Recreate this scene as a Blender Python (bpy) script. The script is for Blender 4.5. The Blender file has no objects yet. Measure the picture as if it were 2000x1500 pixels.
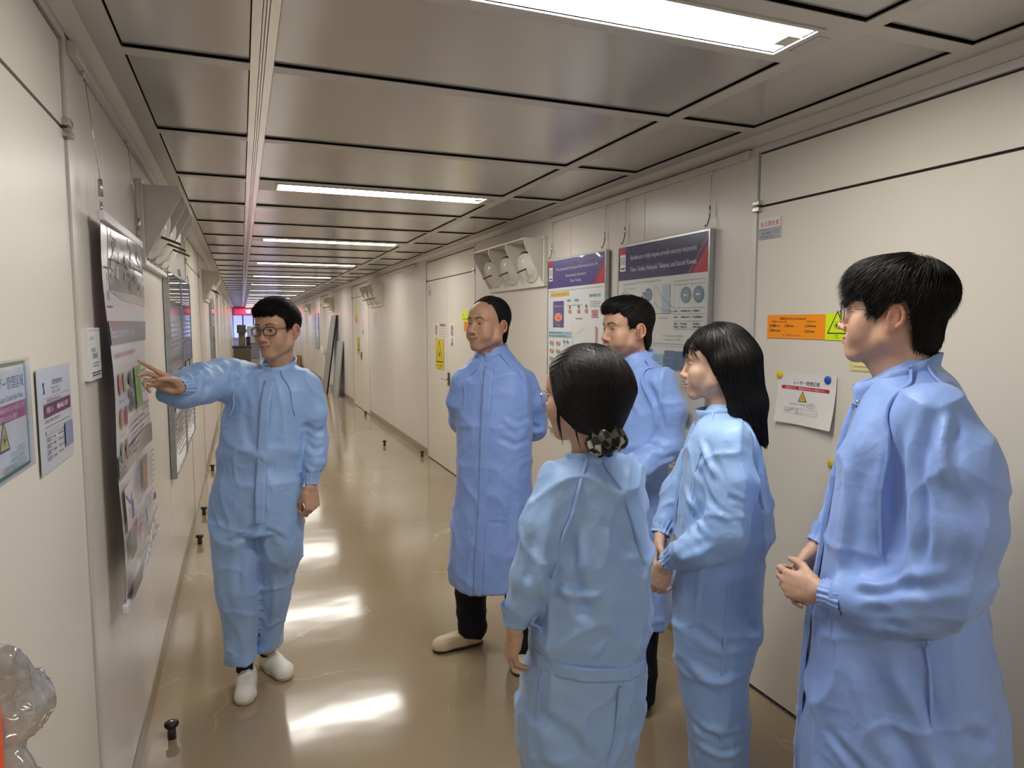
import bpy, bmesh, math, random
import numpy as np
from mathutils import Vector, Matrix

# ---------------------------------------------------------------- camera, world, exposure
scn = bpy.context.scene
COL = scn.collection
YAW, PITCH = 0.37554, 0.08878
CAMH = 1.62
cam_d = bpy.data.cameras.new('camera')
cam_d.sensor_width = 36.0
cam_d.lens = 1336.5 * 36.0 / 2000.0
cam_d.clip_start = 0.05
cam_d.clip_end = 200
cam = bpy.data.objects.new('camera', cam_d)
COL.objects.link(cam)
cam.location = (0, 0, CAMH)
cam.rotation_euler = (math.pi / 2 - PITCH, 0.00025, -YAW)
scn.camera = cam
world = bpy.data.worlds.new('world')
scn.world = world
world.use_nodes = True
world.node_tree.nodes['Background'].inputs[0].default_value = (0.05, 0.05, 0.05, 1)
scn.view_settings.view_transform = 'Standard'
scn.view_settings.look = 'None'
scn.view_settings.exposure = 0.06
scn.view_settings.gamma = 1.0
scn.view_settings.use_curve_mapping = False
scn.cycles.use_denoising = True
scn.cycles.use_adaptive_sampling = True
scn.cycles.adaptive_threshold = 0.05
scn.cycles.max_bounces = 5
scn.cycles.diffuse_bounces = 4
scn.cycles.glossy_bounces = 3
scn.cycles.transmission_bounces = 3
scn.cycles.transparent_max_bounces = 6
scn.cycles.caustics_reflective = False
scn.cycles.caustics_refractive = False
LAMP_POWER = 38.5
LAMP_COLOR = (1.0, 0.965, 0.90)

# ---------------------------------------------------------------- materials
def _nt(name):
    m = bpy.data.materials.new(name)
    m.use_nodes = True
    nt = m.node_tree
    return m, nt, nt.nodes['Principled BSDF']

def srgb(c):
    if isinstance(c, str):
        c = c.lstrip('#')
        c = tuple(int(c[i:i + 2], 16) / 255 for i in (0, 2, 4))
    return tuple(x / 12.92 if x <= 0.04045 else ((x + 0.055) / 1.055) ** 2.4 for x in c)

_mc = {}
def flat(c, rough=0.5, metal=0.0, spec=0.5):
    """plain painted or printed surface with a little tonal grain"""
    k = (c, rough, metal, spec)
    if k in _mc:
        return _mc[k]
    m, nt, b = _nt('paint_' + (c if isinstance(c, str) else 'mix').strip('#'))
    col = srgb(c)
    n = nt.nodes.new('ShaderNodeTexNoise'); n.inputs['Scale'].default_value = 60
    mix = nt.nodes.new('ShaderNodeMixRGB'); mix.blend_type = 'MULTIPLY'
    mix.inputs[0].default_value = 0.06
    mix.inputs[1].default_value = (*col, 1)
    nt.links.new(n.outputs['Fac'], mix.inputs[2])
    nt.links.new(mix.outputs[0], b.inputs['Base Color'])
    b.inputs['Roughness'].default_value = rough
    b.inputs['Metallic'].default_value = metal
    b.inputs['Specular IOR Level'].default_value = spec
    _mc[k] = m
    return m

def noisy(name, c1, c2, scale, rough=(0.4, 0.5), metal=0.0, spec=0.5, bump=0.0, bscale=None, stretch=(1, 1, 1), detail=4, coat=0.0):
    """two-tone noise paint with roughness variation and optional bump"""
    m, nt, b = _nt(name)
    tc = nt.nodes.new('ShaderNodeTexCoord')
    mp = nt.nodes.new('ShaderNodeMapping'); mp.inputs['Scale'].default_value = stretch
    nt.links.new(tc.outputs['Object'], mp.inputs[0])
    n = nt.nodes.new('ShaderNodeTexNoise')
    n.inputs['Scale'].default_value = scale; n.inputs['Detail'].default_value = detail
    nt.links.new(mp.outputs[0], n.inputs['Vector'])
    r = nt.nodes.new('ShaderNodeValToRGB')
    r.color_ramp.elements[0].color = (*srgb(c1), 1); r.color_ramp.elements[0].position = 0.3
    r.color_ramp.elements[1].color = (*srgb(c2), 1); r.color_ramp.elements[1].position = 0.7
    nt.links.new(n.outputs['Fac'], r.inputs[0])
    nt.links.new(r.outputs[0], b.inputs['Base Color'])
    mr = nt.nodes.new('ShaderNodeMapRange')
    mr.inputs[3].default_value, mr.inputs[4].default_value = rough
    nt.links.new(n.outputs['Fac'], mr.inputs[0]); nt.links.new(mr.outputs[0], b.inputs['Roughness'])
    b.inputs['Metallic'].default_value = metal
    b.inputs['Specular IOR Level'].default_value = spec
    b.inputs['Coat Weight'].default_value = coat
    if bump:
        n2 = nt.nodes.new('ShaderNodeTexNoise'); n2.inputs['Scale'].default_value = bscale or scale * 4
        n2.inputs['Detail'].default_value = 3
        nt.links.new(mp.outputs[0], n2.inputs['Vector'])
        bp = nt.nodes.new('ShaderNodeBump'); bp.inputs['Strength'].default_value = bump; bp.inputs['Distance'].default_value = 0.01
        nt.links.new(n2.outputs['Fac'], bp.inputs['Height']); nt.links.new(bp.outputs[0], b.inputs['Normal'])
    return m

def emis(name, c, s):
    m, nt, b = _nt(name)
    b.inputs['Base Color'].default_value = (*c, 1)
    b.inputs['Emission Color'].default_value = (*c, 1)
    b.inputs['Emission Strength'].default_value = s
    return m

def attr_mat(name, rough=0.5, spec=0.4, bump=0.0, bscale=400, sss=0.0, sheen=0.0, stretch=(1, 1, 1), tint=None):
    m, nt, b = _nt(name)
    a = nt.nodes.new('ShaderNodeAttribute'); a.attribute_name = 'tone'
    src = a.outputs['Color']
    nt.links.new(src, b.inputs['Base Color'])
    b.inputs['Roughness'].default_value = rough
    b.inputs['Specular IOR Level'].default_value = spec
    if sss:
        b.inputs['Subsurface Weight'].default_value = sss
        b.inputs['Subsurface Radius'].default_value = (0.010, 0.004, 0.002)
        b.inputs['Subsurface Scale'].default_value = 0.6
    if sheen:
        b.inputs['Sheen Weight'].default_value = sheen
    if bump:
        tc = nt.nodes.new('ShaderNodeTexCoord')
        mp = nt.nodes.new('ShaderNodeMapping'); mp.inputs['Scale'].default_value = stretch
        nt.links.new(tc.outputs['Object'], mp.inputs[0])
        n2 = nt.nodes.new('ShaderNodeTexNoise'); n2.inputs['Scale'].default_value = bscale; n2.inputs['Detail'].default_value = 2
        nt.links.new(mp.outputs[0], n2.inputs['Vector'])
        bp = nt.nodes.new('ShaderNodeBump'); bp.inputs['Strength'].default_value = bump; bp.inputs['Distance'].default_value = 0.004
        nt.links.new(n2.outputs['Fac'], bp.inputs['Height']); nt.links.new(bp.outputs[0], b.inputs['Normal'])
    return m

# ---------------------------------------------------------------- object helpers
def link(name, me, parent=None, mats=(), loc=None, rot=None):
    o = bpy.data.objects.new(name, me)
    COL.objects.link(o)
    if me is not None:
        for m in mats:
            me.materials.append(m)
    if parent is not None:
        o.parent = parent
    if loc is not None:
        o.location = loc
    if rot is not None:
        o.rotation_euler = rot
    return o

def tag(o, label=None, cat=None, group=None, kind=None):
    if label: o['label'] = label
    if cat: o['category'] = cat
    if group: o['group'] = group
    if kind: o['kind'] = kind
    return o

def empty(name, loc=(0, 0, 0), rot=(0, 0, 0)):
    o = bpy.data.objects.new(name, None)
    o.empty_display_size = 0.1
    COL.objects.link(o); o.location = loc; o.rotation_euler = rot
    return o

class MB:
    """collects faces into one mesh, each face with a material slot"""
    def __init__(s):
        s.v = []; s.f = []; s.mi = []; s.mats = []; s.sm = []
    def slot(s, m):
        if m not in s.mats: s.mats.append(m)
        return s.mats.index(m)
    def add(s, vs, fs, m, smooth=False):
        b = len(s.v); k = s.slot(m)
        s.v.extend([tuple(float(x) for x in v) for v in vs])
        for f in fs:
            s.f.append(tuple(b + int(i) for i in f)); s.mi.append(k); s.sm.append(smooth)
        return s
    def box(s, lo, hi, m, bev=0.0):
        x0, y0, z0 = lo; x1, y1, z1 = hi
        if bev <= 0:
            vs = [(x0, y0, z0), (x1, y0, z0), (x1, y1, z0), (x0, y1, z0), (x0, y0, z1), (x1, y0, z1), (x1, y1, z1), (x0, y1, z1)]
            fs = [(0, 3, 2, 1), (4, 5, 6, 7), (0, 1, 5, 4), (1, 2, 6, 5), (2, 3, 7, 6), (3, 0, 4, 7)]
            return s.add(vs, fs, m)
        bm = bmesh.new(); bmesh.ops.create_cube(bm, size=1)
        bmesh.ops.scale(bm, vec=(x1 - x0, y1 - y0, z1 - z0), verts=bm.verts)
        bmesh.ops.translate(bm, vec=((x0 + x1) / 2, (y0 + y1) / 2, (z0 + z1) / 2), verts=bm.verts)
        bmesh.ops.bevel(bm, geom=bm.edges[:], offset=bev, segments=2, affect='EDGES', profile=0.5)
        return s.bm(bm, m)
    def bm(s, bm, m, smooth=False):
        bm.verts.index_update()
        s.add([v.co[:] for v in bm.verts], [[v.index for v in f.verts] for f in bm.faces], m, smooth)
        bm.free(); return s
    def tube(s, pts, r, m, n=8, caps=True, closed=False):
        pts = [Vector(p) for p in pts]
        rs = r if isinstance(r, (list, tuple)) else [r] * len(pts)
        vs = []; fs = []; prev = None; N = len(pts)
        for i, p in enumerate(pts):
            if closed: t = pts[(i + 1) % N] - pts[i - 1]
            else: t = pts[min(i + 1, N - 1)] - pts[max(i - 1, 0)]
            t.normalize()
            if prev is None:
                a = Vector((0, 0, 1)) if abs(t.z) < 0.9 else Vector((1, 0, 0))
                u = t.cross(a).normalized()
            else:
                u = (prev - t * prev.dot(t)).normalized()
            prev = u; w = t.cross(u)
            for k in range(n):
                an = 2 * math.pi * k / n
                vs.append(p + (u * math.cos(an) + w * math.sin(an)) * rs[i])
        rng = N if closed else N - 1
        for i in range(rng):
            j = (i + 1) % N
            for k in range(n):
                k2 = (k + 1) % n
                fs.append((i * n + k, i * n + k2, j * n + k2, j * n + k))
        if caps and not closed:
            fs.append(tuple(range(n))[::-1]); fs.append(tuple((N - 1) * n + k for k in range(n)))
        return s.add(vs, fs, m, True)
    def lathe(s, prof, m, n=24, mat4=None):
        """prof: list of (r,z); closed on the axis at both ends when r==0"""
        vs = []; fs = []; rings = []
        for r, z in prof:
            if r < 1e-6:
                rings.append([len(vs)]); vs.append(Vector((0, 0, z)))
            else:
                rings.append(list(range(len(vs), len(vs) + n)))
                for k in range(n):
                    a = 2 * math.pi * k / n; vs.append(Vector((r * math.cos(a), r * math.sin(a), z)))
        for A, B in zip(rings, rings[1:]):
            for k in range(n):
                k2 = (k + 1) % n
                if len(A) == 1 and len(B) == 1: continue
                if len(A) == 1: fs.append((A[0], B[k2], B[k]))
                elif len(B) == 1: fs.append((A[k], A[k2], B[0]))
                else: fs.append((A[k], A[k2], B[k2], B[k]))
        if mat4 is not None: vs = [mat4 @ v for v in vs]
        return s.add(vs, fs, m, True)
    def mesh(s, name='mesh'):
        me = bpy.data.meshes.new(name)
        me.from_pydata(s.v, [], s.f)
        for m in s.mats: me.materials.append(m)
        me.polygons.foreach_set('material_index', s.mi)
        me.polygons.foreach_set('use_smooth', s.sm)
        me.update()
        return me
    def build(s, name, parent=None, loc=None, rot=None):
        return link(name, s.mesh(name), parent, (), loc, rot)
# ---------------------------------------------------------------- clay modelling: distance fields turned into meshes
F32 = np.float32
def vec(*a): return np.array(a, dtype=float)
def nrm(v):
    v = np.asarray(v, float); return v / (np.linalg.norm(v) + 1e-12)
def smin(a, b, k):
    if k <= 0: return np.minimum(a, b)
    h = np.clip(0.5 + 0.5 * (b - a) / k, 0, 1)
    return b + (a - b) * h - k * h * (1 - h)
def smax(a, b, k): return -smin(-a, -b, k)
def sstep(x, a, b):
    t = np.clip((x - a) / (b - a), 0, 1); return t * t * (3 - 2 * t)

def _hash(i, j, k, seed):
    n = (i * 374761393 + j * 668265263 + k * 2147483647 + seed * 1274126177) & 0x7fffffff
    n = ((n ^ (n >> 13)) * 1274126177) & 0x7fffffff
    n = n ^ (n >> 16)
    return (n & 0xffff) / 65535.0
def vnoise(P, seed=0):
    I = np.floor(P).astype(np.int64); f = P - I; u = f * f * f * (f * (f * 6 - 15) + 10)
    r = 0
    for a in (0, 1):
        for b in (0, 1):
            for c in (0, 1):
                w = (u[:, 0] if a else 1 - u[:, 0]) * (u[:, 1] if b else 1 - u[:, 1]) * (u[:, 2] if c else 1 - u[:, 2])
                r = r + w * _hash(I[:, 0] + a, I[:, 1] + b, I[:, 2] + c, seed)
    return r * 2 - 1
def fbm(P, seed=0, o=3):
    r = 0; a = 1.0; q = P
    for i in range(o):
        r = r + a * vnoise(q, seed + i * 17); q = q * 2.03 + 5.1; a *= 0.5
    return r
def ridge(P, seed=0):
    """sharp crests between soft hollows, as in creased cloth; mean about 0"""
    return 0.55 - 1.6 * np.abs(vnoise(P, seed))

def facet(P, seed=0):
    """creased planes: like vnoise without the rounding, on a turned lattice"""
    R = np.array([[0.36, 0.48, -0.8], [-0.8, 0.6, 0.0], [0.48, 0.64, 0.6]])
    P = P @ R.T
    I = np.floor(P).astype(np.int64); f = P - I; r = 0
    for a in (0, 1):
        for b in (0, 1):
            for c in (0, 1):
                w = (f[:, 0] if a else 1 - f[:, 0]) * (f[:, 1] if b else 1 - f[:, 1]) * (f[:, 2] if c else 1 - f[:, 2])
                r = r + w * _hash(I[:, 0] + a, I[:, 1] + b, I[:, 2] + c, seed)
    return r * 2 - 1
def crest(P, seed=0, p=3):
    """narrow raised fold lines on calm cloth"""
    return (1 - np.abs(vnoise(P, seed))) ** p * 1.35 - 0.5

class Field:
    def __init__(s, lo, hi, h):
        s.lo = np.array(lo, float); s.h = h
        n = np.ceil((np.array(hi, float) - s.lo) / h).astype(int) + 1
        s.n = n
        s.ax = [(s.lo[i] + h * np.arange(n[i])).astype(F32) for i in range(3)]
        s.F = np.full(n, 0.5, F32)
    def _apply(s, fn, lo, hi, k, op):
        pad = max(k, 0.0) * 1.2 + 2.5 * s.h + (0.01 if op == 'u' else 0)
        sl = []
        for i in range(3):
            a = int(np.floor((lo[i] - pad - s.lo[i]) / s.h)); b = int(np.ceil((hi[i] + pad - s.lo[i]) / s.h)) + 1
            a = max(a, 0); b = min(b, s.n[i])
            if b <= a: return s
            sl.append(slice(a, b))
        X = s.ax[0][sl[0]][:, None, None]; Y = s.ax[1][sl[1]][None, :, None]; Z = s.ax[2][sl[2]][None, None, :]
        d = fn(X, Y, Z).astype(F32); sl = tuple(sl)
        if op == 'u': s.F[sl] = smin(s.F[sl], d, k)
        elif op == 's': s.F[sl] = smax(s.F[sl], -d, k)
        elif op == 'i': s.F[sl] = smax(s.F[sl], d, k)
        return s
    def cone(s, p0, p1, r0, r1=None, k=0.01, op='u'):
        p0 = np.asarray(p0, float); p1 = np.asarray(p1, float); r1 = r0 if r1 is None else r1
        d = p1 - p0; L2 = float(d @ d) + 1e-12; R = max(r0, r1)
        def fn(X, Y, Z):
            t = np.clip(((X - p0[0]) * d[0] + (Y - p0[1]) * d[1] + (Z - p0[2]) * d[2]) / L2, 0, 1)
            return np.sqrt((X - p0[0] - t * d[0]) ** 2 + (Y - p0[1] - t * d[1]) ** 2 + (Z - p0[2] - t * d[2]) ** 2) - (r0 + t * (r1 - r0))
        return s._apply(fn, np.minimum(p0, p1) - R, np.maximum(p0, p1) + R, k, op)
    def path(s, pts, rs, k=0.01, op='u'):
        for i in range(len(pts) - 1): s.cone(pts[i], pts[i + 1], rs[i], rs[i + 1], k, op)
        return s
    def ell(s, c, r, M=None, k=0.01, op='u'):
        c = np.asarray(c, float); r = np.asarray(r, float); M = np.eye(3) if M is None else M   # columns of M: local axes
        ext = np.sqrt(((M * r) ** 2).sum(1))
        def fn(X, Y, Z):
            x, y, z = X - c[0], Y - c[1], Z - c[2]
            q = [(x * M[0, i] + y * M[1, i] + z * M[2, i]) for i in range(3)]
            k0 = np.sqrt(sum((q[i] / r[i]) ** 2 for i in range(3))); k1 = np.sqrt(sum((q[i] / r[i] ** 2) ** 2 for i in range(3))) + 1e-9
            return k0 * (k0 - 1) / k1
        return s._apply(fn, c - ext, c + ext, k, op)
    def loft(s, secs, k=0.02, op='u', n=2.3):
        """secs: rows (z, cx, cy, rx, ry, turn degrees), any order; superelliptic sections along z"""
        S = np.array(sorted([tuple(q) + (0,) * (6 - len(q)) for q in secs]), float)
        zz = np.linspace(S[0, 0], S[-1, 0], 160)
        C = [catmull(S[:, 0], S[:, i], zz) for i in range(1, 6)]
        def fn(X, Y, Z):
            z = Z.ravel(); cx, cy, rx, ry, tn = [np.interp(z, zz, c)[None, None, :] for c in C]
            a = np.radians(tn); ca, sa = np.cos(a), np.sin(a)
            x = X - cx; y = Y - cy
            u = x * ca + y * sa; w = -x * sa + y * ca
            L = (np.abs(u / rx) ** n + np.abs(w / ry) ** n) ** (1 / n) + 1e-6
            d = np.sqrt(u * u + w * w) * (1 - 1 / L)
            d = np.where(L < 0.05, -np.minimum(rx, ry), d)
            ez = np.maximum(S[0, 0] - Z, Z - S[-1, 0])
            return np.maximum(d, ez)
        R = max(S[:, 3].max(), S[:, 4].max())
        lo = vec(S[:, 1].min() - R, S[:, 2].min() - R, S[0, 0]); hi = vec(S[:, 1].max() + R, S[:, 2].max() + R, S[-1, 0])
        return s._apply(fn, lo, hi, k, op)
    def cut(s, fn, k=0.004):
        """intersect with fn(X,Y,Z) <= 0"""
        return s._apply(fn, s.lo, s.lo + s.h * s.n, k, 'i')
    def sample(s, P):
        q = (np.asarray(P, float) - s.lo) / s.h
        q = np.clip(q, 0, s.n - 1.001); I = q.astype(int); f = q - I; r = 0
        for a in (0, 1):
            for b in (0, 1):
                for c in (0, 1):
                    w = (f[:, 0] if a else 1 - f[:, 0]) * (f[:, 1] if b else 1 - f[:, 1]) * (f[:, 2] if c else 1 - f[:, 2])
                    r = r + w * s.F[I[:, 0] + a, I[:, 1] + b, I[:, 2] + c]
        return r
    def grad(s, P):
        e = s.h; g = np.stack([s.sample(P + np.eye(3)[i] * e) - s.sample(P - np.eye(3)[i] * e) for i in range(3)], 1)
        return g / (np.linalg.norm(g, axis=1)[:, None] + 1e-9)
    def project(s, P, off=0.0, it=4):
        P = np.array(P, float)
        for _ in range(it): P = P - s.grad(P) * (s.sample(P) - off)[:, None]
        return P
    def nets(s, relax=2):
        F = s.F; n = F.shape
        B = F < 0
        c = np.zeros(tuple(k - 1 for k in n), np.int8)
        for a in (0, 1):
            for b in (0, 1):
                for d in (0, 1): c += B[a:n[0] - 1 + a, b:n[1] - 1 + b, d:n[2] - 1 + d]
        idx = np.argwhere((c > 0) & (c < 8))
        I, J, K = idx.T
        corner = {(a, b, d): F[I + a, J + b, K + d] for a in (0, 1) for b in (0, 1) for d in (0, 1)}
        acc = np.zeros((len(I), 3)); cnt = np.zeros(len(I))
        keys = list(corner)
        for p in keys:
            for ax in range(3):
                if p[ax] == 0:
                    q = tuple(p[i] + (1 if i == ax else 0) for i in range(3))
                    fa, fb = corner[p], corner[q]; m = (fa < 0) != (fb < 0)
                    t = np.where(m, fa / np.where(m, fa - fb, 1), 0)
                    pos = np.array(p, float)[None, :].repeat(len(I), 0); pos[:, ax] += t
                    acc += pos * m[:, None]; cnt += m
        V = (idx + acc / cnt[:, None]) * s.h + s.lo
        vid = np.full(c.shape, -1, np.int32); vid[I, J, K] = np.arange(len(I))
        quads = []
        for ax in range(3):
            o = [i for i in range(3) if i != ax]
            A = np.take(B, range(0, n[ax] - 1), ax); C = np.take(B, range(1, n[ax]), ax)
            e = np.argwhere(A != C)
            ok = np.all([(e[:, i] > 0) & (e[:, i] < n[i] - 1) for i in o], axis=0); e = e[ok]
            sgn = A[e[:, 0], e[:, 1], e[:, 2]]
            def cell(d0, d1):
                q = e.copy(); q[:, o[0]] += d0; q[:, o[1]] += d1; return vid[q[:, 0], q[:, 1], q[:, 2]]
            Q = np.stack([cell(-1, -1), cell(0, -1), cell(0, 0), cell(-1, 0)], 1)
            flip = sgn if ax != 1 else ~sgn
            Q[~flip] = Q[~flip][:, ::-1]
            quads.append(Q)
        Q = np.concatenate(quads); Q = Q[(Q >= 0).all(1)]
        if relax: V = relax_verts(V, Q, relax)
        return V, Q

def catmull(x, y, xs):
    if len(x) < 3: return np.interp(xs, x, y)
    m = np.gradient(y, x)
    d = np.diff(y) / np.diff(x)                      # keep monotone stretches monotone
    for i in range(len(x)):
        l = d[max(i - 1, 0)]; r = d[min(i, len(d) - 1)]
        if l * r <= 0 and 0 < i < len(x) - 1: m[i] = 0
    i = np.clip(np.searchsorted(x, xs) - 1, 0, len(x) - 2)
    h = x[i + 1] - x[i]; t = np.clip((xs - x[i]) / h, 0, 1)
    return (2 * t**3 - 3 * t**2 + 1) * y[i] + (t**3 - 2 * t**2 + t) * h * m[i] + (-2 * t**3 + 3 * t**2) * y[i + 1] + (t**3 - t**2) * h * m[i + 1]

def relax_verts(V, Q, it, lam=0.5):
    E = np.concatenate([Q[:, [i, (i + 1) % 4]] for i in range(4)])
    n = len(V)
    deg = np.bincount(E[:, 0], minlength=n) + np.bincount(E[:, 1], minlength=n) + 1e-9
    for _ in range(it):
        S = np.stack([np.bincount(E[:, 0], V[E[:, 1], i], n) + np.bincount(E[:, 1], V[E[:, 0], i], n) for i in range(3)], 1)
        V = V + lam * (S / deg[:, None] - V)
    return V

def vnormals(V, Q):
    a = V[Q[:, 2]] - V[Q[:, 0]]; b = V[Q[:, 3]] - V[Q[:, 1]]; fn = np.cross(a, b)
    N = np.stack([sum(np.bincount(Q[:, k], fn[:, i], len(V)) for k in range(4)) for i in range(3)], 1)
    return N / (np.linalg.norm(N, axis=1)[:, None] + 1e-12)

def np_mesh(name, V, Q, tone=None, smooth=True):
    me = bpy.data.meshes.new(name)
    V = np.asarray(V, F32); Q = np.asarray(Q, np.int32)
    k = Q.shape[1]
    me.vertices.add(len(V)); me.vertices.foreach_set('co', V.ravel())
    me.loops.add(Q.size); me.loops.foreach_set('vertex_index', Q.ravel())
    me.polygons.add(len(Q)); me.polygons.foreach_set('loop_start', np.arange(0, Q.size, k, dtype=np.int32))
    me.polygons.foreach_set('loop_total', np.full(len(Q), k, np.int32))
    me.polygons.foreach_set('use_smooth', np.full(len(Q), smooth, bool))
    me.update(calc_edges=True); me.validate()
    if tone is not None:
        at = me.attributes.new('tone', 'FLOAT_COLOR', 'POINT')
        at.data.foreach_set('color', np.concatenate([tone, np.ones((len(tone), 1))], 1).astype(F32).ravel())
    return me

def join(parts):
    """[(V,Q,tone)] -> one"""
    Vs, Qs, Ts, b = [], [], [], 0
    for V, Q, T in parts:
        Vs.append(V); Qs.append(Q + b); Ts.append(T); b += len(V)
    return np.concatenate(Vs), np.concatenate(Qs), np.concatenate(Ts)
# ---------------------------------------------------------------- people: heads, hair, hands, cloth
def head_frame(th, nod=0.0, tilt=0.0):
    """columns f,l,u in the person's frame. th: 0 faces the viewer (-y), + turns towards -x; nod +: chin down; tilt +: head leans to -l"""
    a = math.radians(th)
    f = vec(-math.sin(a), -math.cos(a), 0); u = vec(0, 0, 1); l = np.cross(u, f)
    n = math.radians(nod); f, u = f * math.cos(n) - u * math.sin(n), u * math.cos(n) + f * math.sin(n)
    t = math.radians(tilt); l, u = l * math.cos(t) + u * math.sin(t), u * math.cos(t) - l * math.sin(t)
    return np.stack([f, l, u], 1)

class Head:
    def __init__(s, O, M, sc=1.0):
        s.O = np.asarray(O, float); s.M = M; s.sc = sc
    def p(s, f, l, u): return s.O + s.M @ (vec(f, l, u) * s.sc)
    def local(s, P): return ((np.asarray(P) - s.O) @ s.M) / s.sc
    def grid(s, fn):
        O, M, sc = s.O, s.M, s.sc
        def g(X, Y, Z):
            x, y, z = X - O[0], Y - O[1], Z - O[2]
            q = [(x * M[0, i] + y * M[1, i] + z * M[2, i]) / sc for i in range(3)]
            return fn(*q) * sc
        return g

def sculpt_head(F, H, male=True, jaw=1.0, smile=0.0, cheek=1.0, neck=0.054, brow=1.0, nose=1.0, neck_to=None, eye_open=1.0):
    sc = H.sc
    def E(c, r, k=0.012, op='u', rot=None):
        M = H.M if rot is None else H.M @ rot
        F.ell(H.p(*c), np.array(r) * sc, M, k * sc, op)
    def C(a, b, r0, r1=None, k=0.008, op='u'): F.cone(H.p(*a), H.p(*b), r0 * sc, (r0 if r1 is None else r1) * sc, k * sc, op)
    E((-0.012, 0, 0.036), (0.096, 0.075, 0.080))
    E((0.044, 0, 0.038), (0.046, 0.060, 0.052), 0.02)                 # forehead
    E((0.028, 0, -0.030), (0.058, 0.060, 0.078), 0.02)                # mid face
    for s in (-1, 1):
        C((0.002, s * 0.055 * jaw, -0.058), (0.066, s * 0.014, -0.100), 0.017, 0.014, 0.024)   # jaw
        C((-0.004, s * 0.060, -0.015), (0.002, s * 0.056 * jaw, -0.058), 0.014, 0.016, 0.02)
        E((0.056, s * 0.043, -0.026), (0.024, 0.021, 0.020 * cheek), 0.022)               # cheekbone
        E((0.058, s * 0.034, -0.052), (0.022, 0.022 * cheek, 0.024), 0.022)               # cheek
    E((0.070, 0, -0.098), (0.018, 0.024, 0.017), 0.016)               # chin
    E((0.074, 0, -0.068), (0.019, 0.030, 0.026), 0.018)               # muzzle
    for s in (-1, 1):
        E((0.100, s * 0.032, 0.001), (0.017, 0.021, 0.0135), 0.014, 's')                 # socket
        C((0.083, s * 0.010, 0.021), (0.071, s * 0.044, 0.022), 0.0085 * brow, 0.007 * brow, 0.014)
        E((0.0655, s * 0.0315, 0.001), (0.0150, 0.0165, 0.0135), 0.004)                  # eyeball under the lids
        lo = -0.0052 * eye_open
        C((0.079, s * 0.020, 0.0035), (0.0755, s * 0.043, 0.004), 0.0038, 0.0035, 0.004)  # upper lid roll
        C((0.0785, s * 0.021, lo - 0.004), (0.074, s * 0.042, lo - 0.003), 0.0030, 0.0028, 0.005)
    nb = nose
    C((0.083, 0, 0.010), (0.0995, 0, -0.028), 0.0070, 0.0085 * nb, 0.010)
    F.ell(H.p(0.1015, 0, -0.034), np.array((0.0115, 0.0115, 0.0095)) * sc * nb, H.M, 0.008 * sc, 'u')
    for s in (-1, 1):
        E((0.0915, s * 0.0135 * nb, -0.0385), (0.0105, 0.0070, 0.0078), 0.006)
        E((0.098, s * 0.0072, -0.0465), (0.0050, 0.0038, 0.0036), 0.003, 's')
    # lips: corners rise with the smile
    cz = -0.0665 + 0.006 * smile; cw = 0.0215 + 0.0035 * smile; cf = 0.0805 - 0.003 * smile
    for s in (-1, 1):
        C((0.0945, s * 0.004, -0.0615), (cf, s * cw, cz), 0.0042, 0.0022, 0.005)
        C((0.0925, s * 0.003, -0.0725), (cf, s * cw * 0.95, cz - 0.001), 0.0050, 0.0022, 0.005)
        C((0.1005, s * 0.001, -0.0665), (cf + 0.006, s * cw, cz), 0.0016, 0.0014, 0.0025, 's')
        if smile > 0: C((0.090, s * 0.016, -0.036), (0.080, s * 0.029, -0.060), 0.0022, 0.0018, 0.006, 's')
    # ears
    for s in (-1, 1):
        a = math.radians(24) * s
        rot = np.array([[math.cos(a), -math.sin(a), 0], [math.sin(a), math.cos(a), 0], [0, 0, 1.0]]) @ np.array([[math.cos(-.15), 0, math.sin(-.15)], [0, 1, 0], [-math.sin(-.15), 0, math.cos(-.15)]])
        ex, el = -0.014, 0.0725
        E((ex, s * (el + 0.004), -0.010), (0.0175, 0.0065, 0.0300), 0.006, 'u', rot)
        E((ex - 0.006, s * (el - 0.003), -0.006), (0.016, 0.011, 0.024), 0.006, 'u', rot)
        n = 9
        pts = [(ex - 0.001 + 0.0165 * math.cos(t), s * (el + 0.0075 - 0.30 * 0.0165 * math.cos(t)), -0.006 + 0.0255 * math.sin(t)) for t in np.linspace(math.radians(20), math.radians(250), n)]
        for a_, b_ in zip(pts, pts[1:]): C(a_, b_, 0.0040, 0.0040, 0.003)
        E((ex + 0.003, s * (el + 0.0155), -0.010), (0.0095, 0.0065, 0.0150), 0.004, 's', rot)
        E((ex + 0.005, s * (el + 0.004), -0.036), (0.0090, 0.0055, 0.0085), 0.006)
        E((ex + 0.012, s * (el + 0.004), -0.012), (0.0045, 0.0045, 0.0065), 0.004)
    # neck
    nk = neck
    base = H.p(-0.035, 0, -0.20) if neck_to is None else np.asarray(neck_to, float)
    F.cone(H.p(-0.018, 0, -0.045), base, nk * 0.96 * sc, nk * 1.05 * sc, 0.030 * sc)
    if male: F.cone(H.p(0.018, 0, -0.118), base + (H.M @ vec(0.03, 0, 0)) * sc, 0.020 * sc, 0.024 * sc, 0.03 * sc)

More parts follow.
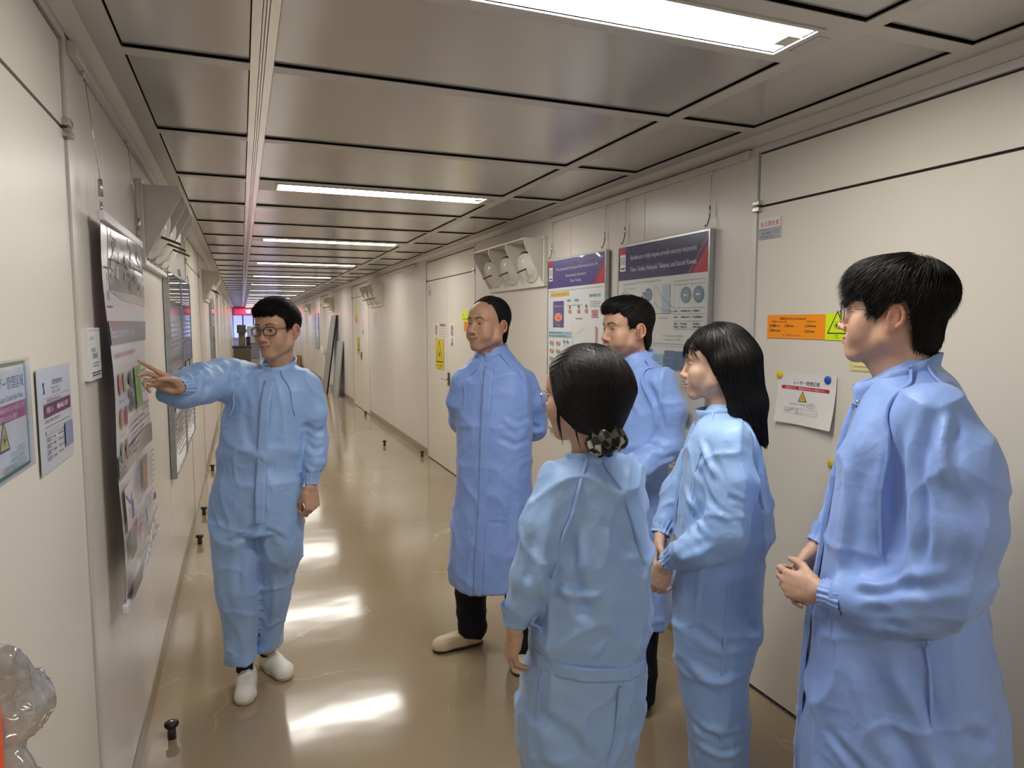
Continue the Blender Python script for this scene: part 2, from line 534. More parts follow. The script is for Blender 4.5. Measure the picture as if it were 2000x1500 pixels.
def paint_head(V, H, skin, lip=(0.42, 0.17, 0.14), browc=(0.03, 0.022, 0.018), stubble=0.0, gaze=(0.0, 0.0), eye_open=1.0, smile=0.0, brow_h=0.021, blush=0.25, teeth=False, brow_w=1.0, seed=1):
    L = H.local(V); f, l, u = L.T
    T = np.tile(np.array(skin, float), (len(V), 1))
    T *= (1 + 0.05 * fbm(V * 55, seed, 2))[:, None]
    al = np.abs(l)
    def blend(mask, c):
        m = np.clip(mask, 0, 1)[:, None]; T[:] = T * (1 - m) + np.array(c) * m
    front = f > 0.035
    # warm cheeks, nose tip and ears
    wm = np.array(skin) * np.array([1.04, 0.80, 0.76])
    blend(blush * front * np.exp(-((al - 0.04) / 0.018) ** 2 - ((u + 0.035) / 0.018) ** 2), wm)
    blend(blush * 1.2 * (f > 0.09) * np.exp(-(l / 0.012) ** 2 - ((u + 0.036) / 0.011) ** 2), wm)
    blend(blush * 2.0 * (al > 0.071) * (f < 0.012) * (f > -0.04) * (np.abs(u + 0.01) < 0.04), wm)
    if stubble:
        b = sstep(-u, 0.050, 0.068) * sstep(f, -0.01, 0.02) + (f > 0.07) * sstep(-u, 0.046, 0.052) * (al < 0.026)
        sb = (np.clip(sstep(-f, -0.03, 0.0) * sstep(-u, -0.02, 0.01), 0, 1)) * (f > -0.012) * (f < 0.03) * (al > 0.05) * (u > -0.06)
        nz = 0.75 + 0.35 * vnoise(V * 500, 3)
        blend(stubble * (np.clip(b, 0, 1)) * nz, np.array(skin) * np.array([0.33, 0.34, 0.38]))
        blend(stubble * 0.9 * sb * nz, np.array(skin) * np.array([0.3, 0.31, 0.34]))
    # lips
    cz = -0.0665 + 0.006 * smile; cw = 0.0215 + 0.0035 * smile
    mid = -0.0665 + (cz + 0.0665) * (al / cw) ** 2
    up = 0.0085 * np.clip(1 - (al / cw) ** 2.2, 0, 1); dn = 0.0105 * np.clip(1 - (al / cw) ** 2, 0, 1)
    lipm = front * (al < cw) * np.clip((up - (u - mid)) / 0.002 + 0.5, 0, 1) * np.clip((dn - (mid - u)) / 0.002 + 0.5, 0, 1)
    blend(lipm * 0.8, lip)
    blend(front * (al < cw * 1.02) * np.exp(-((u - mid) / 0.0014) ** 2) * 0.85, (0.16, 0.06, 0.05) if teeth else (0.10, 0.03, 0.03))
    # brows
    bc = brow_h + 0.006 * np.clip((al - 0.012) / 0.02, 0, 1) - 0.008 * np.clip((al - 0.034) / 0.016, 0, 1)
    bt = (0.0048 - 0.0022 * np.clip((al - 0.02) / 0.03, 0, 1)) * brow_w
    bm = front * sstep(al, 0.010, 0.014) * (1 - sstep(al, 0.046, 0.052)) * np.clip((bt - np.abs(u - bc)) / 0.0025 + 0.4, 0, 1)
    blend(bm * (0.85 + 0.2 * vnoise(V * 700, 9)), browc)
    # eyes
    for s in (-1, 1):
        e = (l * s - 0.0315) / 0.0150
        sh = np.clip(1 - e * e, 0, None)
        top = 0.0032 * sh ** 0.7 * (0.45 + 0.55 * eye_open) + 0.0006; bot = -0.0050 * eye_open * sh ** 0.8
        near = front * (np.abs(e) < 1.15) * (np.abs(u) < 0.02)
        ins = near * np.clip((top - u) / 0.0014 + 0.5, 0, 1) * np.clip((u - bot) / 0.0014 + 0.5, 0, 1) * (np.abs(e) < 1)
        blend(ins, (0.66, 0.62, 0.58))
        ir = np.hypot(l - s * 0.0315 - gaze[0], u - gaze[1])
        blend(ins * (1 - sstep(ir, 0.0052, 0.0066)), (0.035, 0.018, 0.010))
        blend(ins * (1 - sstep(ir, 0.0020, 0.0030)), (0.004, 0.004, 0.004))
        blend(near * np.exp(-((u - top - 0.0006) / 0.0015) ** 2) * (np.abs(e) < 1.08) * 0.9, (0.02, 0.012, 0.01))
        blend(near * np.exp(-((u - bot) / 0.0014) ** 2) * (np.abs(e) < 1.0) * 0.35, np.array(skin) * 0.4)
        blend(near * np.exp(-((u - top - 0.006) / 0.0012) ** 2) * (np.abs(e) < 1.0) * 0.3, np.array(skin) * 0.45)
    return np.clip(T, 0.001, 1)

def hair_field(F, H, caps, line, k=0.006, rag=0.004):
    """caps: ellipsoids (c,r) or (c,r,k) in head space; line: hairline points (f,u): hair only above it"""
    for q in caps:
        F.ell(H.p(*q[0]), np.array(q[1]) * H.sc, H.M, (q[2] if len(q) > 2 else 0.02) * H.sc)
    if line is not None:
        L = np.array(sorted(line), float)
        F.cut(H.grid(lambda f, l, u: (np.interp(f, L[:, 0], L[:, 1]) + rag * (np.sin(l * 240 + 1.3) * 0.6 + np.sin(l * 530 + f * 200)) * (f > 0.03) - u) * 0.75 + 0 * l), k)

def strands(F, seeds, flow, steps, step, off, r, rnd, free=0.0, jitter=0.25, drop=None, sides=3):
    """hair locks as thin tapered tubes that run over the hair volume and lift off at the tips"""
    P = F.project(np.array(seeds, float), off[0], 3); n = len(P)
    ln = 1 - rnd.random(n) * 0.35
    J = rnd.normal(0, jitter, (n, 3)); pts = [P.copy()]
    o = off[0] + rnd.random(n) * (off[1] - off[0])
    for i in range(steps):
        g = F.grad(P); d = flow(P) + J
        w = 1.0 if i < steps * (1 - free) else max(0.0, 0.35)
        d = d - g * (np.sum(d * g, 1) * w)[:, None]
        d /= np.linalg.norm(d, axis=1)[:, None] + 1e-9
        if drop is not None and i >= steps * (1 - free): d = d * 0.6 + np.array(drop) * 0.4
        P = P + d * (step * ln)[:, None]
        if i < steps * (1 - free):
            P = P - F.grad(P) * (np.clip(F.sample(P) - o, -0.02, 0.02))[:, None]
        pts.append(P.copy())
    S = np.stack(pts, 1); m = steps + 1
    T = np.gradient(S, axis=1); T /= np.linalg.norm(T, axis=2)[..., None] + 1e-9
    ref = np.tile(vec(0.31, 0.52, 0.79), (n, m, 1))
    U = np.cross(T, ref); U /= np.linalg.norm(U, axis=2)[..., None] + 1e-9
    W = np.cross(T, U)
    t = np.linspace(0, 1, m); prof = r * np.clip(np.minimum(0.08 + 3.5 * t, 1.0) * (1 - t ** 2.2) + 0.04, 0, 1)
    rad = prof[None, :] * (0.6 + 0.8 * rnd.random(n))[:, None]
    V = np.stack([S + (U * math.cos(a) + W * math.sin(a)) * rad[..., None] for a in np.arange(sides) * 2 * math.pi / sides], 2).reshape(-1, 3)
    idx = np.arange(n * m * sides).reshape(n, m, sides)
    Q = np.stack([idx[:, :-1, :], np.roll(idx[:, :-1, :], -1, 2), np.roll(idx[:, 1:, :], -1, 2), idx[:, 1:, :]], -1).reshape(-1, 4)
    return V, Q

def surf_seeds(V, rnd, n, ok=None):
    idx = np.arange(len(V)) if ok is None else np.where(ok)[0]
    return V[rnd.choice(idx, n)]

def hand_field(F, W, d, n, side, curls, thumb=(25, 20, 0.5), spread=6, sc=1.0, fist=0.0):
    """W wrist, d wrist->knuckles, n back-of-hand normal, side: direction of the thumb edge (+1: d x n). curls: per finger (mcp,pip,dip) degrees"""
    d = nrm(d); n = nrm(np.asarray(n) - d * np.dot(n, d)); t = np.cross(d, n) * side      # t towards the thumb
    W = np.asarray(W, float)
    def P(a, b, c): return W + (d * a + t * b + n * c) * sc
    # palm
    xs = [0.026, 0.009, -0.009, -0.025]
    kn = [P(0.088, 0.026, 0.002), P(0.092, 0.008, 0.004), P(0.088, -0.010, 0.003), P(0.080, -0.026, 0.0)]
    wr = [P(0.008, 0.015, 0), P(0.006, 0.005, 0.001), P(0.006, -0.006, 0.001), P(0.008, -0.016, 0)]
    for a, b in zip(wr, kn): F.cone(a, b, 0.0135 * sc, 0.0105 * sc, 0.012 * sc)
    F.cone(P(0.025, 0.020, -0.008), P(0.055, 0.026, -0.010), 0.0155 * sc, 0.012 * sc, 0.014 * sc)      # thenar
    F.cone(P(0.022, -0.018, -0.008), P(0.060, -0.022, -0.007), 0.013 * sc, 0.011 * sc, 0.014 * sc)
    LN = [(0.044, 0.026, 0.021), (0.049, 0.030, 0.022), (0.045, 0.028, 0.021), (0.035, 0.021, 0.019)]
    RD = [(0.0092, 0.0083, 0.0075, 0.0062), (0.0094, 0.0085, 0.0077, 0.0063), (0.0090, 0.0081, 0.0073, 0.0060), (0.0080, 0.0071, 0.0065, 0.0054)]
    tips = []
    for i in range(4):
        sp = math.radians(spread) * (1.5 - i) / 1.5
        p = kn[i]; a = 0.0; q = [p]
        for j in range(3):
            a += math.radians(curls[i][j])
            dr = (d * math.cos(sp) + t * math.sin(sp)) * math.cos(a) - n * math.sin(a)
            p = p + dr * LN[i][j] * sc; q.append(p)
        for j in range(3): F.cone(q[j], q[j + 1], RD[i][j] * sc, RD[i][j + 1] * sc, 0.0035 * sc)
        tips.append((q[3], dr, i))
    # thumb leaves the side of the palm near its base
    a0 = math.radians(thumb[0]); c0 = math.radians(thumb[1])
    p = P(0.030, 0.026, -0.006)
    dr = (d * math.cos(a0) + t * math.sin(a0)) * math.cos(c0) - n * math.sin(c0)
    p1 = p + dr * 0.042 * sc
    b = math.radians(thumb[0] - 45 * thumb[2]); dr2 = (d * math.cos(b) + t * math.sin(b)) * math.cos(c0) - n * math.sin(c0)
    p2 = p1 + dr2 * 0.032 * sc; b -= math.radians(25 * thumb[2])
    dr3 = (d * math.cos(b) + t * math.sin(b)) * math.cos(c0) - n * math.sin(c0); p3 = p2 + dr3 * 0.024 * sc
    F.cone(p, p1, 0.0135 * sc, 0.0105 * sc, 0.010 * sc); F.cone(p1, p2, 0.0100 * sc, 0.0090 * sc, 0.004 * sc); F.cone(p2, p3, 0.0090 * sc, 0.0070 * sc, 0.003 * sc)
    return dict(knuckles=kn, tips=tips)

def skin_tone_hand(V, F, skin, seed=2):
    T = np.tile(np.array(skin, float), (len(V), 1)) * (1 + 0.07 * fbm(V * 70, seed, 2))[:, None]
    T *= (1 - 0.10 * np.clip(vnoise(V * 160, 5), 0, 1))[:, None]
    return np.clip(T, 0, 1)

def seg_dist(P, a, b):
    a = np.asarray(a, float); b = np.asarray(b, float); d = b - a
    t = np.clip((P - a) @ d / (d @ d + 1e-12), 0, 1)
    return np.linalg.norm(P - a - t[:, None] * d, axis=1), t

def crease(P, folds):
    """folds: (points, width, depth): depth<0 a valley with raised flanks, >0 a ridge; fades towards both ends"""
    r = np.zeros(len(P))
    for pts, w, dp in folds:
        pts = np.array(pts, float)
        best = np.full(len(P), 9.0); tt = np.zeros(len(P)); m = len(pts) - 1
        for i in range(m):
            d, t = seg_dist(P, pts[i], pts[i + 1]); u = d < best
            best[u] = d[u]; tt[u] = (i + t[u]) / m
        x = best / w
        fade = np.clip(np.sin(np.clip(tt, 0.0, 1.0) * math.pi) * 1.6, 0, 1)
        r += dp * fade * (np.exp(-x * x) - 0.35 * np.exp(-((x - 2.0) / 0.9) ** 2))
    return r

def cloth_mesh(F, disp, relax=2):
    V, Q = F.nets(relax)
    N = vnormals(V, Q)
    V = V + N * disp(V, N)[:, None]
    V = relax_verts(V, Q, 1, 0.2)
    return V, Q

def ribbon(F, pts, half, off, thick=0.003, n=60, wav=0.0, seed=0, across=None, sub=1):
    """a band of cloth laid on a garment: follows the surface of field F along pts. across: fixed width direction"""
    pts = np.array(pts, float)
    s = np.r_[0, np.cumsum(np.linalg.norm(np.diff(pts, axis=0), axis=1))]; t = np.linspace(0, s[-1], n)
    C = np.stack([catmull(s, pts[:, i], t) for i in range(3)], 1)
    C = F.project(C, off)
    T = np.gradient(C, axis=0); T /= np.linalg.norm(T, axis=1)[:, None] + 1e-9
    G = F.grad(C)
    A = np.cross(T, G) if across is None else np.tile(np.array(across, float), (n, 1))
    A = A - G * np.sum(A * G, 1)[:, None]; A /= np.linalg.norm(A, axis=1)[:, None] + 1e-9
    rows = []
    w = [-1, -0.6, 0, 0.6, 1]
    wv = wav * vnoise(np.stack([t * 45, t * 0, t * 0 + seed], 1), seed) if wav else 0 * t
    for q in w:
        X = F.project(C + A * (half * q), off, 3) + F.grad(C) * (thick + wv * (abs(q) > 0.5))[:, None]
        rows.append(X)
    X = F.project(C + A * half * 1.02, off - 0.006, 3); rows.append(X)
    X = F.project(C - A * half * 1.02, off - 0.006, 3); rows.append(X)
    V = np.stack(rows, 1); m = 7
    idx = np.arange(n * m).reshape(n, m)
    Q = []
    for a, b in [(6, 0), (0, 1), (1, 2), (2, 3), (3, 4), (4, 5)]:
        Q.append(np.stack([idx[:-1, a], idx[:-1, b], idx[1:, b], idx[1:, a]], 1))
    V = V.reshape(-1, 3)
    Q = np.concatenate(Q)
    caps = np.array([[idx[e, 6], idx[e, 0], idx[e, 4], idx[e, 5]] for e in (0, -1)])
    return V, np.concatenate([Q, caps])

def ring_band(rows, n=72):
    """closed band through rows of (centre, axis u, axis w, ru, rw, ripple, waves): cuffs"""
    Vs = []
    a = np.linspace(0, 2 * np.pi, n, endpoint=False)
    for c, u, w, ru, rw, rip, wv in rows:
        k = 1 + rip * np.sin(a * wv) + rip * 0.5 * np.sin(a * (wv * 0.53) + 1)
        Vs.append(np.asarray(c)[None] + np.outer(np.cos(a) * ru * k, u) + np.outer(np.sin(a) * rw * k, w))
    V = np.concatenate(Vs); m = len(rows); idx = np.arange(m * n).reshape(m, n)
    Q = np.stack([idx[:-1], np.roll(idx[:-1], -1, 1), np.roll(idx[1:], -1, 1), idx[1:]], -1).reshape(-1, 4)
    return V, Q
# ---------------------------------------------------------------- the corridor
XL, XR, CZ = -0.4005, 2.0631, 2.40
Y0, Y1 = -6.2, 37.0
M_WALL = noisy('painted_steel_wall', '#d3ccc2', '#d8d1c7', 1.3, (0.26, 0.34), spec=0.5, bump=0.02, bscale=220)
M_DOOR = noisy('painted_steel_door', '#d6d0c4', '#dad4c8', 1.5, (0.34, 0.42), spec=0.45, bump=0.02, bscale=240)
M_GAP = flat('#2a2723', 0.8)
M_BASE = noisy('brown_baseboard', '#8c7c64', '#96866e', 6, (0.3, 0.4))
M_FRAME = noisy('pale_aluminium_frame', '#cac6c0', '#d1cdc7', 3, (0.3, 0.4), metal=0.15)
M_PANEL = noisy('ceiling_sheet', '#c2c0be', '#cac8c6', 1.2, (0.15, 0.22), metal=0.45, bump=0.012, bscale=3)
M_STRIP = noisy('brushed_aluminium', '#d2cfca', '#dcd9d4', 40, (0.12, 0.2), metal=0.7, stretch=(1, 0.05, 1))
M_GAP_SHADE = flat('#0c0b0a', 0.9, spec=0.1)  # black painted in for the shade inside the ceiling gaps
M_STEEL = noisy('satin_steel', '#b4afa6', '#cbc6bd', 60, (0.2, 0.32), metal=0.9)
M_DKSTEEL = noisy('dark_steel', '#57524b', '#6a655d', 60, (0.3, 0.42), metal=0.7)
M_BLACK = flat('#141414', 0.45)
M_WHITE = flat('#e4e2dd', 0.4)
M_PLASTW = flat('#d4d1c9', 0.35)

def floor_material():
    m, nt, b = _nt('worn_epoxy_floor')
    tc = nt.nodes.new('ShaderNodeTexCoord')
    n = nt.nodes.new('ShaderNodeTexNoise'); n.inputs['Scale'].default_value = 0.9; n.inputs['Detail'].default_value = 6
    nt.links.new(tc.outputs['Object'], n.inputs['Vector'])
    r = nt.nodes.new('ShaderNodeValToRGB')
    r.color_ramp.elements[0].position = 0.3; r.color_ramp.elements[0].color = (*srgb('#96846a'), 1)
    r.color_ramp.elements[1].position = 0.75; r.color_ramp.elements[1].color = (*srgb('#a49177'), 1)
    nt.links.new(n.outputs['Fac'], r.inputs[0])
    # hairline cracks and scuffs
    v = nt.nodes.new('ShaderNodeTexVoronoi'); v.feature = 'DISTANCE_TO_EDGE'; v.inputs['Scale'].default_value = 0.85
    nd = nt.nodes.new('ShaderNodeTexNoise'); nd.inputs['Scale'].default_value = 2.5; nd.inputs['Detail'].default_value = 6
    nt.links.new(tc.outputs['Object'], nd.inputs['Vector'])
    mx = nt.nodes.new('ShaderNodeMixRGB'); mx.blend_type = 'ADD'; mx.inputs[0].default_value = 0.45
    nt.links.new(tc.outputs['Object'], mx.inputs[1]); nt.links.new(nd.outputs['Color'], mx.inputs[2])
    nt.links.new(mx.outputs[0], v.inputs['Vector'])
    cr = nt.nodes.new('ShaderNodeMapRange'); cr.inputs[1].default_value = 0.0; cr.inputs[2].default_value = 0.005
    cr.inputs[3].default_value = 1; cr.inputs[4].default_value = 0
    nt.links.new(v.outputs['Distance'], cr.inputs[0])
    gate = nt.nodes.new('ShaderNodeTexNoise'); gate.inputs['Scale'].default_value = 0.8
    nt.links.new(tc.outputs['Object'], gate.inputs['Vector'])
    g2 = nt.nodes.new('ShaderNodeMapRange'); g2.inputs[1].default_value = 0.44; g2.inputs[2].default_value = 0.54
    nt.links.new(gate.outputs['Fac'], g2.inputs[0])
    mul = nt.nodes.new('ShaderNodeMath'); mul.operation = 'MULTIPLY'
    nt.links.new(cr.outputs[0], mul.inputs[0]); nt.links.new(g2.outputs[0], mul.inputs[1])
    mul2 = nt.nodes.new('ShaderNodeMath'); mul2.operation = 'MULTIPLY'; mul2.inputs[1].default_value = 0.75
    nt.links.new(mul.outputs[0], mul2.inputs[0])
    # small chips
    ch = nt.nodes.new('ShaderNodeTexNoise'); ch.inputs['Scale'].default_value = 38; ch.inputs['Detail'].default_value = 2
    nt.links.new(tc.outputs['Object'], ch.inputs['Vector'])
    cm = nt.nodes.new('ShaderNodeMapRange'); cm.inputs[1].default_value = 0.72; cm.inputs[2].default_value = 0.78; cm.inputs[4].default_value = 0.35
    nt.links.new(ch.outputs['Fac'], cm.inputs[0])
    ad = nt.nodes.new('ShaderNodeMath'); ad.operation = 'MAXIMUM'
    nt.links.new(mul2.outputs[0], ad.inputs[0]); nt.links.new(cm.outputs[0], ad.inputs[1])
    c2 = nt.nodes.new('ShaderNodeMixRGB'); c2.inputs[2].default_value = (*srgb('#c9b797'), 1)
    nt.links.new(ad.outputs[0], c2.inputs[0]); nt.links.new(r.outputs[0], c2.inputs[1])
    nt.links.new(c2.outputs[0], b.inputs['Base Color'])
    rr = nt.nodes.new('ShaderNodeMapRange'); rr.inputs[3].default_value = 0.07; rr.inputs[4].default_value = 0.17
    nt.links.new(n.outputs['Fac'], rr.inputs[0]); nt.links.new(rr.outputs[0], b.inputs['Roughness'])
    b.inputs['Specular IOR Level'].default_value = 0.62
    n3 = nt.nodes.new('ShaderNodeTexNoise'); n3.inputs['Scale'].default_value = 3.0; n3.inputs['Detail'].default_value = 2
    nt.links.new(tc.outputs['Object'], n3.inputs['Vector'])
    bp = nt.nodes.new('ShaderNodeBump'); bp.inputs['Strength'].default_value = 0.10; bp.inputs['Distance'].default_value = 0.02
    nt.links.new(n3.outputs['Fac'], bp.inputs['Height']); nt.links.new(bp.outputs[0], b.inputs['Normal'])
    return m
M_FLOOR = floor_material()

def S(o, label=None):
    return tag(o, label, kind='structure')

S(MB().box((XL - 0.2, Y0, -0.15), (XR + 0.2, Y1, 0.0), M_FLOOR).build('floor'), 'glossy tan epoxy floor of the long corridor')

# --- ceiling: grid of aluminium rails with sheet panels set back; black strips paint the gap shade
SP = 0.8895; YA = 2.2817                      # row pitch and far edge of row 0
XA0, XA1 = -0.2907, 0.0509                    # panel columns
XB0, XB1 = 0.1175, 1.5420
XC0, XC1 = 1.600, 1.9497
BAR = 0.058
rows = range(-9, 39)
ceil = S(MB().box((XL - 0.2, Y0, CZ + 0.06), (XR + 0.2, Y1, CZ + 0.16), M_GAP_SHADE).build('ceiling'), 'corridor ceiling of grey metal panels')
def is_lamp(k): return (k - 2) % 3 == 0       # a lamp sits in the cross bar after rows -1, 2, 5 ...
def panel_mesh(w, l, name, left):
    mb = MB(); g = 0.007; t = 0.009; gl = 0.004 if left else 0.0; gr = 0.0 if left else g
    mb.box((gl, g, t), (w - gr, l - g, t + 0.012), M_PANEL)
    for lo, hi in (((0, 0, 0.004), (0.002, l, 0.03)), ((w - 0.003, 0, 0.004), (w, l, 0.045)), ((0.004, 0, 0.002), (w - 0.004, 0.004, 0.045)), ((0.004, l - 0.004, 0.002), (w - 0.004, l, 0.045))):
        mb.box(lo, hi, M_GAP_SHADE)  # black edge strips stand in for shade on the recess sides
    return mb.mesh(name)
_pm = {}
def panel(x0, x1, y0, y1):
    k = (round(x1 - x0, 4), round(y1 - y0, 4), x0 < 0)
    if k not in _pm: _pm[k] = panel_mesh(k[0], k[1], 'ceiling_panel', k[2])
    return link('ceiling_panel', _pm[k], ceil, (), (x0, y0, CZ))
_bars = {}
def bar(x0, x1, y0, y1, mat=None, name='cross_bar'):
    k = (round(x1 - x0, 4), round(y1 - y0, 4), name)
    if k not in _bars:
        _bars[k] = MB().box((0, 0, 0), (k[0], k[1], 0.05), mat or M_FRAME).mesh(name)
    return link(name, _bars[k], ceil, (), (x0, y0, CZ))
LB = 0.30                                     # width of the bar that carries a lamp
lamp_y = []
for k in rows:
    yf = YA + SP * k
    wide = LB if is_lamp(k) else BAR
    prev = LB if is_lamp(k - 1) else BAR
    for a, b, c in ((XA0, XA1, 0), (XB0, XB1, 1), (XC0, XC1, 0)):
        near = yf - SP + (prev if c else BAR)
        panel(a, b, near, yf)
        if not (c and is_lamp(k)): bar(a, b, yf, yf + BAR)
    if is_lamp(k): lamp_y.append(yf)
bar(XL - 0.02, XA0, Y0, Y1, name='border_rail')
bar(XC1, XR + 0.02, Y0, Y1, name='border_rail')
bar(XB1, XC0, Y0, Y1, name='long_rail')
mb = MB()
for a, b in ((XA1, 0.0755), (0.0775, 0.0835), (0.0855, 0.0915), (0.0935, XB0)):
    mb.box((a, Y0, CZ - 0.002), (b, Y1, CZ + 0.05), M_STRIP)
mb.box((XA1, Y0, CZ + 0.002), (XB0, Y1, CZ + 0.05), M_GAP_SHADE)
mb.build('channel_strip', ceil)

# --- lamps recessed in the wide bars
M_GLOW = emis('lamp_diffuser', LAMP_COLOR, LAMP_POWER)
def lamp(yf, label):
    e = empty('ceiling_lamp', ((XB0 + XB1) / 2, yf + LB / 2, CZ))
    hw = (XB1 - XB0) / 2; hl = LB / 2
    lw = 0.084
    lx0 = 0.22 - (XB0 + XB1) / 2; lx1 = 1.462 - (XB0 + XB1) / 2
    cy = -hl + 0.165
    hb = MB()
    # housing plate with an opening
    hb.box((-hw, -hl, 0), (hw, cy - lw, 0.04), M_FRAME); hb.box((-hw, cy + lw, 0), (hw, hl, 0.04), M_FRAME)
    hb.box((-hw, cy - lw, 0), (lx0, cy + lw, 0.04), M_FRAME); hb.box((lx1, cy - lw, 0), (hw, cy + lw, 0.04), M_FRAME)
    hb.build('housing', e)
    rm = MB(); t = 0.014
    for lo, hi in (((lx0 - t, cy - lw - t, -0.004), (lx1 + t, cy - lw, 0.03)), ((lx0 - t, cy + lw, -0.004), (lx1 + t, cy + lw + t, 0.03)),
                   ((lx0 - t, cy - lw, -0.004), (lx0, cy + lw, 0.03)), ((lx1, cy - lw, -0.004), (lx1 + t, cy + lw, 0.03))):
        rm.box(lo, hi, M_PLASTW)
    rm.build('rim', e)
    MB().box((lx0, cy - lw, 0.0045), (lx1, cy + lw, 0.016), M_WHITE).add([(lx0, cy - lw, 0.004), (lx0, cy + lw, 0.004), (lx1, cy + lw, 0.004), (lx1, cy - lw, 0.004)], [(0, 1, 2, 3)], M_GLOW).build('diffuser', e)
    ec = MB(); ec.box((lx1 - 0.05, cy - 0.03, -0.002), (lx1 - 0.004, cy + 0.03, 0.004), M_WHITE); ec.build('end_cap', e)
    lt = MB(); lt.box((lx1 + 0.03, cy - 0.055, -0.0015), (lx1 + 0.075, cy + 0.055, 0.0), M_PANEL); lt.build('latch_plate', e)
    tag(e, label, 'ceiling lamp', 'ceiling lamps along the corridor')
_ord = dict(enumerate('first second third fourth fifth sixth seventh eighth ninth tenth eleventh twelfth thirteenth fourteenth'.split()))
seen = [y for y in lamp_y if y > 0]
for y in lamp_y:
    if y < 0: lab = 'fluorescent ceiling lamp %s behind the viewer, out of the picture' % ('close' if y > -3 else 'far')
    else:
        i = seen.index(y)
        lab = ('long bright fluorescent lamp cut off by the top edge, nearest of the row' if i == 0 else
               '%s lit fluorescent ceiling lamp of the row, counted from the top edge' % _ord[i] if i in _ord else
               'small bright fluorescent lamp far down the corridor ceiling')
    lamp(y, lab)

# --- walls: panels with open joints in front of a dark core
def wall(side, spans):
    s = 1 if side == 'right' else -1
    X = XR if s > 0 else XL
    w = S(MB().box((min(X + s * 0.014, X + s * 0.13), Y0, 0), (max(X + s * 0.014, X + s * 0.13), Y1, CZ + 0.1), M_GAP).build('wall_' + side),
          'cream painted steel wall on the %s of the corridor' % side)
    shared = {}
    for y0, y1 in spans:
        k = round(y1 - y0, 3)
        if k not in shared:
            shared[k] = MB().box((-0.007, 0.0015, 0.0), (0.007, k - 0.0015, 2.365 - 0.092), M_WALL, 0.001).mesh('wall_panel')
        link('wall_panel', shared[k], w, (), (X + s * 0.007, y0, 0.092))
    hd = MB().box((min(X - s * 0.0, X + s * 0.014), Y0, 2.362), (max(X, X + s * 0.014), Y1, CZ), M_FRAME).build('header_strip', w)
    return w
def spans_of(edges):
    return list(zip(edges, edges[1:]))
RD = [(-4.90, -3.10), (0.55, 2.405), (6.17, 8.03), (12.02, 13.88), (17.9, 19.75), (23.75, 25.6), (29.6, 31.45)]
LD = [(-4.6, -2.8), (0.90, 2.112), (6.05, 7.95), (11.9, 13.8), (17.8, 19.7), (23.6, 25.5), (29.5, 31.4)]
def between(doors, firsts):
    out = []; prev = Y0
    for a, b in doors + [(Y1, Y1)]:
        if a - prev > 0.05:
            key = round(prev, 2)
            ed = firsts.get(key)
            if ed is None:
                n = max(1, round((a - prev) / 0.9)); ed = [prev + (a - prev) * i / n for i in range(n + 1)]
            out += spans_of(ed)
        prev = b
    return out
wr = wall('right', between(RD, {2.40: [2.405, 3.26, 4.16, 5.06, 6.17]}))
wl = wall('left', between(LD, {2.11: [2.112, 2.45, 2.60, 3.30, 4.22, 5.10, 6.05]}))
for side, D in (('right', RD), ('left', LD)):
    s = 1 if side == 'right' else -1; X = XR if s > 0 else XL
    bb = None; prev = Y0; mb = MB()
    for a, b in D + [(Y1, Y1)]:
        if a - prev > 0.05: mb.box((min(X - s * 0.004, X + s * 0.012), prev, 0), (max(X - s * 0.004, X + s * 0.012), a, 0.09), M_BASE)
        prev = b
    S(mb.build('baseboard_' + side), 'brown baseboard strip along the %s wall' % side)
    c = MB()
    c.add([(X, Y0, CZ), (X - s * 0.045, Y0, CZ), (X - s * 0.045, Y0, CZ - 0.006), (X - s * 0.004, Y0, CZ - 0.036), (X, Y0, CZ - 0.036),
           (X, Y1, CZ), (X - s * 0.045, Y1, CZ), (X - s * 0.045, Y1, CZ - 0.006), (X - s * 0.004, Y1, CZ - 0.036), (X, Y1, CZ - 0.036)],
          [(0, 1, 6, 5), (1, 2, 7, 6), (2, 3, 8, 7), (3, 4, 9, 8), (0, 4, 3, 2, 1), (5, 6, 7, 8, 9)], M_FRAME)
    S(c.build('trim_%d' % (1 if s > 0 else 2)), 'grey metal cornice where the %s wall meets the ceiling' % side)

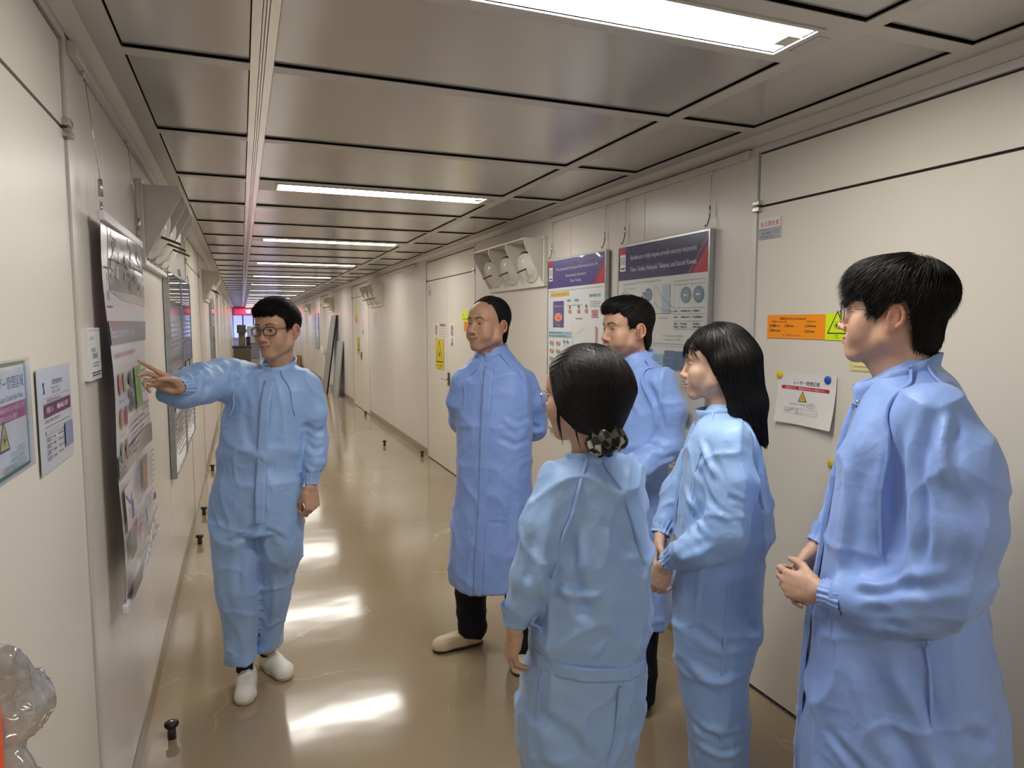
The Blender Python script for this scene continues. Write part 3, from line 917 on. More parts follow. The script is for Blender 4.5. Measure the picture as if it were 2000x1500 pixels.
# --- doors set flush in the walls
_dn = [0]
def door(side, y0, y1, split=None, label='', hinge_at=None):
    _dn[0] += 1
    s = 1 if side == 'right' else -1; X = XR if s > 0 else XL
    d = S(empty('door_%d' % _dn[0], (X, (y0 + y1) / 2, 0)), label)
    yc = (y0 + y1) / 2
    def bx(mb, xa, xb, ya, yb, za, zb, m, bev=0): return mb.box((min(s * xa, s * xb), ya - yc, za), (max(s * xa, s * xb), yb - yc, zb), m, bev)
    fr = MB(); t = 0.026
    bx(fr, -0.004, 0.014, y0, y0 + t, 0, 2.362, M_FRAME); bx(fr, -0.004, 0.014, y1 - t, y1, 0, 2.362, M_FRAME)
    bx(fr, -0.004, 0.014, y0 + t, y1 - t, 2.336, 2.362, M_FRAME)
    fr.build('frame', d)
    g = 0.009
    tr = MB(); bx(tr, 0.003, 0.014, y0 + t + g, y1 - t - g, 2.116, 2.336 - g, M_DOOR); tr.build('transom', d)
    cuts = [y0 + t + 0.004] + ([split] if split else []) + [y1 - t - 0.004]
    for i, (a, b) in enumerate(zip(cuts, cuts[1:])):
        a2 = a + (0.002 if i else 0); b2 = b - (0.002 if i < len(cuts) - 2 else 0)
        lf = MB(); bx(lf, 0.003, 0.014, a2, b2, 0.013, 2.106, M_DOOR); lf.build('leaf', d)
    th = MB(); bx(th, -0.006, 0.012, y0 + t, y1 - t, 0.0, 0.004, M_STEEL); th.build('threshold', d)
    for yh in (y0 + 0.03, y1 - 0.03):
        h = MB(); sg = 1 if yh < yc else -1
        bx(h, -0.016, 0.004, yh - 0.022, yh + 0.022, 2.116, 2.136, M_STEEL, 0.003)
        bx(h, -0.016, 0.004, yh - 0.022, yh + 0.022, 2.090, 2.110, M_STEEL, 0.003)
        h.build('pivot_hinge', d)
    return d
door('right', *RD[0], label='steel door behind the viewer')
door('right', *RD[1], label='wide cream steel door carrying the orange extinguisher label')
dd = door('right', *RD[2], split=7.15, label='cream double door behind the man with his hands behind his back')
d2 = door('right', *RD[3], split=12.92, label='second cream double door further along the wall of posters')
for r_ in RD[4:]: door('right', *r_, split=(r_[0] + r_[1]) / 2, label='far cream double door of the poster wall')
door('left', *LD[0], label='steel door behind the viewer')
ld = door('left', *LD[1], label='cream steel door beside the hanging banner, with taped notices')
ld2 = door('left', *LD[2], split=7.0, label='double door on the banner wall beyond the framed posters')
for r_ in LD[3:]: door('left', *r_, split=(r_[0] + r_[1]) / 2, label='far cream double door of the banner wall')
def lever(d, s, y, z):
    e = MB(); yc = d.location.y
    e.box((-0.012 if s > 0 else 0, y - yc - 0.022, z - 0.07), (0.0 if s > 0 else 0.012, y - yc + 0.022, z + 0.07), M_DKSTEEL, 0.003)
    e.tube([(0, y - yc, z), (-s * 0.05, y - yc, z), (-s * 0.055, y - yc + 0.1, z)], 0.008, M_STEEL)
    e.build('lever_handle', d)
lever(dd, 1, 7.08, 1.02); lever(d2, 1, 12.85, 1.02); lever(ld2, -1, 6.93, 1.0)
# far and back end walls
S(MB().box((XL - 0.2, Y0 - 0.1, 0), (XR + 0.2, Y0, CZ + 0.1), M_WALL).build('wall_back'), 'end wall of the corridor behind the viewer')
# ---------------------------------------------------------------- printed sheets, signs and fittings on the walls
_tc = {}
def text_geo(body):
    if body in _tc: return _tc[body]
    c = bpy.data.curves.new('lettering', 'FONT'); c.body = body; c.size = 1; c.resolution_u = 2
    o = bpy.data.objects.new('lettering', c); me = o.to_mesh()
    vs = [v.co[:2] for v in me.vertices]; fs = [tuple(p.vertices) for p in me.polygons]
    o.to_mesh_clear(); bpy.data.objects.remove(o); bpy.data.curves.remove(c)
    w = max([v[0] for v in vs] or [1])
    _tc[body] = (vs, fs, w); return _tc[body]

class Sheet:
    """flat print: everything is laid on the sheet in (u right, v up, layer) from its lower left corner"""
    def __init__(s, w, h, sub=False): s.w, s.h, s.mb = w, h, MB(); s.k = 0; s.sub = sub
    def n(s): s.k += 1; return 0.0004 + 0.00006 * s.k
    def poly(s, pts, c, rough=0.5):
        z = s.n()
        if s.sub and len(pts) == 4:
            A, B, C, D = [Vector(p) for p in pts]
            nu = max(1, math.ceil(max((B - A).length, (C - D).length) / 0.04)); nv = max(1, math.ceil(max((D - A).length, (C - B).length) / 0.04))
            if nu * nv > 1:
                vs = []
                for i in range(nu + 1):
                    for j in range(nv + 1):
                        a, b = i / nu, j / nv; q = A.lerp(B, a).lerp(D.lerp(C, a), b); vs.append((q.x, q.y, z))
                s.mb.add(vs, [(i * (nv + 1) + j, (i + 1) * (nv + 1) + j, (i + 1) * (nv + 1) + j + 1, i * (nv + 1) + j + 1) for i in range(nu) for j in range(nv)], flat(c, rough)); return s
        s.mb.add([(p[0], p[1], z) for p in pts], [tuple(range(len(pts)))], flat(c, rough)); return s
    def rect(s, u0, v0, u1, v1, c, rough=0.5): return s.poly([(u0, v0), (u1, v0), (u1, v1), (u0, v1)], c, rough)
    def box(s, u0, v0, u1, v1, t, c):
        s.rect(u0, v0, u1, v0 + t, c); s.rect(u0, v1 - t, u1, v1, c); s.rect(u0, v0, u0 + t, v1, c); return s.rect(u1 - t, v0, u1, v1, c)
    def disc(s, u, v, r, c, ry=None, n=20):
        return s.poly([(u + r * math.cos(2 * math.pi * i / n), v + (ry or r) * math.sin(2 * math.pi * i / n)) for i in range(n)], c)
    def ring(s, u, v, r, t, c, ry=None, n=24):
        z = s.n(); ry = ry or r; vs = []
        for i in range(n):
            a = 2 * math.pi * i / n; vs += [(u + r * math.cos(a), v + ry * math.sin(a), z), (u + (r - t) * math.cos(a), v + (ry - t) * math.sin(a), z)]
        s.mb.add(vs, [(2 * i, 2 * ((i + 1) % n), 2 * ((i + 1) % n) + 1, 2 * i + 1) for i in range(n)], flat(c)); return s
    def line(s, pts, t, c):
        for a, b in zip(pts, pts[1:]):
            d = Vector((b[0] - a[0], b[1] - a[1])); 
            if d.length < 1e-9: continue
            q = Vector((-d.y, d.x)).normalized() * t / 2
            s.poly([(a[0] - q.x, a[1] - q.y), (b[0] - q.x, b[1] - q.y), (b[0] + q.x, b[1] + q.y), (a[0] + q.x, a[1] + q.y)], c)
        return s
    def text(s, body, u, v, size, c, align='l', maxw=None, bold=0.0):
        vs, fs, w = text_geo(body)
        sx = size if maxw is None or w * size <= maxw else maxw / w
        off = {'l': 0, 'c': -w * sx / 2, 'r': -w * sx}[align]
        for d in ([0.0] if not bold else [0.0, bold]):
            z = s.n(); s.mb.add([(u + off + x * sx + d, v + y * size, z) for x, y in vs], fs, flat(c, 0.5))
        return s
    def lines(s, u, v, w, n, pitch, t, c, rnd, short=0.6):
        """blurred small print as broken bars"""
        for i in range(n):
            x = u; end = u + w * (1 if i < n - 1 else rnd.uniform(short, 1))
            while x < end - 0.002:
                l = min(rnd.uniform(0.012, 0.05), end - x); s.rect(x, v - i * pitch - t, x + l, v - i * pitch, c); x += l + 0.005
        return s
    def laser(s, u, v, w, yellow='#e2c21d', ink='#1b1a14', border=0.10):
        """warning triangle with the radiant beam sign; u,v: middle of its base"""
        h = w * 0.95
        s.poly([(u - w / 2, v), (u + w / 2, v), (u, v + h)], ink)
        b = border * w
        s.poly([(u - w / 2 + 1.7 * b, v + b), (u + w / 2 - 1.7 * b, v + b), (u, v + h - 2.0 * b)], yellow)
        cy = v + h * 0.36
        s.disc(u, cy, w * 0.075, ink, n=14)
        for i in range(12):
            a = 2 * math.pi * i / 12; r0, r1 = w * 0.09, w * (0.165 if i % 2 else 0.19)
            s.line([(u + r0 * math.cos(a), cy + r0 * math.sin(a)), (u + r1 * math.cos(a), cy + r1 * math.sin(a))], w * 0.018, ink)
        s.line([(u, cy), (u + w * 0.24, cy)], w * 0.02, ink)
        return s

def wall_mat(side, y, z, off=0.002, tilt=0.0):
    """sheet space -> world for a sheet on a wall; y: left edge as read, z: bottom"""
    if side == 'right':
        R = Matrix(((0, 0, -1), (-1, 0, 0), (0, 1, 0))).to_4x4(); X = XR - off
    else:
        R = Matrix(((0, 0, 1), (1, 0, 0), (0, 1, 0))).to_4x4(); X = XL + off
    return Matrix.Translation((X, y, z)) @ R @ Matrix.Rotation(tilt, 4, 'Z')

def put_sheet(name, side, y, z, sh, paper, label, cat, thick=0.0008, off=0.002, rough=0.5, group=None, tilt=0.0, curl=None, body_mat=None):
    """paper body plus its print as a child"""
    mb = MB(); w, h = sh.w, sh.h; m = body_mat or flat(paper, rough)
    if curl is None:
        mb.box((0, 0, -thick), (w, h, 0), m)
    else:
        n = 14; top = []; 
        vs = []; fs = []
        for i in range(n + 1):
            for j in range(n + 1):
                u, v = w * i / n, h * j / n; vs.append((u, v, curl(i / n, j / n)))
        for i in range(n):
            for j in range(n): a = i * (n + 1) + j; fs.append((a, a + n + 1, a + n + 2, a + 1))
        b = len(vs); vs += [(x, y_, z_ - thick) for x, y_, z_ in vs]; fs += [tuple(b + k for k in f[::-1]) for f in fs]
        mb.add(vs, fs, m, True)
        sh.mb.v = [(x, y_, z_ + curl(x / w, y_ / h)) for x, y_, z_ in sh.mb.v]
    o = mb.build(name); o.matrix_world = wall_mat(side, y, z, off + thick, tilt)
    if sh.mb.f: sh.mb.build('print', o)
    tag(o, label, cat, group)
    return o
rnd = random.Random(5)

# --- notices on the wide door (right wall)
s = Sheet(0.125, 0.085)
s.rect(0, 0.045, 0.125, 0.085, '#e6dfd8'); s.text('火元責任者', 0.0625, 0.053, 0.024, '#b3262b', 'c', 0.108, bold=0.0008)
s.rect(0.001, 0.002, 0.124, 0.043, '#aeb2b6'); s.box(0.001, 0.002, 0.124, 0.043, 0.0008, '#6d7073')
s.text('田中 拓男', 0.02, 0.018, 0.012, '#2c2d2f'); s.lines(0.01, 0.038, 0.06, 1, 0.005, 0.0018, '#55585b', rnd); s.lines(0.084, 0.033, 0.034, 3, 0.007, 0.0014, '#55585b', rnd); s.lines(0.012, 0.011, 0.08, 2, 0.004, 0.0014, '#55585b', rnd)
put_sheet('name_plate', 'right', 2.365, 1.972, s, '#d9d4cd', 'small plate with red Japanese heading below the top hinge of the wide door', 'sign', 0.002, 0.0)
s = Sheet(0.31, 0.096)
ik = '#3a2a10'
s.text('初期消火法/First Extinguisher', 0.072, 0.076, 0.0115, ik, bold=0.0004); s.text('消火器/Fire Extinguishers', 0.026, 0.0655, 0.0085, ik); s.text('その他/Others', 0.212, 0.0655, 0.0085, ik)
for u, v, t in ((0.014, 0.047, '炭酸/CO₂'), (0.098, 0.047, '泡/Foam'), (0.208, 0.047, '水/Water'), (0.014, 0.028, '粉/Powder'), (0.208, 0.026, '砂/Sand')):
    s.box(u, v - 0.001, u + 0.010, v + 0.010, 0.001, ik); s.text(t, u + 0.012, v, 0.0118, ik, bold=0.0004)
s.line([(0.016, 0.052), (0.019, 0.047), (0.026, 0.058)], 0.0014, ik)
s.box(0.094, 0.0115, 0.100, 0.0175, 0.0006, ik); s.text('不要消火法 Suppressed Method', 0.11, 0.0118, 0.006, ik)
put_sheet('extinguisher_label', 'right', 2.298, 1.5575, s, '#ff9a12', 'orange fire extinguisher label on the wide door, glued beside the laser sticker', 'label', 0.0008, 0.0, 0.35)
s = Sheet(0.115, 0.100)
s.laser(0.055, 0.024, 0.092, '#dcf516', '#161a08', 0.045); s.text('Laser', 0.055, 0.015, 0.008, '#161a08', 'c'); s.text('レーザー', 0.055, 0.005, 0.008, '#161a08', 'c')
put_sheet('laser_sticker', 'right', 1.988, 1.5555, s, '#dcf516', 'yellow-green laser warning sticker at the nose of the man in the blue coat', 'sticker', 0.0008, 0.0, 0.35)
s = Sheet(0.30, 0.205, True)
s.text('レーザー管理区域', 0.152, 0.160, 0.0180, '#2b2a29', 'c', 0.135, bold=0.0006)
s.rect(0.024, 0.138, 0.270, 0.152, '#b7202f'); s.text('危険防止のため、関係者以外の立入りを禁止します。', 0.147, 0.1412, 0.0088, '#f1e3e2', 'c', 0.24)
s.laser(0.138, 0.092, 0.046, '#d9b52b', '#2d2212', 0.06)
s.text('クラス３R・クラス３B', 0.068, 0.078, 0.0085, '#333231', 'l', 0.092); s.text('クラス４', 0.185, 0.078, 0.0085, '#333231', 'c', 0.034); s.ring(0.185, 0.081, 0.024, 0.0008, '#333231', 0.009)
s.box(0.048, 0.042, 0.222, 0.066, 0.0006, '#6a6866'); s.line([(0.104, 0.042), (0.104, 0.066)], 0.0006, '#6a6866'); s.line([(0.134, 0.042), (0.134, 0.066)], 0.0006, '#6a6866')
for v in (0.050, 0.058): s.line([(0.134, v), (0.222, v)], 0.0005, '#6a6866')
s.text('レーザー機器管理者', 0.052, 0.058, 0.0052, '#333231'); s.text('緊急時連絡先', 0.052, 0.050, 0.0052, '#333231'); s.text('氏名', 0.110, 0.0595, 0.0052, '#333231'); s.text('内線', 0.110, 0.0515, 0.0052, '#333231'); s.text('所属', 0.110, 0.0440, 0.0052, '#333231')
put_sheet('laser_notice', 'right', 2.222, 1.216, s, '#dedad6', 'white laser area notice held to the wide door by two round magnets', 'notice', 0.0006, 0.0005, 0.6,
          curl=lambda a, b: 0.022 * (1 - b) ** 2 * (0.35 + 0.65 * abs(2 * a - 0.7) ** 1.2) + 0.002)
def magnet(y, z, c, label, off=0.002):
    m = MB(); m.lathe([(0, 0), (0.0148, 0), (0.0155, 0.003), (0.0150, 0.006), (0.0125, 0.0085), (0.006, 0.0098), (0, 0.010)], flat(c, 0.25))
    o = m.build('round_magnet'); o.matrix_world = Matrix.Translation((XR - off, y, z)) @ Matrix.Rotation(-math.pi / 2, 4, 'Y')
    tag(o, label, 'magnet', 'round magnets on the wide door')
magnet(2.212, 1.409, '#dcc414', 'yellow round magnet at the upper corner of the laser notice', 0.003)
magnet(1.962, 1.405, '#1f55b5', 'blue round magnet on the laser notice', 0.003)
magnet(1.933, 1.090, '#c9b92c', 'yellow round magnet alone on the door below the notice', 0.0)
s = Sheet(0.15, 0.10)
s.box(0.004, 0.004, 0.146, 0.096, 0.0008, '#6d6234'); s.text('Concentration', 0.010, 0.012, 0.012, '#57502e'); s.lines(0.012, 0.085, 0.12, 6, 0.010, 0.003, '#7d7445', rnd)
put_sheet('memo_card', 'right', 1.868, 1.448, s, '#e8dc92', 'pale yellow memo card behind the chin of the man in the blue coat', 'card', 0.0006, 0.0, 0.5)

# --- framed posters on the right wall (A0 boards hung from the picture rail)
def emblem(s, u, v, w):
    h = w * 1.55
    s.rect(u, v, u + w, v + h, '#ece9e6')
    for c in (0.27, 0.73):
        s.ring(u + w * c, v + h * 0.52, w * 0.19, w * 0.075, '#39383f', w * 0.19)
        s.ring(u + w * c, v + h * 0.76, w * 0.16, w * 0.065, '#39383f', w * 0.15)
    s.rect(u + w * 0.14, v + h * 0.10, u + w * 0.86, v + h * 0.22, '#4b4a52')
def header(s, w, h, hb, base, lines_, ys, sizes):
    s.rect(0, h - hb, w, h, base, 0.25)
    s.poly([(0, h - hb * 0.30), (0, h), (0.085, h), (0.060, h - hb * 0.30)], '#b3263e', 0.25)
    s.poly([(w - 0.125, h - hb), (w, h - hb), (w, h - 0.05)], '#b8283f', 0.25)
    s.poly([(w - 0.160, h - hb), (w - 0.140, h - hb), (w, h - 0.02), (w, h)], '#a32240', 0.25)
    emblem(s, 0.014, h - hb * 0.72, 0.060)
    for t, y, z in zip(lines_, ys, sizes): s.text(t, w * 0.52, h - y, z, '#d9d6e6', 'c', w * 0.74)
def poster(y, zb, sh, label, ym):
    w, h = sh.w, sh.h
    e = empty('framed_poster', (XR, y, zb))
    e.matrix_world = wall_mat('right', y, zb, 0.030)
    t = 0.012; fr = MB()
    for lo, hi in (((-t, -t, -0.022), (0, h + t, 0.004)), ((w, -t, -0.022), (w + t, h + t, 0.004)), ((0, -t, -0.022), (w, 0, 0.004)), ((0, h, -0.022), (w, h + t, 0.004))):
        fr.box(lo, hi, M_ALU, 0.0015)
    fr.build('frame', e)
    MB().box((0, 0, -0.020), (w, h, 0.0), flat('#dfe1e2', 0.3)).build('sheet', e)
    sh.mb.build('print', e)
    mb = MB(); n = 20                                # slightly wavy clear film over the print
    vs = []; fs = []
    for i in range(n + 1):
        for j in range(n + 1):
            vs.append((w * i / n, h * j / n, 0.0245 - 0.0205 + 0.0018 * math.sin(i * 0.9 + j * 0.35) * math.sin(j * 0.55 + 1) + 0.0045))
    for i in range(n):
        for j in range(n): a = i * (n + 1) + j; fs.append((a, a + n + 1, a + n + 2, a + 1))
    mb.add(vs, fs, M_FILM, True); mb.build('clear_cover', e)
    tag(e, label, 'poster', 'framed posters on the picture rail')
    for u in ym:
        wire = MB(); top = 2.297 - zb
        wire.tube([(u, h + t + 0.055, -0.012), (u, top, -0.018)], 0.0011, M_STEEL, 5)
        wire.build('wire', e)
        hk = MB(); hk.tube([(u, h + t + 0.060, -0.012), (u + 0.004, h + t + 0.045, -0.006), (u, h + t + 0.020, 0.0), (u - 0.010, h + t + 0.010, 0.002), (u - 0.014, h + t + 0.020, 0.004)], 0.0028, M_DKSTEEL, 6)
        hk.tube([(u, h + t + 0.060, -0.012), (u, h + t + 0.105, -0.012)], 0.0042, M_STEEL, 6)
        hk.build('hook', e)
M_ALU = noisy('poster_frame_aluminium', '#a9acb0', '#b7babd', 30, (0.25, 0.35), metal=0.8)
def film_material():
    m = bpy.data.materials.new('clear_film'); m.use_nodes = True; nt = m.node_tree
    for n in list(nt.nodes): nt.nodes.remove(n)
    o = nt.nodes.new('ShaderNodeOutputMaterial'); t = nt.nodes.new('ShaderNodeBsdfTransparent'); g = nt.nodes.new('ShaderNodeBsdfGlossy')
    g.inputs['Roughness'].default_value = 0.04
    lw = nt.nodes.new('ShaderNodeLayerWeight'); lw.inputs[0].default_value = 0.5
    pw = nt.nodes.new('ShaderNodeMath'); pw.operation = 'POWER'; pw.inputs[1].default_value = 4.0
    fz = nt.nodes.new('ShaderNodeMath'); fz.operation = 'MULTIPLY_ADD'; fz.inputs[1].default_value = 0.7; fz.inputs[2].default_value = 0.045
    nt.links.new(lw.outputs['Facing'], pw.inputs[0]); nt.links.new(pw.outputs[0], fz.inputs[0])
    mx = nt.nodes.new('ShaderNodeMixShader')
    nt.links.new(fz.outputs[0], mx.inputs[0]); nt.links.new(t.outputs[0], mx.inputs[1]); nt.links.new(g.outputs[0], mx.inputs[2]); nt.links.new(mx.outputs[0], o.inputs[0])
    return m
M_FILM = film_material()

w, h = 0.816, 1.165
s = Sheet(w, h)
header(s, w, h, 0.185, '#4a3c86', ['Three-dimensional multi-layered fluorescent optical disk', 'Nanomaterials Laboratory', 'Takuo Tanaka'], (0.070, 0.118, 0.155), (0.030, 0.028, 0.028))
def ttl(u, v, l, c='#e0b45c', ink='#7d5c1c', t='Recording system'):
    s.rect(u, v, u + l, v + 0.032, c); s.text(t, u + 0.012, v + 0.009, 0.020, ink, 'l', l - 0.024)
s.line([(0, h - 0.205), (w, h - 0.205)], 0.002, '#5c7884')
ttl(0.04, h - 0.245, 0.29, t='3D optical memory for big data'); ttl(0.04, h - 0.740, 0.30, t='Development of the recording media')
s.rect(0.085, h - 0.455, 0.255, h - 0.275, '#4d4285'); s.disc(0.17, h - 0.385, 0.062, '#e8885a', 0.030); s.disc(0.175, h - 0.390, 0.016, '#c6503c', 0.008); s.text('Optical memory disk', 0.17, h - 0.315, 0.016, '#cfcbe2', 'c', 0.15); s.text('Terabyte', 0.17, h - 0.443, 0.014, '#cfcbe2', 'c')
bl = '#8db4c8'
for u, v, l in ((0.305, h - 0.285, 0.055), (0.415, h - 0.285, 0.060), (0.62, h - 0.262, 0.14), (0.015, h - 0.500, 0.36), (0.015, h - 0.522, 0.36), (0.43, h - 0.640, 0.23), (0.02, h - 0.905, 0.2)):
    s.rect(u, v, u + l, v + 0.017, bl); s.lines(u + 0.006, v + 0.012, l - 0.012, 1, 0.01, 0.006, '#44707f', rnd)
for u in (0.33, 0.46, 0.565):
    s.rect(u, h - 0.36, u + 0.036, h - 0.335, '#d98a90'); s.rect(u + 0.004, h - 0.352, u + 0.032, h - 0.349, '#b3374a'); s.disc(u + 0.018, h - 0.318, 0.010, '#4c6a55'); s.line([(u + 0.018, h - 0.335), (u + 0.018, h - 0.308)], 0.004, '#4c6a55')
s.lines(0.30, h - 0.305, 0.25, 1, 0.01, 0.003, '#8c9aa0', rnd); s.lines(0.44, h - 0.392, 0.14, 1, 0.01, 0.005, '#6d7479', rnd)
for i in range(5): s.rect(0.655, h - 0.350 - i * 0.010, 0.735, h - 0.345 - i * 0.010, '#cf6a74')
s.line([(0.70, h - 0.285), (0.70, h - 0.34)], 0.002, '#8a9296'); s.lines(0.64, h - 0.29, 0.13, 3, 0.014, 0.003, '#8f979b', rnd)
for k, u in enumerate((0.385, 0.585)):
    s.line([(u, h - 0.43), (u, h - 0.585), (u + 0.17, h - 0.585)], 0.002, '#8a9296')
    for i in range(4): s.line([(u, h - 0.455 - i * 0.032), (u + 0.17, h - 0.455 - i * 0.032)], 0.0008, '#c3c8ca')
s.line([(0.39, h - 0.57), (0.43, h - 0.50), (0.55, h - 0.455)], 0.0025, '#d98a90'); s.rect(0.715, h - 0.585, 0.728, h - 0.445, '#d0605f'); s.disc(0.635, h - 0.572, 0.012, '#c24a4f')
for i in range(3):
    for j in range(2):
        s.rect(0.045 + j * 0.105, h - 0.575 - i * 0.055, 0.095 + j * 0.105, h - 0.550 - i * 0.055, '#d59a8d' if (i + j) % 2 else '#b3a58a'); s.disc(0.06 + j * 0.105, h - 0.562 - i * 0.055, 0.008, '#b23f48')
for u in (0.275, 0.325):
    s.line([(u, h - 0.53), (u, h - 0.60)], 0.004, '#7a8b9a'); s.disc(u, h - 0.55, 0.010, '#56687a')
s.lines(0.04, h - 0.67, 0.30, 2, 0.012, 0.003, '#9aa1a4', rnd)
s.rect(0.435, h - 0.745, 0.515, h - 0.672, '#a4683a'); s.disc(0.470, h - 0.707, 0.024, '#c9904e', 0.030); s.rect(0.518, h - 0.745, 0.600, h - 0.672, '#dca436')
s.rect(0.030, h - 0.890, 0.130, h - 0.765, '#eebfae'); s.disc(0.080, h - 0.840, 0.038, '#e2756b', 0.050); s.poly([(0.20, h - 0.80), (0.235, h - 0.768), (0.275, h - 0.79), (0.265, h - 0.85), (0.215, h - 0.845)], '#d873a6')
for k in range(4): s.lines(0.32, h - 0.775 - k * 0.045, 0.24, 3, 0.011, 0.003, '#9aa1a4', rnd)
s.box(0.40, h - 1.10, 0.78, h - 0.95, 0.002, '#8a9296'); s.lines(0.04, h - 0.96, 0.3, 8, 0.016, 0.004, '#8a9296', rnd); s.lines(0.42, h - 0.97, 0.34, 6, 0.018, 0.004, '#8a9296', rnd)
poster(4.455, 0.880, s, 'framed poster with a purple heading, hung beside the nozzle unit', (0.03, 0.785))

s = Sheet(w, h)
header(s, w, h, 0.185, '#27285f', ['Nanofabrication of highly magnetic permeable anisotropic metamaterials', 'Takuo Tanaka, Nobuyuki Takeyasu, and Satoshi Kawata'], (0.075, 0.140), (0.036, 0.036))
s.rect(0, 0, w, h - 0.186, '#d8dad6', 0.3)
s.text('Random metamaterial', 0.05, h - 0.213, 0.016, '#54575a'); s.text('Silver with nanoparticles', 0.05, h - 0.238, 0.013, '#6d7073'); s.text('Theory of split-ring resonator (SRRs)', 0.19, h - 0.208, 0.016, '#54575a')
s.ring(0.075, h - 0.305, 0.045, 0.002, '#4c5257', 0.062)
for i in range(16): s.ring(0.045 + 0.022 * (i % 3) + rnd.uniform(0, 0.008), h - 0.26 - 0.018 * (i // 3), 0.009, 0.0025, '#5d646a')
s.poly([(0.085, h - 0.44), (0.135, h - 0.44), (0.135, h - 0.365), (0.085, h - 0.385)], '#8fa9bb'); s.poly([(0.085, h - 0.385), (0.135, h - 0.365), (0.135, h - 0.35), (0.100, h - 0.362)], '#6f8c9c')
for i in range(18):
    a, b = divmod(i, 6); s.disc(0.205 + 0.014 * b * 0.9 + 0.010 * a, h - 0.355 + 0.018 * b - 0.010 * a, 0.0075, '#56606a')
s.disc(0.315, h - 0.275, 0.036, '#64798a'); s.ring(0.315, h - 0.275, 0.020, 0.003, '#a9b6bf'); s.line([(0.315, h - 0.275), (0.315, h - 0.335)], 0.003, '#56606a')
s.box(0.275, h - 0.40, 0.345, h - 0.35, 0.0015, '#8a8d8e'); s.text('Effective permeability of the SRRs', 0.17, h - 0.455, 0.013, '#5d6063')
s.rect(0.445, h - 0.375, 0.515, h - 0.225, '#a7bccb')
s.line([(0.375, h - 0.225), (0.375, h - 0.375), (0.545, h - 0.375)], 0.0018, '#55585b')
for i in range(6): s.line([(0.375, h - 0.245 - 0.024 * i), (0.545, h - 0.245 - 0.024 * i)], 0.0007, '#a9acae')
s.line([(0.395, h - 0.235), (0.44, h - 0.29), (0.50, h - 0.325), (0.545, h - 0.345)], 0.002, '#5b5e60'); s.line([(0.378, h - 0.315), (0.41, h - 0.345), (0.47, h - 0.36), (0.545, h - 0.366)], 0.002, '#5b5e60')
s.text('Frequency [THz]', 0.46, h - 0.402, 0.012, '#5d6063', 'c')
for v in (0.215, 0.235, 0.350, 0.380, 0.415, 0.455): s.line([(0.555, h - v), (0.805, h - v)], 0.0014, '#6a6d6f')
for u in (0.555, 0.600, 0.700, 0.805): s.line([(u, h - 0.215), (u, h - 0.455)], 0.0012, '#8a8d8e')
for u in (0.65, 0.752): s.disc(u, h - 0.287, 0.040, '#6d8496'); s.ring(u, h - 0.287, 0.022, 0.004, '#9fb0bb'); s.rect(u - 0.018, h - 0.292, u + 0.012, h - 0.283, '#d4dade')
for k, v in enumerate((0.362, 0.392, 0.425, 0.440)):
    for u in (0.560, 0.615, 0.715): s.lines(u, h - v, 0.035 if u < 0.6 else 0.075, 1, 0.01, 0.006, '#4a4d4f', rnd)
s.text('1. M. Imura, J. Opt. Soc. Am. B (2006)', 0.46, h - 0.492, 0.011, '#5d6063'); s.text('2. T. Tanaka, Phys. Rev. Lett. (2007)', 0.46, h - 0.512, 0.011, '#5d6063')
s.line([(0.02, h - 0.530), (0.80, h - 0.530)], 0.002, '#6a6d6f'); s.line([(0.02, h - 0.542), (0.80, h - 0.542)], 0.0012, '#6a6d6f')
s.rect(0.27, h - 0.665, 0.47, h - 0.585, '#86c2d4'); s.lines(0.28, h - 0.60, 0.17, 4, 0.016, 0.004, '#5b9aaf', rnd); s.lines(0.29, h - 0.56, 0.08, 2, 0.014, 0.004, '#8a8d8e', rnd)
for u, l in ((0.485, 0.105), (0.600, 0.105), (0.730, 0.075)):
    s.rect(u, h - 0.660, u + l, h - 0.565, '#5f7396'); s.lines(u + 0.01, h - 0.60, l - 0.02, 2, 0.03, 0.003, '#8196b5', rnd)
s.disc(0.53, h - 0.70, 0.026, '#5e7180'); s.lines(0.49, h - 0.735, 0.10, 6, 0.014, 0.005, '#4a4d4f', rnd); s.box(0.63, h - 0.76, 0.79, h - 0.68, 0.0014, '#9a9d9f'); s.lines(0.64, h - 0.695, 0.13, 4, 0.016, 0.004, '#8a8d8e', rnd)
s.disc(0.33, h - 0.74, 0.03, '#b9cdbf'); s.lines(0.27, h - 0.72, 0.18, 5, 0.018, 0.003, '#9aaea0', rnd)
s.poly([(0.50, h - 0.91), (0.60, h - 0.91), (0.58, h - 0.82), (0.52, h - 0.82)], '#7fa9ba'); s.disc(0.55, h - 0.87, 0.022, '#bf7560', 0.036)
for u, v in ((0.28, 0.90), (0.37, 0.92), (0.64, 0.93), (0.46, 1.03), (0.54, 1.05), (0.66, 1.07), (0.10, 1.0), (0.10, 0.8), (0.19, 0.9)):
    s.rect(u, h - v, u + 0.068, h - v + 0.075, '#5b7291'); s.lines(u + 0.008, h - v + 0.05, 0.05, 2, 0.02, 0.003, '#7e95b3', rnd)
s.lines(0.05, h - 1.09, 0.70, 4, 0.015, 0.004, '#7a7d7f', rnd)
poster(3.478, 0.880, s, 'framed poster with a dark blue heading, hung next to the wide door', (0.04, 0.800))

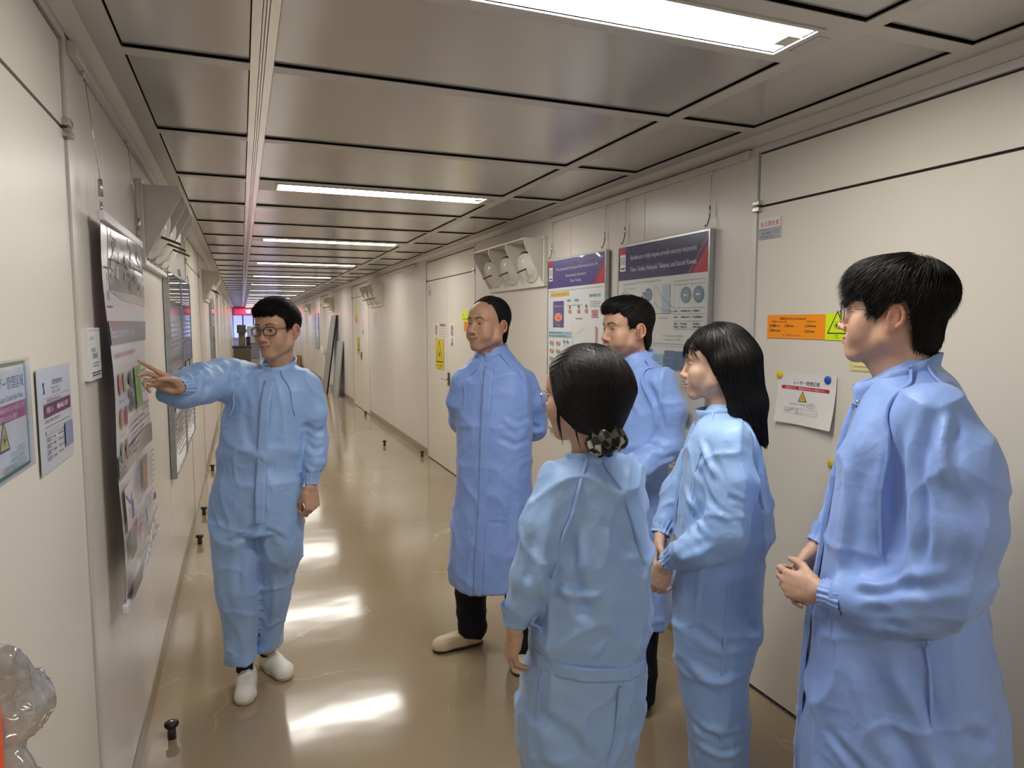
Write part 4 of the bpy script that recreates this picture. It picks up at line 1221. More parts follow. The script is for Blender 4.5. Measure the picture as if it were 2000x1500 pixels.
# --- picture rails and runner hooks
def rail(side, ya, yb, label, hooks=(), z=2.338):
    sg = 1 if side == 'right' else -1; X = XR if sg > 0 else XL
    e = MB(); e.box((min(X, X - sg * 0.022), ya, z - 0.016), (max(X, X - sg * 0.022), yb, z + 0.016), M_FRAME, 0.003)
    o = e.build('picture_rail'); tag(o, label, 'picture rail')
    for y in (ya, yb): MB().box((min(X, X - sg * 0.024), y - 0.008, z - 0.018), (max(X, X - sg * 0.024), y + 0.008, z + 0.018), M_PLASTW, 0.002).build('end_cap', o)
    for y in hooks:
        h_ = MB(); h_.tube([(X - sg * 0.012, y, z - 0.014), (X - sg * 0.012, y, z - 0.034)], [0.008, 0.003], M_PLASTW, 8); h_.tube([(X - sg * 0.012, y, z - 0.034), (X - sg * 0.012, y, z - 0.040)], 0.0018, M_DKSTEEL, 5)
        h_.build('runner_hook', o)
rail('right', 2.432, 4.46, 'pale picture rail above the two framed posters', (2.678, 3.438, 3.67, 4.425))
rail('right', 8.50, 10.40, 'picture rail above the empty wall past the double door', (8.6, 9.3, 9.5))
rail('left', 2.16, 4.05, 'picture rail that carries the hanging banner', (2.295, 3.08))
rail('left', 4.20, 6.02, 'picture rail above the framed posters of the banner wall', (4.31, 5.07, 5.19, 5.93))

# --- wall units with three round nozzles under slanted fins
M_NOZ = noisy('white_enamel', '#d6d1c6', '#dcd7cc', 8, (0.22, 0.3))
def nozzle_unit(side, y0, z0, label, w=1.20, h=0.36):
    sg = 1 if side == 'right' else -1; X = XR if sg > 0 else XL
    e = empty('nozzle_unit', (X, y0, z0)); e.scale = (sg, 1, 1)       # local -x points into the corridor
    b = MB(); b.box((-0.014, 0, 0), (0, w, h), M_NOZ, 0.004); b.build('back_plate', e)
    r = MB(); t = 0.022
    for lo, hi in (((-0.030, 0, 0), (-0.012, w, t)), ((-0.030, 0, h - t), (-0.012, w, h)), ((-0.030, 0, t), (-0.012, t, h - t))): r.box(lo, hi, M_NOZ, 0.003)
    r.build('rim', e)
    P = 0.17
    ys = [0.03, 0.03 + (w - 0.05) / 3, 0.03 + 2 * (w - 0.05) / 3, w - 0.02]
    for y in ys:
        f = MB(); a, c = y - 0.004, y + 0.004
        pr = [(-0.012, h - 0.02), (-P, h - 0.02), (-P, h - 0.07), (-0.03, 0.03), (-0.012, 0.03)]
        f.add([(x, a, z) for x, z in pr] + [(x, c, z) for x, z in pr], [tuple(range(5)), tuple(range(9, 4, -1))] + [(i, (i + 1) % 5 + 0, (i + 1) % 5 + 5, i + 5) for i in range(5)], M_NOZ)
        f.build('fin', e)
    for a, c in zip(ys, ys[1:]):
        tp = MB(); tp.box((-P, a, h - 0.026), (-0.012, c, h - 0.018), M_NOZ); tp.build('top_plate', e)
        m = Matrix.Translation((-0.060, (a + c) / 2, h * 0.40)) @ Matrix.Rotation(math.radians(-90 - 22), 4, 'Y') @ Matrix.Rotation(math.radians(14), 4, 'X')
        d = MB(); d.lathe([(0.040, -0.02), (0.108, -0.010), (0.114, 0.004), (0.107, 0.009), (0.084, -0.002), (0.070, 0.008), (0.045, 0.018), (0.0, 0.022)], M_NOZ, 32, m)
        nz = d.build('nozzle', e)
        g = MB(); g.lathe([(0.112, -0.016), (0.124, -0.016), (0.124, -0.010), (0.112, -0.010)], M_BLACK, 32, m); g.build('gap_ring', nz)
        l = MB(); l.tube([m @ Vector((0, 0.0, 0.02)), m @ Vector((0.0, 0.0, 0.11))], 0.006, M_DKSTEEL, 8); l.build('lever', nz)
    tag(e, label, 'nozzle unit', 'nozzle units along the walls')
nozzle_unit('right', 4.53, 1.885, 'white unit of three round nozzles above the balding man')
nozzle_unit('right', 10.70, 1.885, 'nozzle unit on the wall past the double door')
nozzle_unit('right', 16.75, 1.885, 'nozzle unit above the two leaning boards')
nozzle_unit('right', 22.6, 1.885, 'farthest nozzle unit on the poster wall')
nozzle_unit('left', 3.33, 1.870, 'nozzle unit above the hanging banner, seen from its side', 0.90)
nozzle_unit('left', 8.75, 1.885, 'second nozzle unit on the banner wall')

# --- notices on the double door
def no_entry(y, z, label):
    s = Sheet(0.20, 0.245)
    s.ring(0.10, 0.165, 0.058, 0.010, '#9c3b38'); s.rect(0.088, 0.125, 0.112, 0.205, '#2a2a2a'); s.disc(0.10, 0.195, 0.014, '#2a2a2a'); s.line([(0.06, 0.125), (0.14, 0.205)], 0.008, '#9c3b38')
    s.text('土足', 0.10, 0.050, 0.045, '#2c2b2a', 'c', bold=0.002); s.text('厳禁', 0.10, 0.010, 0.040, '#2c2b2a', 'c', bold=0.002)
    put_sheet('door_notice', 'right', y, z, s, '#e2dfd6', label, 'notice', 0.001, -0.003, 0.4, 'no-entry notices on the double door')
no_entry(7.69, 1.375, 'white notice with a circled sign, on the far leaf of the double door'); no_entry(7.06, 1.375, 'white notice with a circled sign, next to the yellow and orange cards')
s = Sheet(0.30, 0.24); s.rect(0.04, 0.20, 0.26, 0.225, '#b2555a'); s.lines(0.03, 0.18, 0.24, 5, 0.03, 0.006, '#b9b7b2', rnd)
put_sheet('door_notice', 'right', 7.48, 1.385, s, '#d6d2c8', 'plain grey notice with a red heading on the double door', 'notice', 0.001, -0.003, 0.4)
s = Sheet(0.34, 0.34); s.poly([(0, 0), (0.34, 0), (0.34, 0.06), (0.17, 0.34), (0, 0.06)], '#d9c221'); s.laser(0.17, 0.075, 0.27, '#d9c221', '#26210c', 0.05); s.text('レーザー使用中', 0.17, 0.028, 0.034, '#26210c', 'c', 0.3); s.text('LASER', 0.17, 0.004, 0.022, '#26210c', 'c')
o = put_sheet('laser_sign', 'right', 7.62, 1.105, s, '#d9c221', 'tall yellow laser warning sign hanging on the double door', 'sign', 0.002, 0.0, 0.4)
s = Sheet(0.30, 0.10)
for i in range(3): s.text(('↑', '！', '↓')[i], 0.05 + 0.10 * i, 0.035, 0.05, '#3d4410', 'c')
s.lines(0.03, 0.022, 0.24, 1, 0.01, 0.006, '#3d4410', rnd)
put_sheet('door_label', 'right', 6.62, 1.640, s, '#dcee22', 'bright yellow label beside the balding man\'s forehead', 'label', 0.001, -0.003, 0.4)
s = Sheet(0.24, 0.10); s.lines(0.02, 0.085, 0.2, 5, 0.016, 0.005, '#a8620e', rnd)
put_sheet('door_label', 'right', 6.55, 1.538, s, '#f59c1c', 'orange label below the bright yellow one on the double door', 'label', 0.001, -0.003, 0.4)
s = Sheet(0.12, 0.14); s.rect(0, 0, 0.12, 0.07, '#a3a9b5'); s.text('安全', 0.06, 0.085, 0.04, '#454a52', 'c')
put_sheet('door_plate', 'right', 7.93, 1.94, s, '#d9d9d6', 'small two-tone plate high on the far leaf of the double door', 'plate', 0.001, -0.003, 0.4)
# second double door
s = Sheet(0.28, 0.30); s.rect(0, 0.16, 0.28, 0.30, '#d4e43a'); s.rect(0, 0, 0.28, 0.14, '#ef9d3a')
put_sheet('door_label', 'right', 13.55, 1.62, s, '#e9dfc0', 'yellow and orange label on the second double door', 'label', 0.001, -0.003, 0.4)
s = Sheet(0.28, 0.32); s.laser(0.14, 0.06, 0.26, '#d6c02a', '#26210c'); s.text('LASER', 0.14, 0.02, 0.04, '#26210c', 'c')
put_sheet('laser_sign', 'right', 13.32, 1.04, s, '#d6c02a', 'small yellow laser sign on the second double door', 'sign', 0.002, 0.0, 0.4)
s = Sheet(0.30, 0.36); s.ring(0.15, 0.24, 0.08, 0.015, '#a83d3a'); s.text('厳禁', 0.15, 0.06, 0.09, '#2c2b2a', 'c')
put_sheet('door_notice', 'right', 12.80, 1.36, s, '#e0ddd4', 'white notice with a circled sign on the second double door', 'notice', 0.001, -0.003, 0.4)
s = Sheet(0.26, 0.30); s.lines(0.03, 0.26, 0.2, 6, 0.035, 0.008, '#a8a5a0', rnd)
put_sheet('wall_plate', 'right', 11.55, 1.50, s, '#d6d3ca', 'plain pale plate on the wall before the second double door', 'plate', 0.003, 0.0, 0.4)

# --- far down the right wall
def leaning(y, x_foot, ztop, w, t, face, edge, label):
    e = MB(); ang = math.atan2(XR - 0.01 - x_foot, ztop); L = math.hypot(XR - 0.01 - x_foot, ztop)
    e.box((-t, 0, 0), (0, w, L), flat(face, 0.4)); e.box((-t - 0.002, -0.02, 0), (0.002, 0.0, L), flat(edge, 0.4)); e.box((-t - 0.002, w, 0), (0.002, w + 0.02, L), flat(edge, 0.4))
    o = e.build('leaning_board'); o.matrix_world = Matrix.Translation((x_foot, y, 0.0)) @ Matrix.Rotation(ang, 4, 'Y')
    tag(o, label, 'board', 'boards leaning on the far wall')
leaning(16.1, 1.80, 1.80, 0.9, 0.03, '#8f8f8d', '#191919', 'tall dark-edged board leaning on the wall far down the corridor')
leaning(15.2, 1.92, 1.22, 0.8, 0.03, '#a9adb0', '#a9adb0', 'shorter grey board leaning in front of the taller one')
e = empty('framed_poster', (XR, 20.6, 0.9)); fr = MB()
for lo, hi in (((-0.03, -0.45, 0), (0, -0.43, 1.0)), ((-0.03, 0.43, 0), (0, 0.45, 1.0)), ((-0.03, -0.43, 0), (0, 0.43, 0.02)), ((-0.03, -0.43, 0.98), (0, 0.43, 1.0))): fr.box(lo, hi, M_ALU)
fr.build('frame', e); MB().box((-0.02, -0.43, 0.02), (0, 0.43, 0.98), flat('#b9c0cf', 0.15)).build('sheet', e); MB().box((-0.022, -0.36, 0.55), (-0.0205, 0.36, 0.9), flat('#6f84ad', 0.15)).build('print', e)
tag(e, 'small framed bluish poster far along the wall of doors', 'poster')
bx = MB(); bx.box((-0.2, -0.3, 0), (0.2, 0.3, 0.42), flat('#9a7a52', 0.7)); cb = bx.build('cardboard_box', None, (1.84, 27.0, 0)); MB().box((-0.205, -0.03, 0.1), (-0.2005, 0.03, 0.421), flat('#b7986d', 0.5)).build('packing_tape', cb)
tag(cb, 'brown cardboard box on the floor behind the presenter\'s shoulder', 'box')
pn = MB(); pn.lathe([(0, 0), (0.055, 0), (0.06, 0.01), (0.06, 0.16), (0.045, 0.19), (0, 0.195)], M_WHITE, 18); po = pn.build('wall_dispenser', None, (XR - 0.062, 18.8, 0.80)); tag(po, 'rounded white dispenser on the far wall', 'dispenser')
MB().box((0.0, -0.05, 0.02), (0.062, 0.05, 0.17), M_PLASTW).build('bracket', po)

# --- left wall: door notices
s = Sheet(0.30, 0.205)
s.box(0.0, 0.0, 0.285, 0.205, 0.007, '#2f6b4c'); s.rect(0.007, 0.007, 0.278, 0.198, '#e2e2e6', 0.25)
s.text('レーザー管理区域', 0.27, 0.158, 0.026, '#3b3c40', 'r', 0.24, bold=0.0008); s.text('Laser Controlled Area', 0.262, 0.136, 0.015, '#4a4b50', 'r')
s.rect(0.012, 0.098, 0.276, 0.130, '#b23a5c', 0.25); s.text('関係者以外の立入りを禁止します。', 0.27, 0.117, 0.0105, '#f0d9df', 'r', 0.25); s.text('危険防止のため（厳守）', 0.22, 0.102, 0.0105, '#f0d9df', 'r', 0.2)
s.laser(0.135, 0.048, 0.062, '#d8bd2c', '#24200f', 0.07)
s.text('クラス３B', 0.198, 0.034, 0.0095, '#3b3c40', 'r'); s.text('クラス４', 0.244, 0.036, 0.0095, '#3b3c40', 'r'); s.text('CLASS 3B', 0.198, 0.024, 0.0095, '#3b3c40', 'r'); s.text('CLASS 4', 0.244, 0.026, 0.0095, '#3b3c40', 'r'); s.box(0.203, 0.022, 0.250, 0.047, 0.0008, '#3b3c40')
s.lines(0.12, 0.020, 0.14, 3, 0.004, 0.0013, '#6a6b70', rnd)
put_sheet('laser_notice', 'left', 1.315, 1.343, s, '#cfd2cc', 'green-bordered laser area notice in a plastic sleeve, cut by the picture edge', 'notice', 0.001, 0.0, 0.25)
sl = MB(); sl.box((0, 0, 0.004), (0.31, 0.215, 0.0046), M_FILM); so = sl.build('plastic_sleeve'); so.matrix_world = wall_mat('left', 1.311, 1.338, 0.001); tag(so, 'clear plastic sleeve over the green-bordered notice', 'sleeve')
s = Sheet(0.295, 0.225)
s.poly([(0.040, 0.170), (0.058, 0.170), (0.046, 0.182), (0.058, 0.194), (0.040, 0.194), (0.052, 0.182)], '#2d3f78')
s.text('緊急時連絡 体制', 0.12, 0.186, 0.013, '#4b4f63'); s.text('Emergency Contact', 0.11, 0.176, 0.0085, '#6b7085'); s.text('事故・火災・救急', 0.12, 0.166, 0.0085, '#6b7085')
s.box(0.040, 0.148, 0.280, 0.160, 0.0006, '#7d7f8a'); s.text('緊急連絡先 EMERGENCY CALL', 0.07, 0.150, 0.009, '#8a4a63')
s.rect(0.040, 0.118, 0.280, 0.147, '#5f2440', 0.3); s.text('内線 111', 0.060, 0.127, 0.016, '#e6d6dd'); s.text('048-462-1119', 0.150, 0.127, 0.018, '#e6d6dd', 'l', 0.12, bold=0.0008)
s.text('落ち着いて場所と状況を知らせる', 0.045, 0.106, 0.009, '#44465a'); s.lines(0.045, 0.098, 0.23, 1, 0.004, 0.0016, '#6f7283', rnd)
s.rect(0.045, 0.080, 0.200, 0.090, '#a9adb8')
for i in range(4): s.line([(0.045, 0.078 - i * 0.014), (0.27, 0.078 - i * 0.014)], 0.0006, '#8a8d99'); s.lines(0.050, 0.074 - i * 0.014, 0.035, 2, 0.005, 0.0022, '#4b4e5c', rnd); s.lines(0.105, 0.073 - i * 0.014, 0.02, 1, 0.005, 0.004, '#4b4e5c', rnd); s.lines(0.15, 0.073 - i * 0.014, 0.05, 1, 0.005, 0.003, '#6b6e7c', rnd)
s.rect(0.205, 0.030, 0.282, 0.088, '#7f8bab', 0.3); s.line([(0.20, 0.022), (0.27, 0.022)], 0.001, '#c98a8a')
put_sheet('emergency_sheet', 'left', 1.675, 1.298, s, '#c3c5cc', 'grey laminated emergency contact sheet with a maroon band on the near door', 'notice', 0.0012, 0.001, 0.15)
s = Sheet(0.165, 0.145)
s.text('お知らせ', 0.02, 0.112, 0.014, '#a7a4a4'); s.text('安全管理', 0.03, 0.078, 0.014, '#5d6270'); s.text('重要事項', 0.045, 0.060, 0.017, '#4b5060'); s.lines(0.045, 0.048, 0.09, 2, 0.008, 0.003, '#7b7f8a', rnd); s.lines(0.03, 0.022, 0.12, 2, 0.007, 0.004, '#4b5060', rnd); s.box(0.012, 0.006, 0.158, 0.139, 0.0008, '#8a8c92')
put_sheet('leaflet_holder', 'left', 2.148, 1.462, s, '#e2e0de', 'small white leaflet block stuck to the wall between door and banner', 'notice', 0.014, 0.0, 0.4)

# --- hanging banner on the left wall
def banner():
    w, h = 0.80, 1.155
    e = empty('hanging_banner', (0, 0, 0)); e.matrix_world = wall_mat('left', 2.29, 0.765, 0.038)
    s = Sheet(w, h, True)
    pw = [('#6d6a72', 0.70, 0.98, 0.10, 1.0)]
    s.rect(0.10, h - 0.20, w, h - 0.012, '#8b8790', 0.15); s.poly([(0.10, h - 0.20), (w, h - 0.20), (w, h - 0.235), (0.30, h - 0.225)], '#b3b0b8', 0.15)
    for i in range(34):
        u = rnd.uniform(0.12, w - 0.1); v = h - rnd.uniform(0.03, 0.19); a = rnd.uniform(0.02, 0.09); b = rnd.uniform(0.01, 0.04)
        s.poly([(u, v), (u + a, v - b * 0.3), (u + a * 0.8, v + b), (u + a * 0.2, v + b * 0.8)], rnd.choice(['#a7a3ab', '#6f6b74', '#c9c6cc', '#5c5862', '#97939c', '#b8a9a5']), 0.15)
    s.line([(0.12, h - 0.105), (w - 0.04, h - 0.105)], 0.005, '#4c4954')
    s.line([(0.03, h - 0.135), (0.10, h - 0.135)], 0.005, '#4a4a4a'); s.text('手', 0.04, h - 0.18, 0.035, '#3f3f43'); s.text('動', 0.05, h - 0.23, 0.035, '#3f3f43'); s.line([(0.04, h - 0.25), (0.11, h - 0.25)], 0.005, '#4a4a4a')
    def head(v, t):
        s.rect(0.0, v, w, v + 0.072, '#56545a', 0.2); s.text(t, 0.02, v + 0.022, 0.042, '#c9c7cc', 'l', w * 0.62)
    head(h - 0.365, 'Research Objectives 研究の目的'); head(h - 0.770, 'Our Research 研究内容')
    s.text('Towards ', 0.03, h - 0.405, 0.028, '#8a8288'); s.text('fluorescence 3D imaging capability', 0.135, h - 0.405, 0.028, '#c4737a', 'l', 0.42)
    for i in range(3):
        for j in range(2): s.disc(0.07 + 0.085 * j, h - 0.485 - 0.105 * i, 0.024, ('#b96f66', '#8f9a6e', '#c08468', '#a3586a', '#9aa383', '#b98372')[i * 2 + j], 0.034)
        s.lines(0.06, h - 0.535 - 0.105 * i, 0.09, 1, 0.01, 0.004, '#a8a6ab', rnd)
    for i in range(22): s.disc(rnd.uniform(0.24, 0.38), h - rnd.uniform(0.465, 0.60), rnd.uniform(0.010, 0.020), rnd.choice(['#77756f', '#5e6a5c', '#8a8d84', '#4f5a50']))
    s.rect(0.42, h - 0.600, 0.50, h - 0.455, '#62b03c', 0.3); s.rect(0.512, h - 0.600, 0.60, h - 0.455, '#5aa83a', 0.3); s.rect(0.42, h - 0.600, 0.60, h - 0.580, '#5b8f6a', 0.3); s.rect(0.42, h - 0.61, 0.60, h - 0.602, '#c9b35a', 0.3)
    s.lines(0.62, h - 0.45, 0.14, 1, 0.01, 0.006, '#c4737a', rnd); s.lines(0.62, h - 0.475, 0.14, 4, 0.025, 0.006, '#7b7980', rnd); s.lines(0.63, h - 0.60, 0.12, 2, 0.016, 0.008, '#8a888f', rnd); s.lines(0.62, h - 0.650, 0.14, 1, 0.01, 0.007, '#c4737a', rnd)
    s.lines(0.26, h - 0.625, 0.14, 6, 0.020, 0.007, '#77757b', rnd); s.lines(0.45, h - 0.628, 0.12, 3, 0.020, 0.008, '#77757b', rnd)
    s.poly([(0.02, h - 0.93), (0.19, h - 0.93), (0.19, h - 0.80), (0.02, h - 0.80)], '#d8c8c6', 0.3); s.line([(0.03, h - 0.82), (0.10, h - 0.86), (0.16, h - 0.84)], 0.010, '#5d6f9c'); s.rect(0.12, h - 0.92, 0.18, h - 0.86, '#6d7ca6'); s.line([(0.04, h - 0.92), (0.08, h - 0.87), (0.11, h - 0.925)], 0.006, '#b8704e')
    s.rect(0.50, h - 0.92, 0.62, h - 0.79, '#7c5a44', 0.3); s.disc(0.56, h - 0.86, 0.020, '#c58a52', 0.04); s.lines(0.24, h - 0.80, 0.2, 6, 0.02, 0.006, '#9a989f', rnd); s.lines(0.66, h - 0.80, 0.11, 7, 0.02, 0.006, '#8a888f', rnd)
    s.rect(0.02, h - 1.02, 0.14, h - 0.94, '#6e655c', 0.3); s.disc(0.25, h - 0.975, 0.075, '#d6a9b6', 0.036); s.text('Nanophotonics', 0.25, h - 0.98, 0.018, '#a85f78', 'c', 0.12)
    s.lines(0.36, h - 0.95, 0.38, 4, 0.018, 0.006, '#8f8d94', rnd); s.rect(0.44, h - 1.02, 0.47, h - 0.965, '#7a766e'); s.rect(0.70, h - 1.00, 0.76, h - 0.975, '#4f4d53')
    s.poly([(0.02, h - 1.085), (w - 0.02, h - 1.045), (w - 0.02, h - 1.035), (0.02, h - 1.075)], '#5d5b60', 0.2); s.rect(0.02, h - 1.145, 0.22, h - 1.09, '#6b625a', 0.3)
    for i in range(20): u = rnd.uniform(0.24, 0.72); v = h - rnd.uniform(1.07, 1.14); s.poly([(u, v), (u + 0.06, v + 0.004), (u + 0.05, v + 0.02), (u + 0.01, v + 0.018)], rnd.choice(['#b7b3ae', '#8c8782', '#d0ccc6', '#6f6a66']), 0.2)
    n = 22
    def wave(u, v):
        a, b = u / w, v / h
        return 0.006 * math.sin(a * 5 + 1) * math.sin(b * 4.5) + 0.010 * (1 - b) + 0.004 * math.sin(b * 13 + a * 3)
    vs = [(w * i / n, h * j / n, wave(w * i / n, h * j / n)) for i in range(n + 1) for j in range(n + 1)]
    fs = [(i * (n + 1) + j, (i + 1) * (n + 1) + j, (i + 1) * (n + 1) + j + 1, i * (n + 1) + j + 1) for i in range(n) for j in range(n)]
    b0 = len(vs); vs2 = vs + [(x, y, z - 0.001) for x, y, z in vs]
    MB().add(vs2, fs + [tuple(b0 + k for k in f[::-1]) for f in fs], flat('#cfccd2', 0.22), True).build('sheet', e)
    s.mb.v = [(x, y, z + wave(x, y) + 0.0006) for x, y, z in s.mb.v]; s.mb.build('print', e)
    t = MB(); t.box((-0.012, h - 0.006, -0.008), (w + 0.012, h + 0.022, 0.010), flat('#d9d3dd', 0.3), 0.003); t.build('top_bar', e)
    t = MB(); t.box((-0.02, -0.016, 0.002), (w + 0.02, 0.012, 0.020), flat('#d9d3dd', 0.3), 0.004); t.build('bottom_bar', e)
    for u in (0.005, w - 0.01):
        k = MB(); k.tube([(u, h + 0.02, 0), (u, h + 0.04, 0.0)], 0.004, M_STEEL, 6); k.tube([(u, h + 0.04, 0), (u + 0.006, h + 0.052, 0.004), (u, h + 0.064, 0), (u - 0.006, h + 0.052, -0.004)], 0.0022, M_STEEL, 6, closed=True); k.tube([(u, h + 0.062, 0), (u, h + 0.110, 0)], [0.007, 0.0055], M_STEEL, 8)
        k.build('clasp', e)
        k = MB(); k.tube([(u, h + 0.110, 0), (u, 2.297 - 0.765, -0.024)], 0.0011, M_STEEL, 5); k.build('wire', e)
    tag(e, 'glossy hanging paper banner the presenter points at', 'banner')
banner()
# --- framed posters further along the left wall
def left_frame(y0, w, z0, h, label, tint):
    e = empty('framed_poster', (0, 0, 0)); e.matrix_world = wall_mat('left', y0, z0, 0.028)
    fr = MB(); t = 0.014
    for lo, hi in (((-t, -t, -0.024), (0, h + t, 0.006)), ((w, -t, -0.024), (w + t, h + t, 0.006)), ((0, -t, -0.024), (w, 0, 0.006)), ((0, h, -0.024), (w, h + t, 0.006))): fr.box(lo, hi, M_ALU)
    fr.build('frame', e)
    bk = MB(); bk.box((-t - 0.001, -t, -0.027), (w + t, h + t, -0.0245), M_BLACK); bk.build('backing', e)
    MB().box((0, 0, -0.02), (w, h, 0.0), flat('#c8c8cb', 0.12)).build('sheet', e)
    s = Sheet(w, h); s.rect(0, h - 0.16, w, h, tint, 0.12); s.lines(0.05, h - 0.22, w - 0.1, 8, 0.03, 0.010, '#8f8f96', rnd); s.rect(0.05, h * 0.3, w * 0.45, h * 0.5, '#9aa2b5', 0.12); s.rect(w * 0.55, h * 0.3, w - 0.05, h * 0.5, '#b7a59b', 0.12); s.lines(0.05, h * 0.26, w - 0.1, 7, 0.03, 0.010, '#8f8f96', rnd)
    s.mb.build('print', e); MB().box((0, 0, 0.002), (w, h, 0.0025), M_FILM).build('clear_cover', e)
    for u in (0.03, w - 0.03):
        k = MB(); k.tube([(u, h + t, 0), (u, h + t + 0.05, -0.006)], 0.003, M_DKSTEEL, 5); k.build('hook', e)
    tag(e, label, 'poster', 'framed posters on the banner wall')
left_frame(4.28, 0.82, 0.75, 1.16, 'narrow-looking framed poster with a black edge just past the presenter\'s hand', '#8d8a93')
left_frame(5.16, 0.80, 0.78, 1.14, 'second framed poster of the banner wall, behind the first', '#8a93a3')
left_frame(10.3, 0.80, 0.80, 1.12, 'far framed poster on the banner wall', '#9a8f93')

# --- rubber door stops on the floor
def stop(x, y, label):
    m = MB(); m.lathe([(0, 0), (0.016, 0), (0.0155, 0.05), (0.016, 0.052), (0, 0.052)], M_DKSTEEL, 18)
    o = m.build('door_stop', None, (x, y, 0)); c = MB(); c.lathe([(0.014, 0.050), (0.024, 0.050), (0.0265, 0.056), (0.0255, 0.064), (0.018, 0.069), (0.008, 0.070), (0, 0.070)], M_BLACK, 20); c.build('rubber_cap', o)
    d = MB(); d.lathe([(0, 0.0702), (0.007, 0.0702), (0.006, 0.0716), (0, 0.072)], M_STEEL, 12); d.build('screw_head', o)
    tag(o, label, 'door stop', 'rubber door stops along the walls')
stop(-0.305, 2.86, 'black capped door stop on the floor near the lower edge, before the presenter')
stop(-0.335, 5.42, 'door stop on the floor behind the presenter\'s elbow, below the framed posters')
stop(-0.345, 6.25, 'door stop near the second framed poster')
stop(-0.345, 8.12, 'door stop farthest along the banner wall')
stop(1.72, 8.98, 'door stop standing off the baseboard past the double door')
stop(2.00, 8.06, 'door stop at the far jamb of the double door'); stop(1.99, 12.1, 'door stop at the near jamb of the second double door')

# --- far end of the corridor: lit workshop front with machines
M_BLUE = emis('lit_blue_wall', srgb('#a9b8f0'), 1.0)
fe = S(MB().box((XL - 0.2, Y1, 0), (XR + 0.2, Y1 + 0.1, CZ + 0.1), flat('#aab2d8', 0.5)).build('wall_far'), 'bluish end wall at the far end of the corridor')
w1 = S(MB().box((XL + 0.05, Y1 - 0.06, 0.9), (XR - 0.3, Y1 - 0.01, 2.0), M_BLUE).build('window_1'), 'bright window with bluish light at the end of the corridor')
for x in (0.05, 0.55, 1.2): MB().box((x, Y1 - 0.08, 0.9), (x + 0.06, Y1 - 0.055, 2.0), flat('#5b6680', 0.4)).build('window_frame', w1)
sg = MB().box((XL + 0.1, Y1 - 0.5, 2.06), (1.6, Y1 - 0.44, 2.32), emis('backlit_red', srgb('#e8325f'), 0.6)).build('end_sign'); tag(sg, 'backlit pinkish red sign under the ceiling at the corridor end', 'sign')
MB().box((0.25, Y1 - 0.52, 2.12), (0.45, Y1 - 0.505, 2.26), M_WHITE).build('print', sg)
for x in (0.0, 1.3): MB().box((x, Y1 - 0.48, 2.32), (x + 0.03, Y1 - 0.46, CZ), M_STEEL).build('hanger', sg)
mc = empty('workshop_machine', (-0.02, 31.5, 0)); mt_ = flat('#5e5848', 0.5)
for nm, lo, hi, m in (('bed', (-0.32, -0.5, 0), (0.36, 0.5, 0.55), mt_), ('column', (-0.10, -0.2, 0.55), (0.16, 0.3, 1.45), flat('#7d735c', 0.5)), ('table', (-0.36, -0.4, 0.55), (0.40, 0.3, 0.66), flat('#3b3a36', 0.5)), ('motor_head', (-0.16, -0.45, 1.2), (0.2, 0.0, 1.55), flat('#4b483f', 0.5)), ('control_box', (0.2, -0.3, 0.66), (0.36, -0.1, 1.05), M_BLACK)):
    MB().box(lo, hi, m, 0.02).build(nm, mc)
tag(mc, 'dark workshop machine standing at the far end of the corridor', 'machine')
mc = empty('workshop_machine', (0.55, 34.0, 0))
for nm, lo, hi, m in (('stand', (-0.2, -0.2, 0), (0.2, 0.2, 0.7), flat('#8f97a8', 0.4)), ('cabinet', (-0.3, -0.3, 0.7), (0.3, 0.3, 1.5), flat('#b5bdd2', 0.3)), ('arm', (-0.5, -0.05, 1.2), (-0.3, 0.05, 1.35), M_WHITE)):
    MB().box(lo, hi, m, 0.02).build(nm, mc)
tag(mc, 'pale cabinet-like machine beside the presenter\'s glasses at the corridor end', 'machine')
# --- orange post with a clear plastic bag pulled over it, lower left
M_ORANGE = noisy('orange_plastic', '#e0552a', '#e86233', 9, (0.35, 0.45))
px_, py_ = -0.372, 1.178
m = MB(); m.lathe([(0, 0), (0.05, 0), (0.05, 0.02), (0.028, 0.03), (0.022, 0.05), (0.021, 1.12), (0.017, 1.145), (0, 1.15)], M_ORANGE, 20)
po = m.build('orange_post', None, (px_, py_, 0)); MB().lathe([(0.0225, 0.60), (0.0235, 0.605), (0.0235, 0.70), (0.0225, 0.705)], M_WHITE, 20).build('reflective_band', po)
tag(po, 'thin orange post in the lower corner under the plastic bag', 'post')
def bag_material():
    m = bpy.data.materials.new('clear_plastic'); m.use_nodes = True; nt = m.node_tree
    for n in list(nt.nodes): nt.nodes.remove(n)
    o = nt.nodes.new('ShaderNodeOutputMaterial'); t = nt.nodes.new('ShaderNodeBsdfTransparent'); t.inputs[0].default_value = (0.86, 0.85, 0.84, 1)
    g = nt.nodes.new('ShaderNodeBsdfGlossy'); g.inputs['Roughness'].default_value = 0.12
    d = nt.nodes.new('ShaderNodeBsdfDiffuse'); d.inputs[0].default_value = (0.6, 0.58, 0.56, 1)
    lw = nt.nodes.new('ShaderNodeLayerWeight'); lw.inputs[0].default_value = 0.35
    m1 = nt.nodes.new('ShaderNodeMixShader'); m1.inputs[0].default_value = 0.22
    m2 = nt.nodes.new('ShaderNodeMixShader')
    nt.links.new(t.outputs[0], m1.inputs[1]); nt.links.new(d.outputs[0], m1.inputs[2])
    nt.links.new(lw.outputs['Facing'], m2.inputs[0]); nt.links.new(m1.outputs[0], m2.inputs[1]); nt.links.new(g.outputs[0], m2.inputs[2])
    nt.links.new(m2.outputs[0], o.inputs[0]); return m
BF = Field((-0.42, 1.05, 0.66), (-0.20, 1.46, 1.18), 0.005)
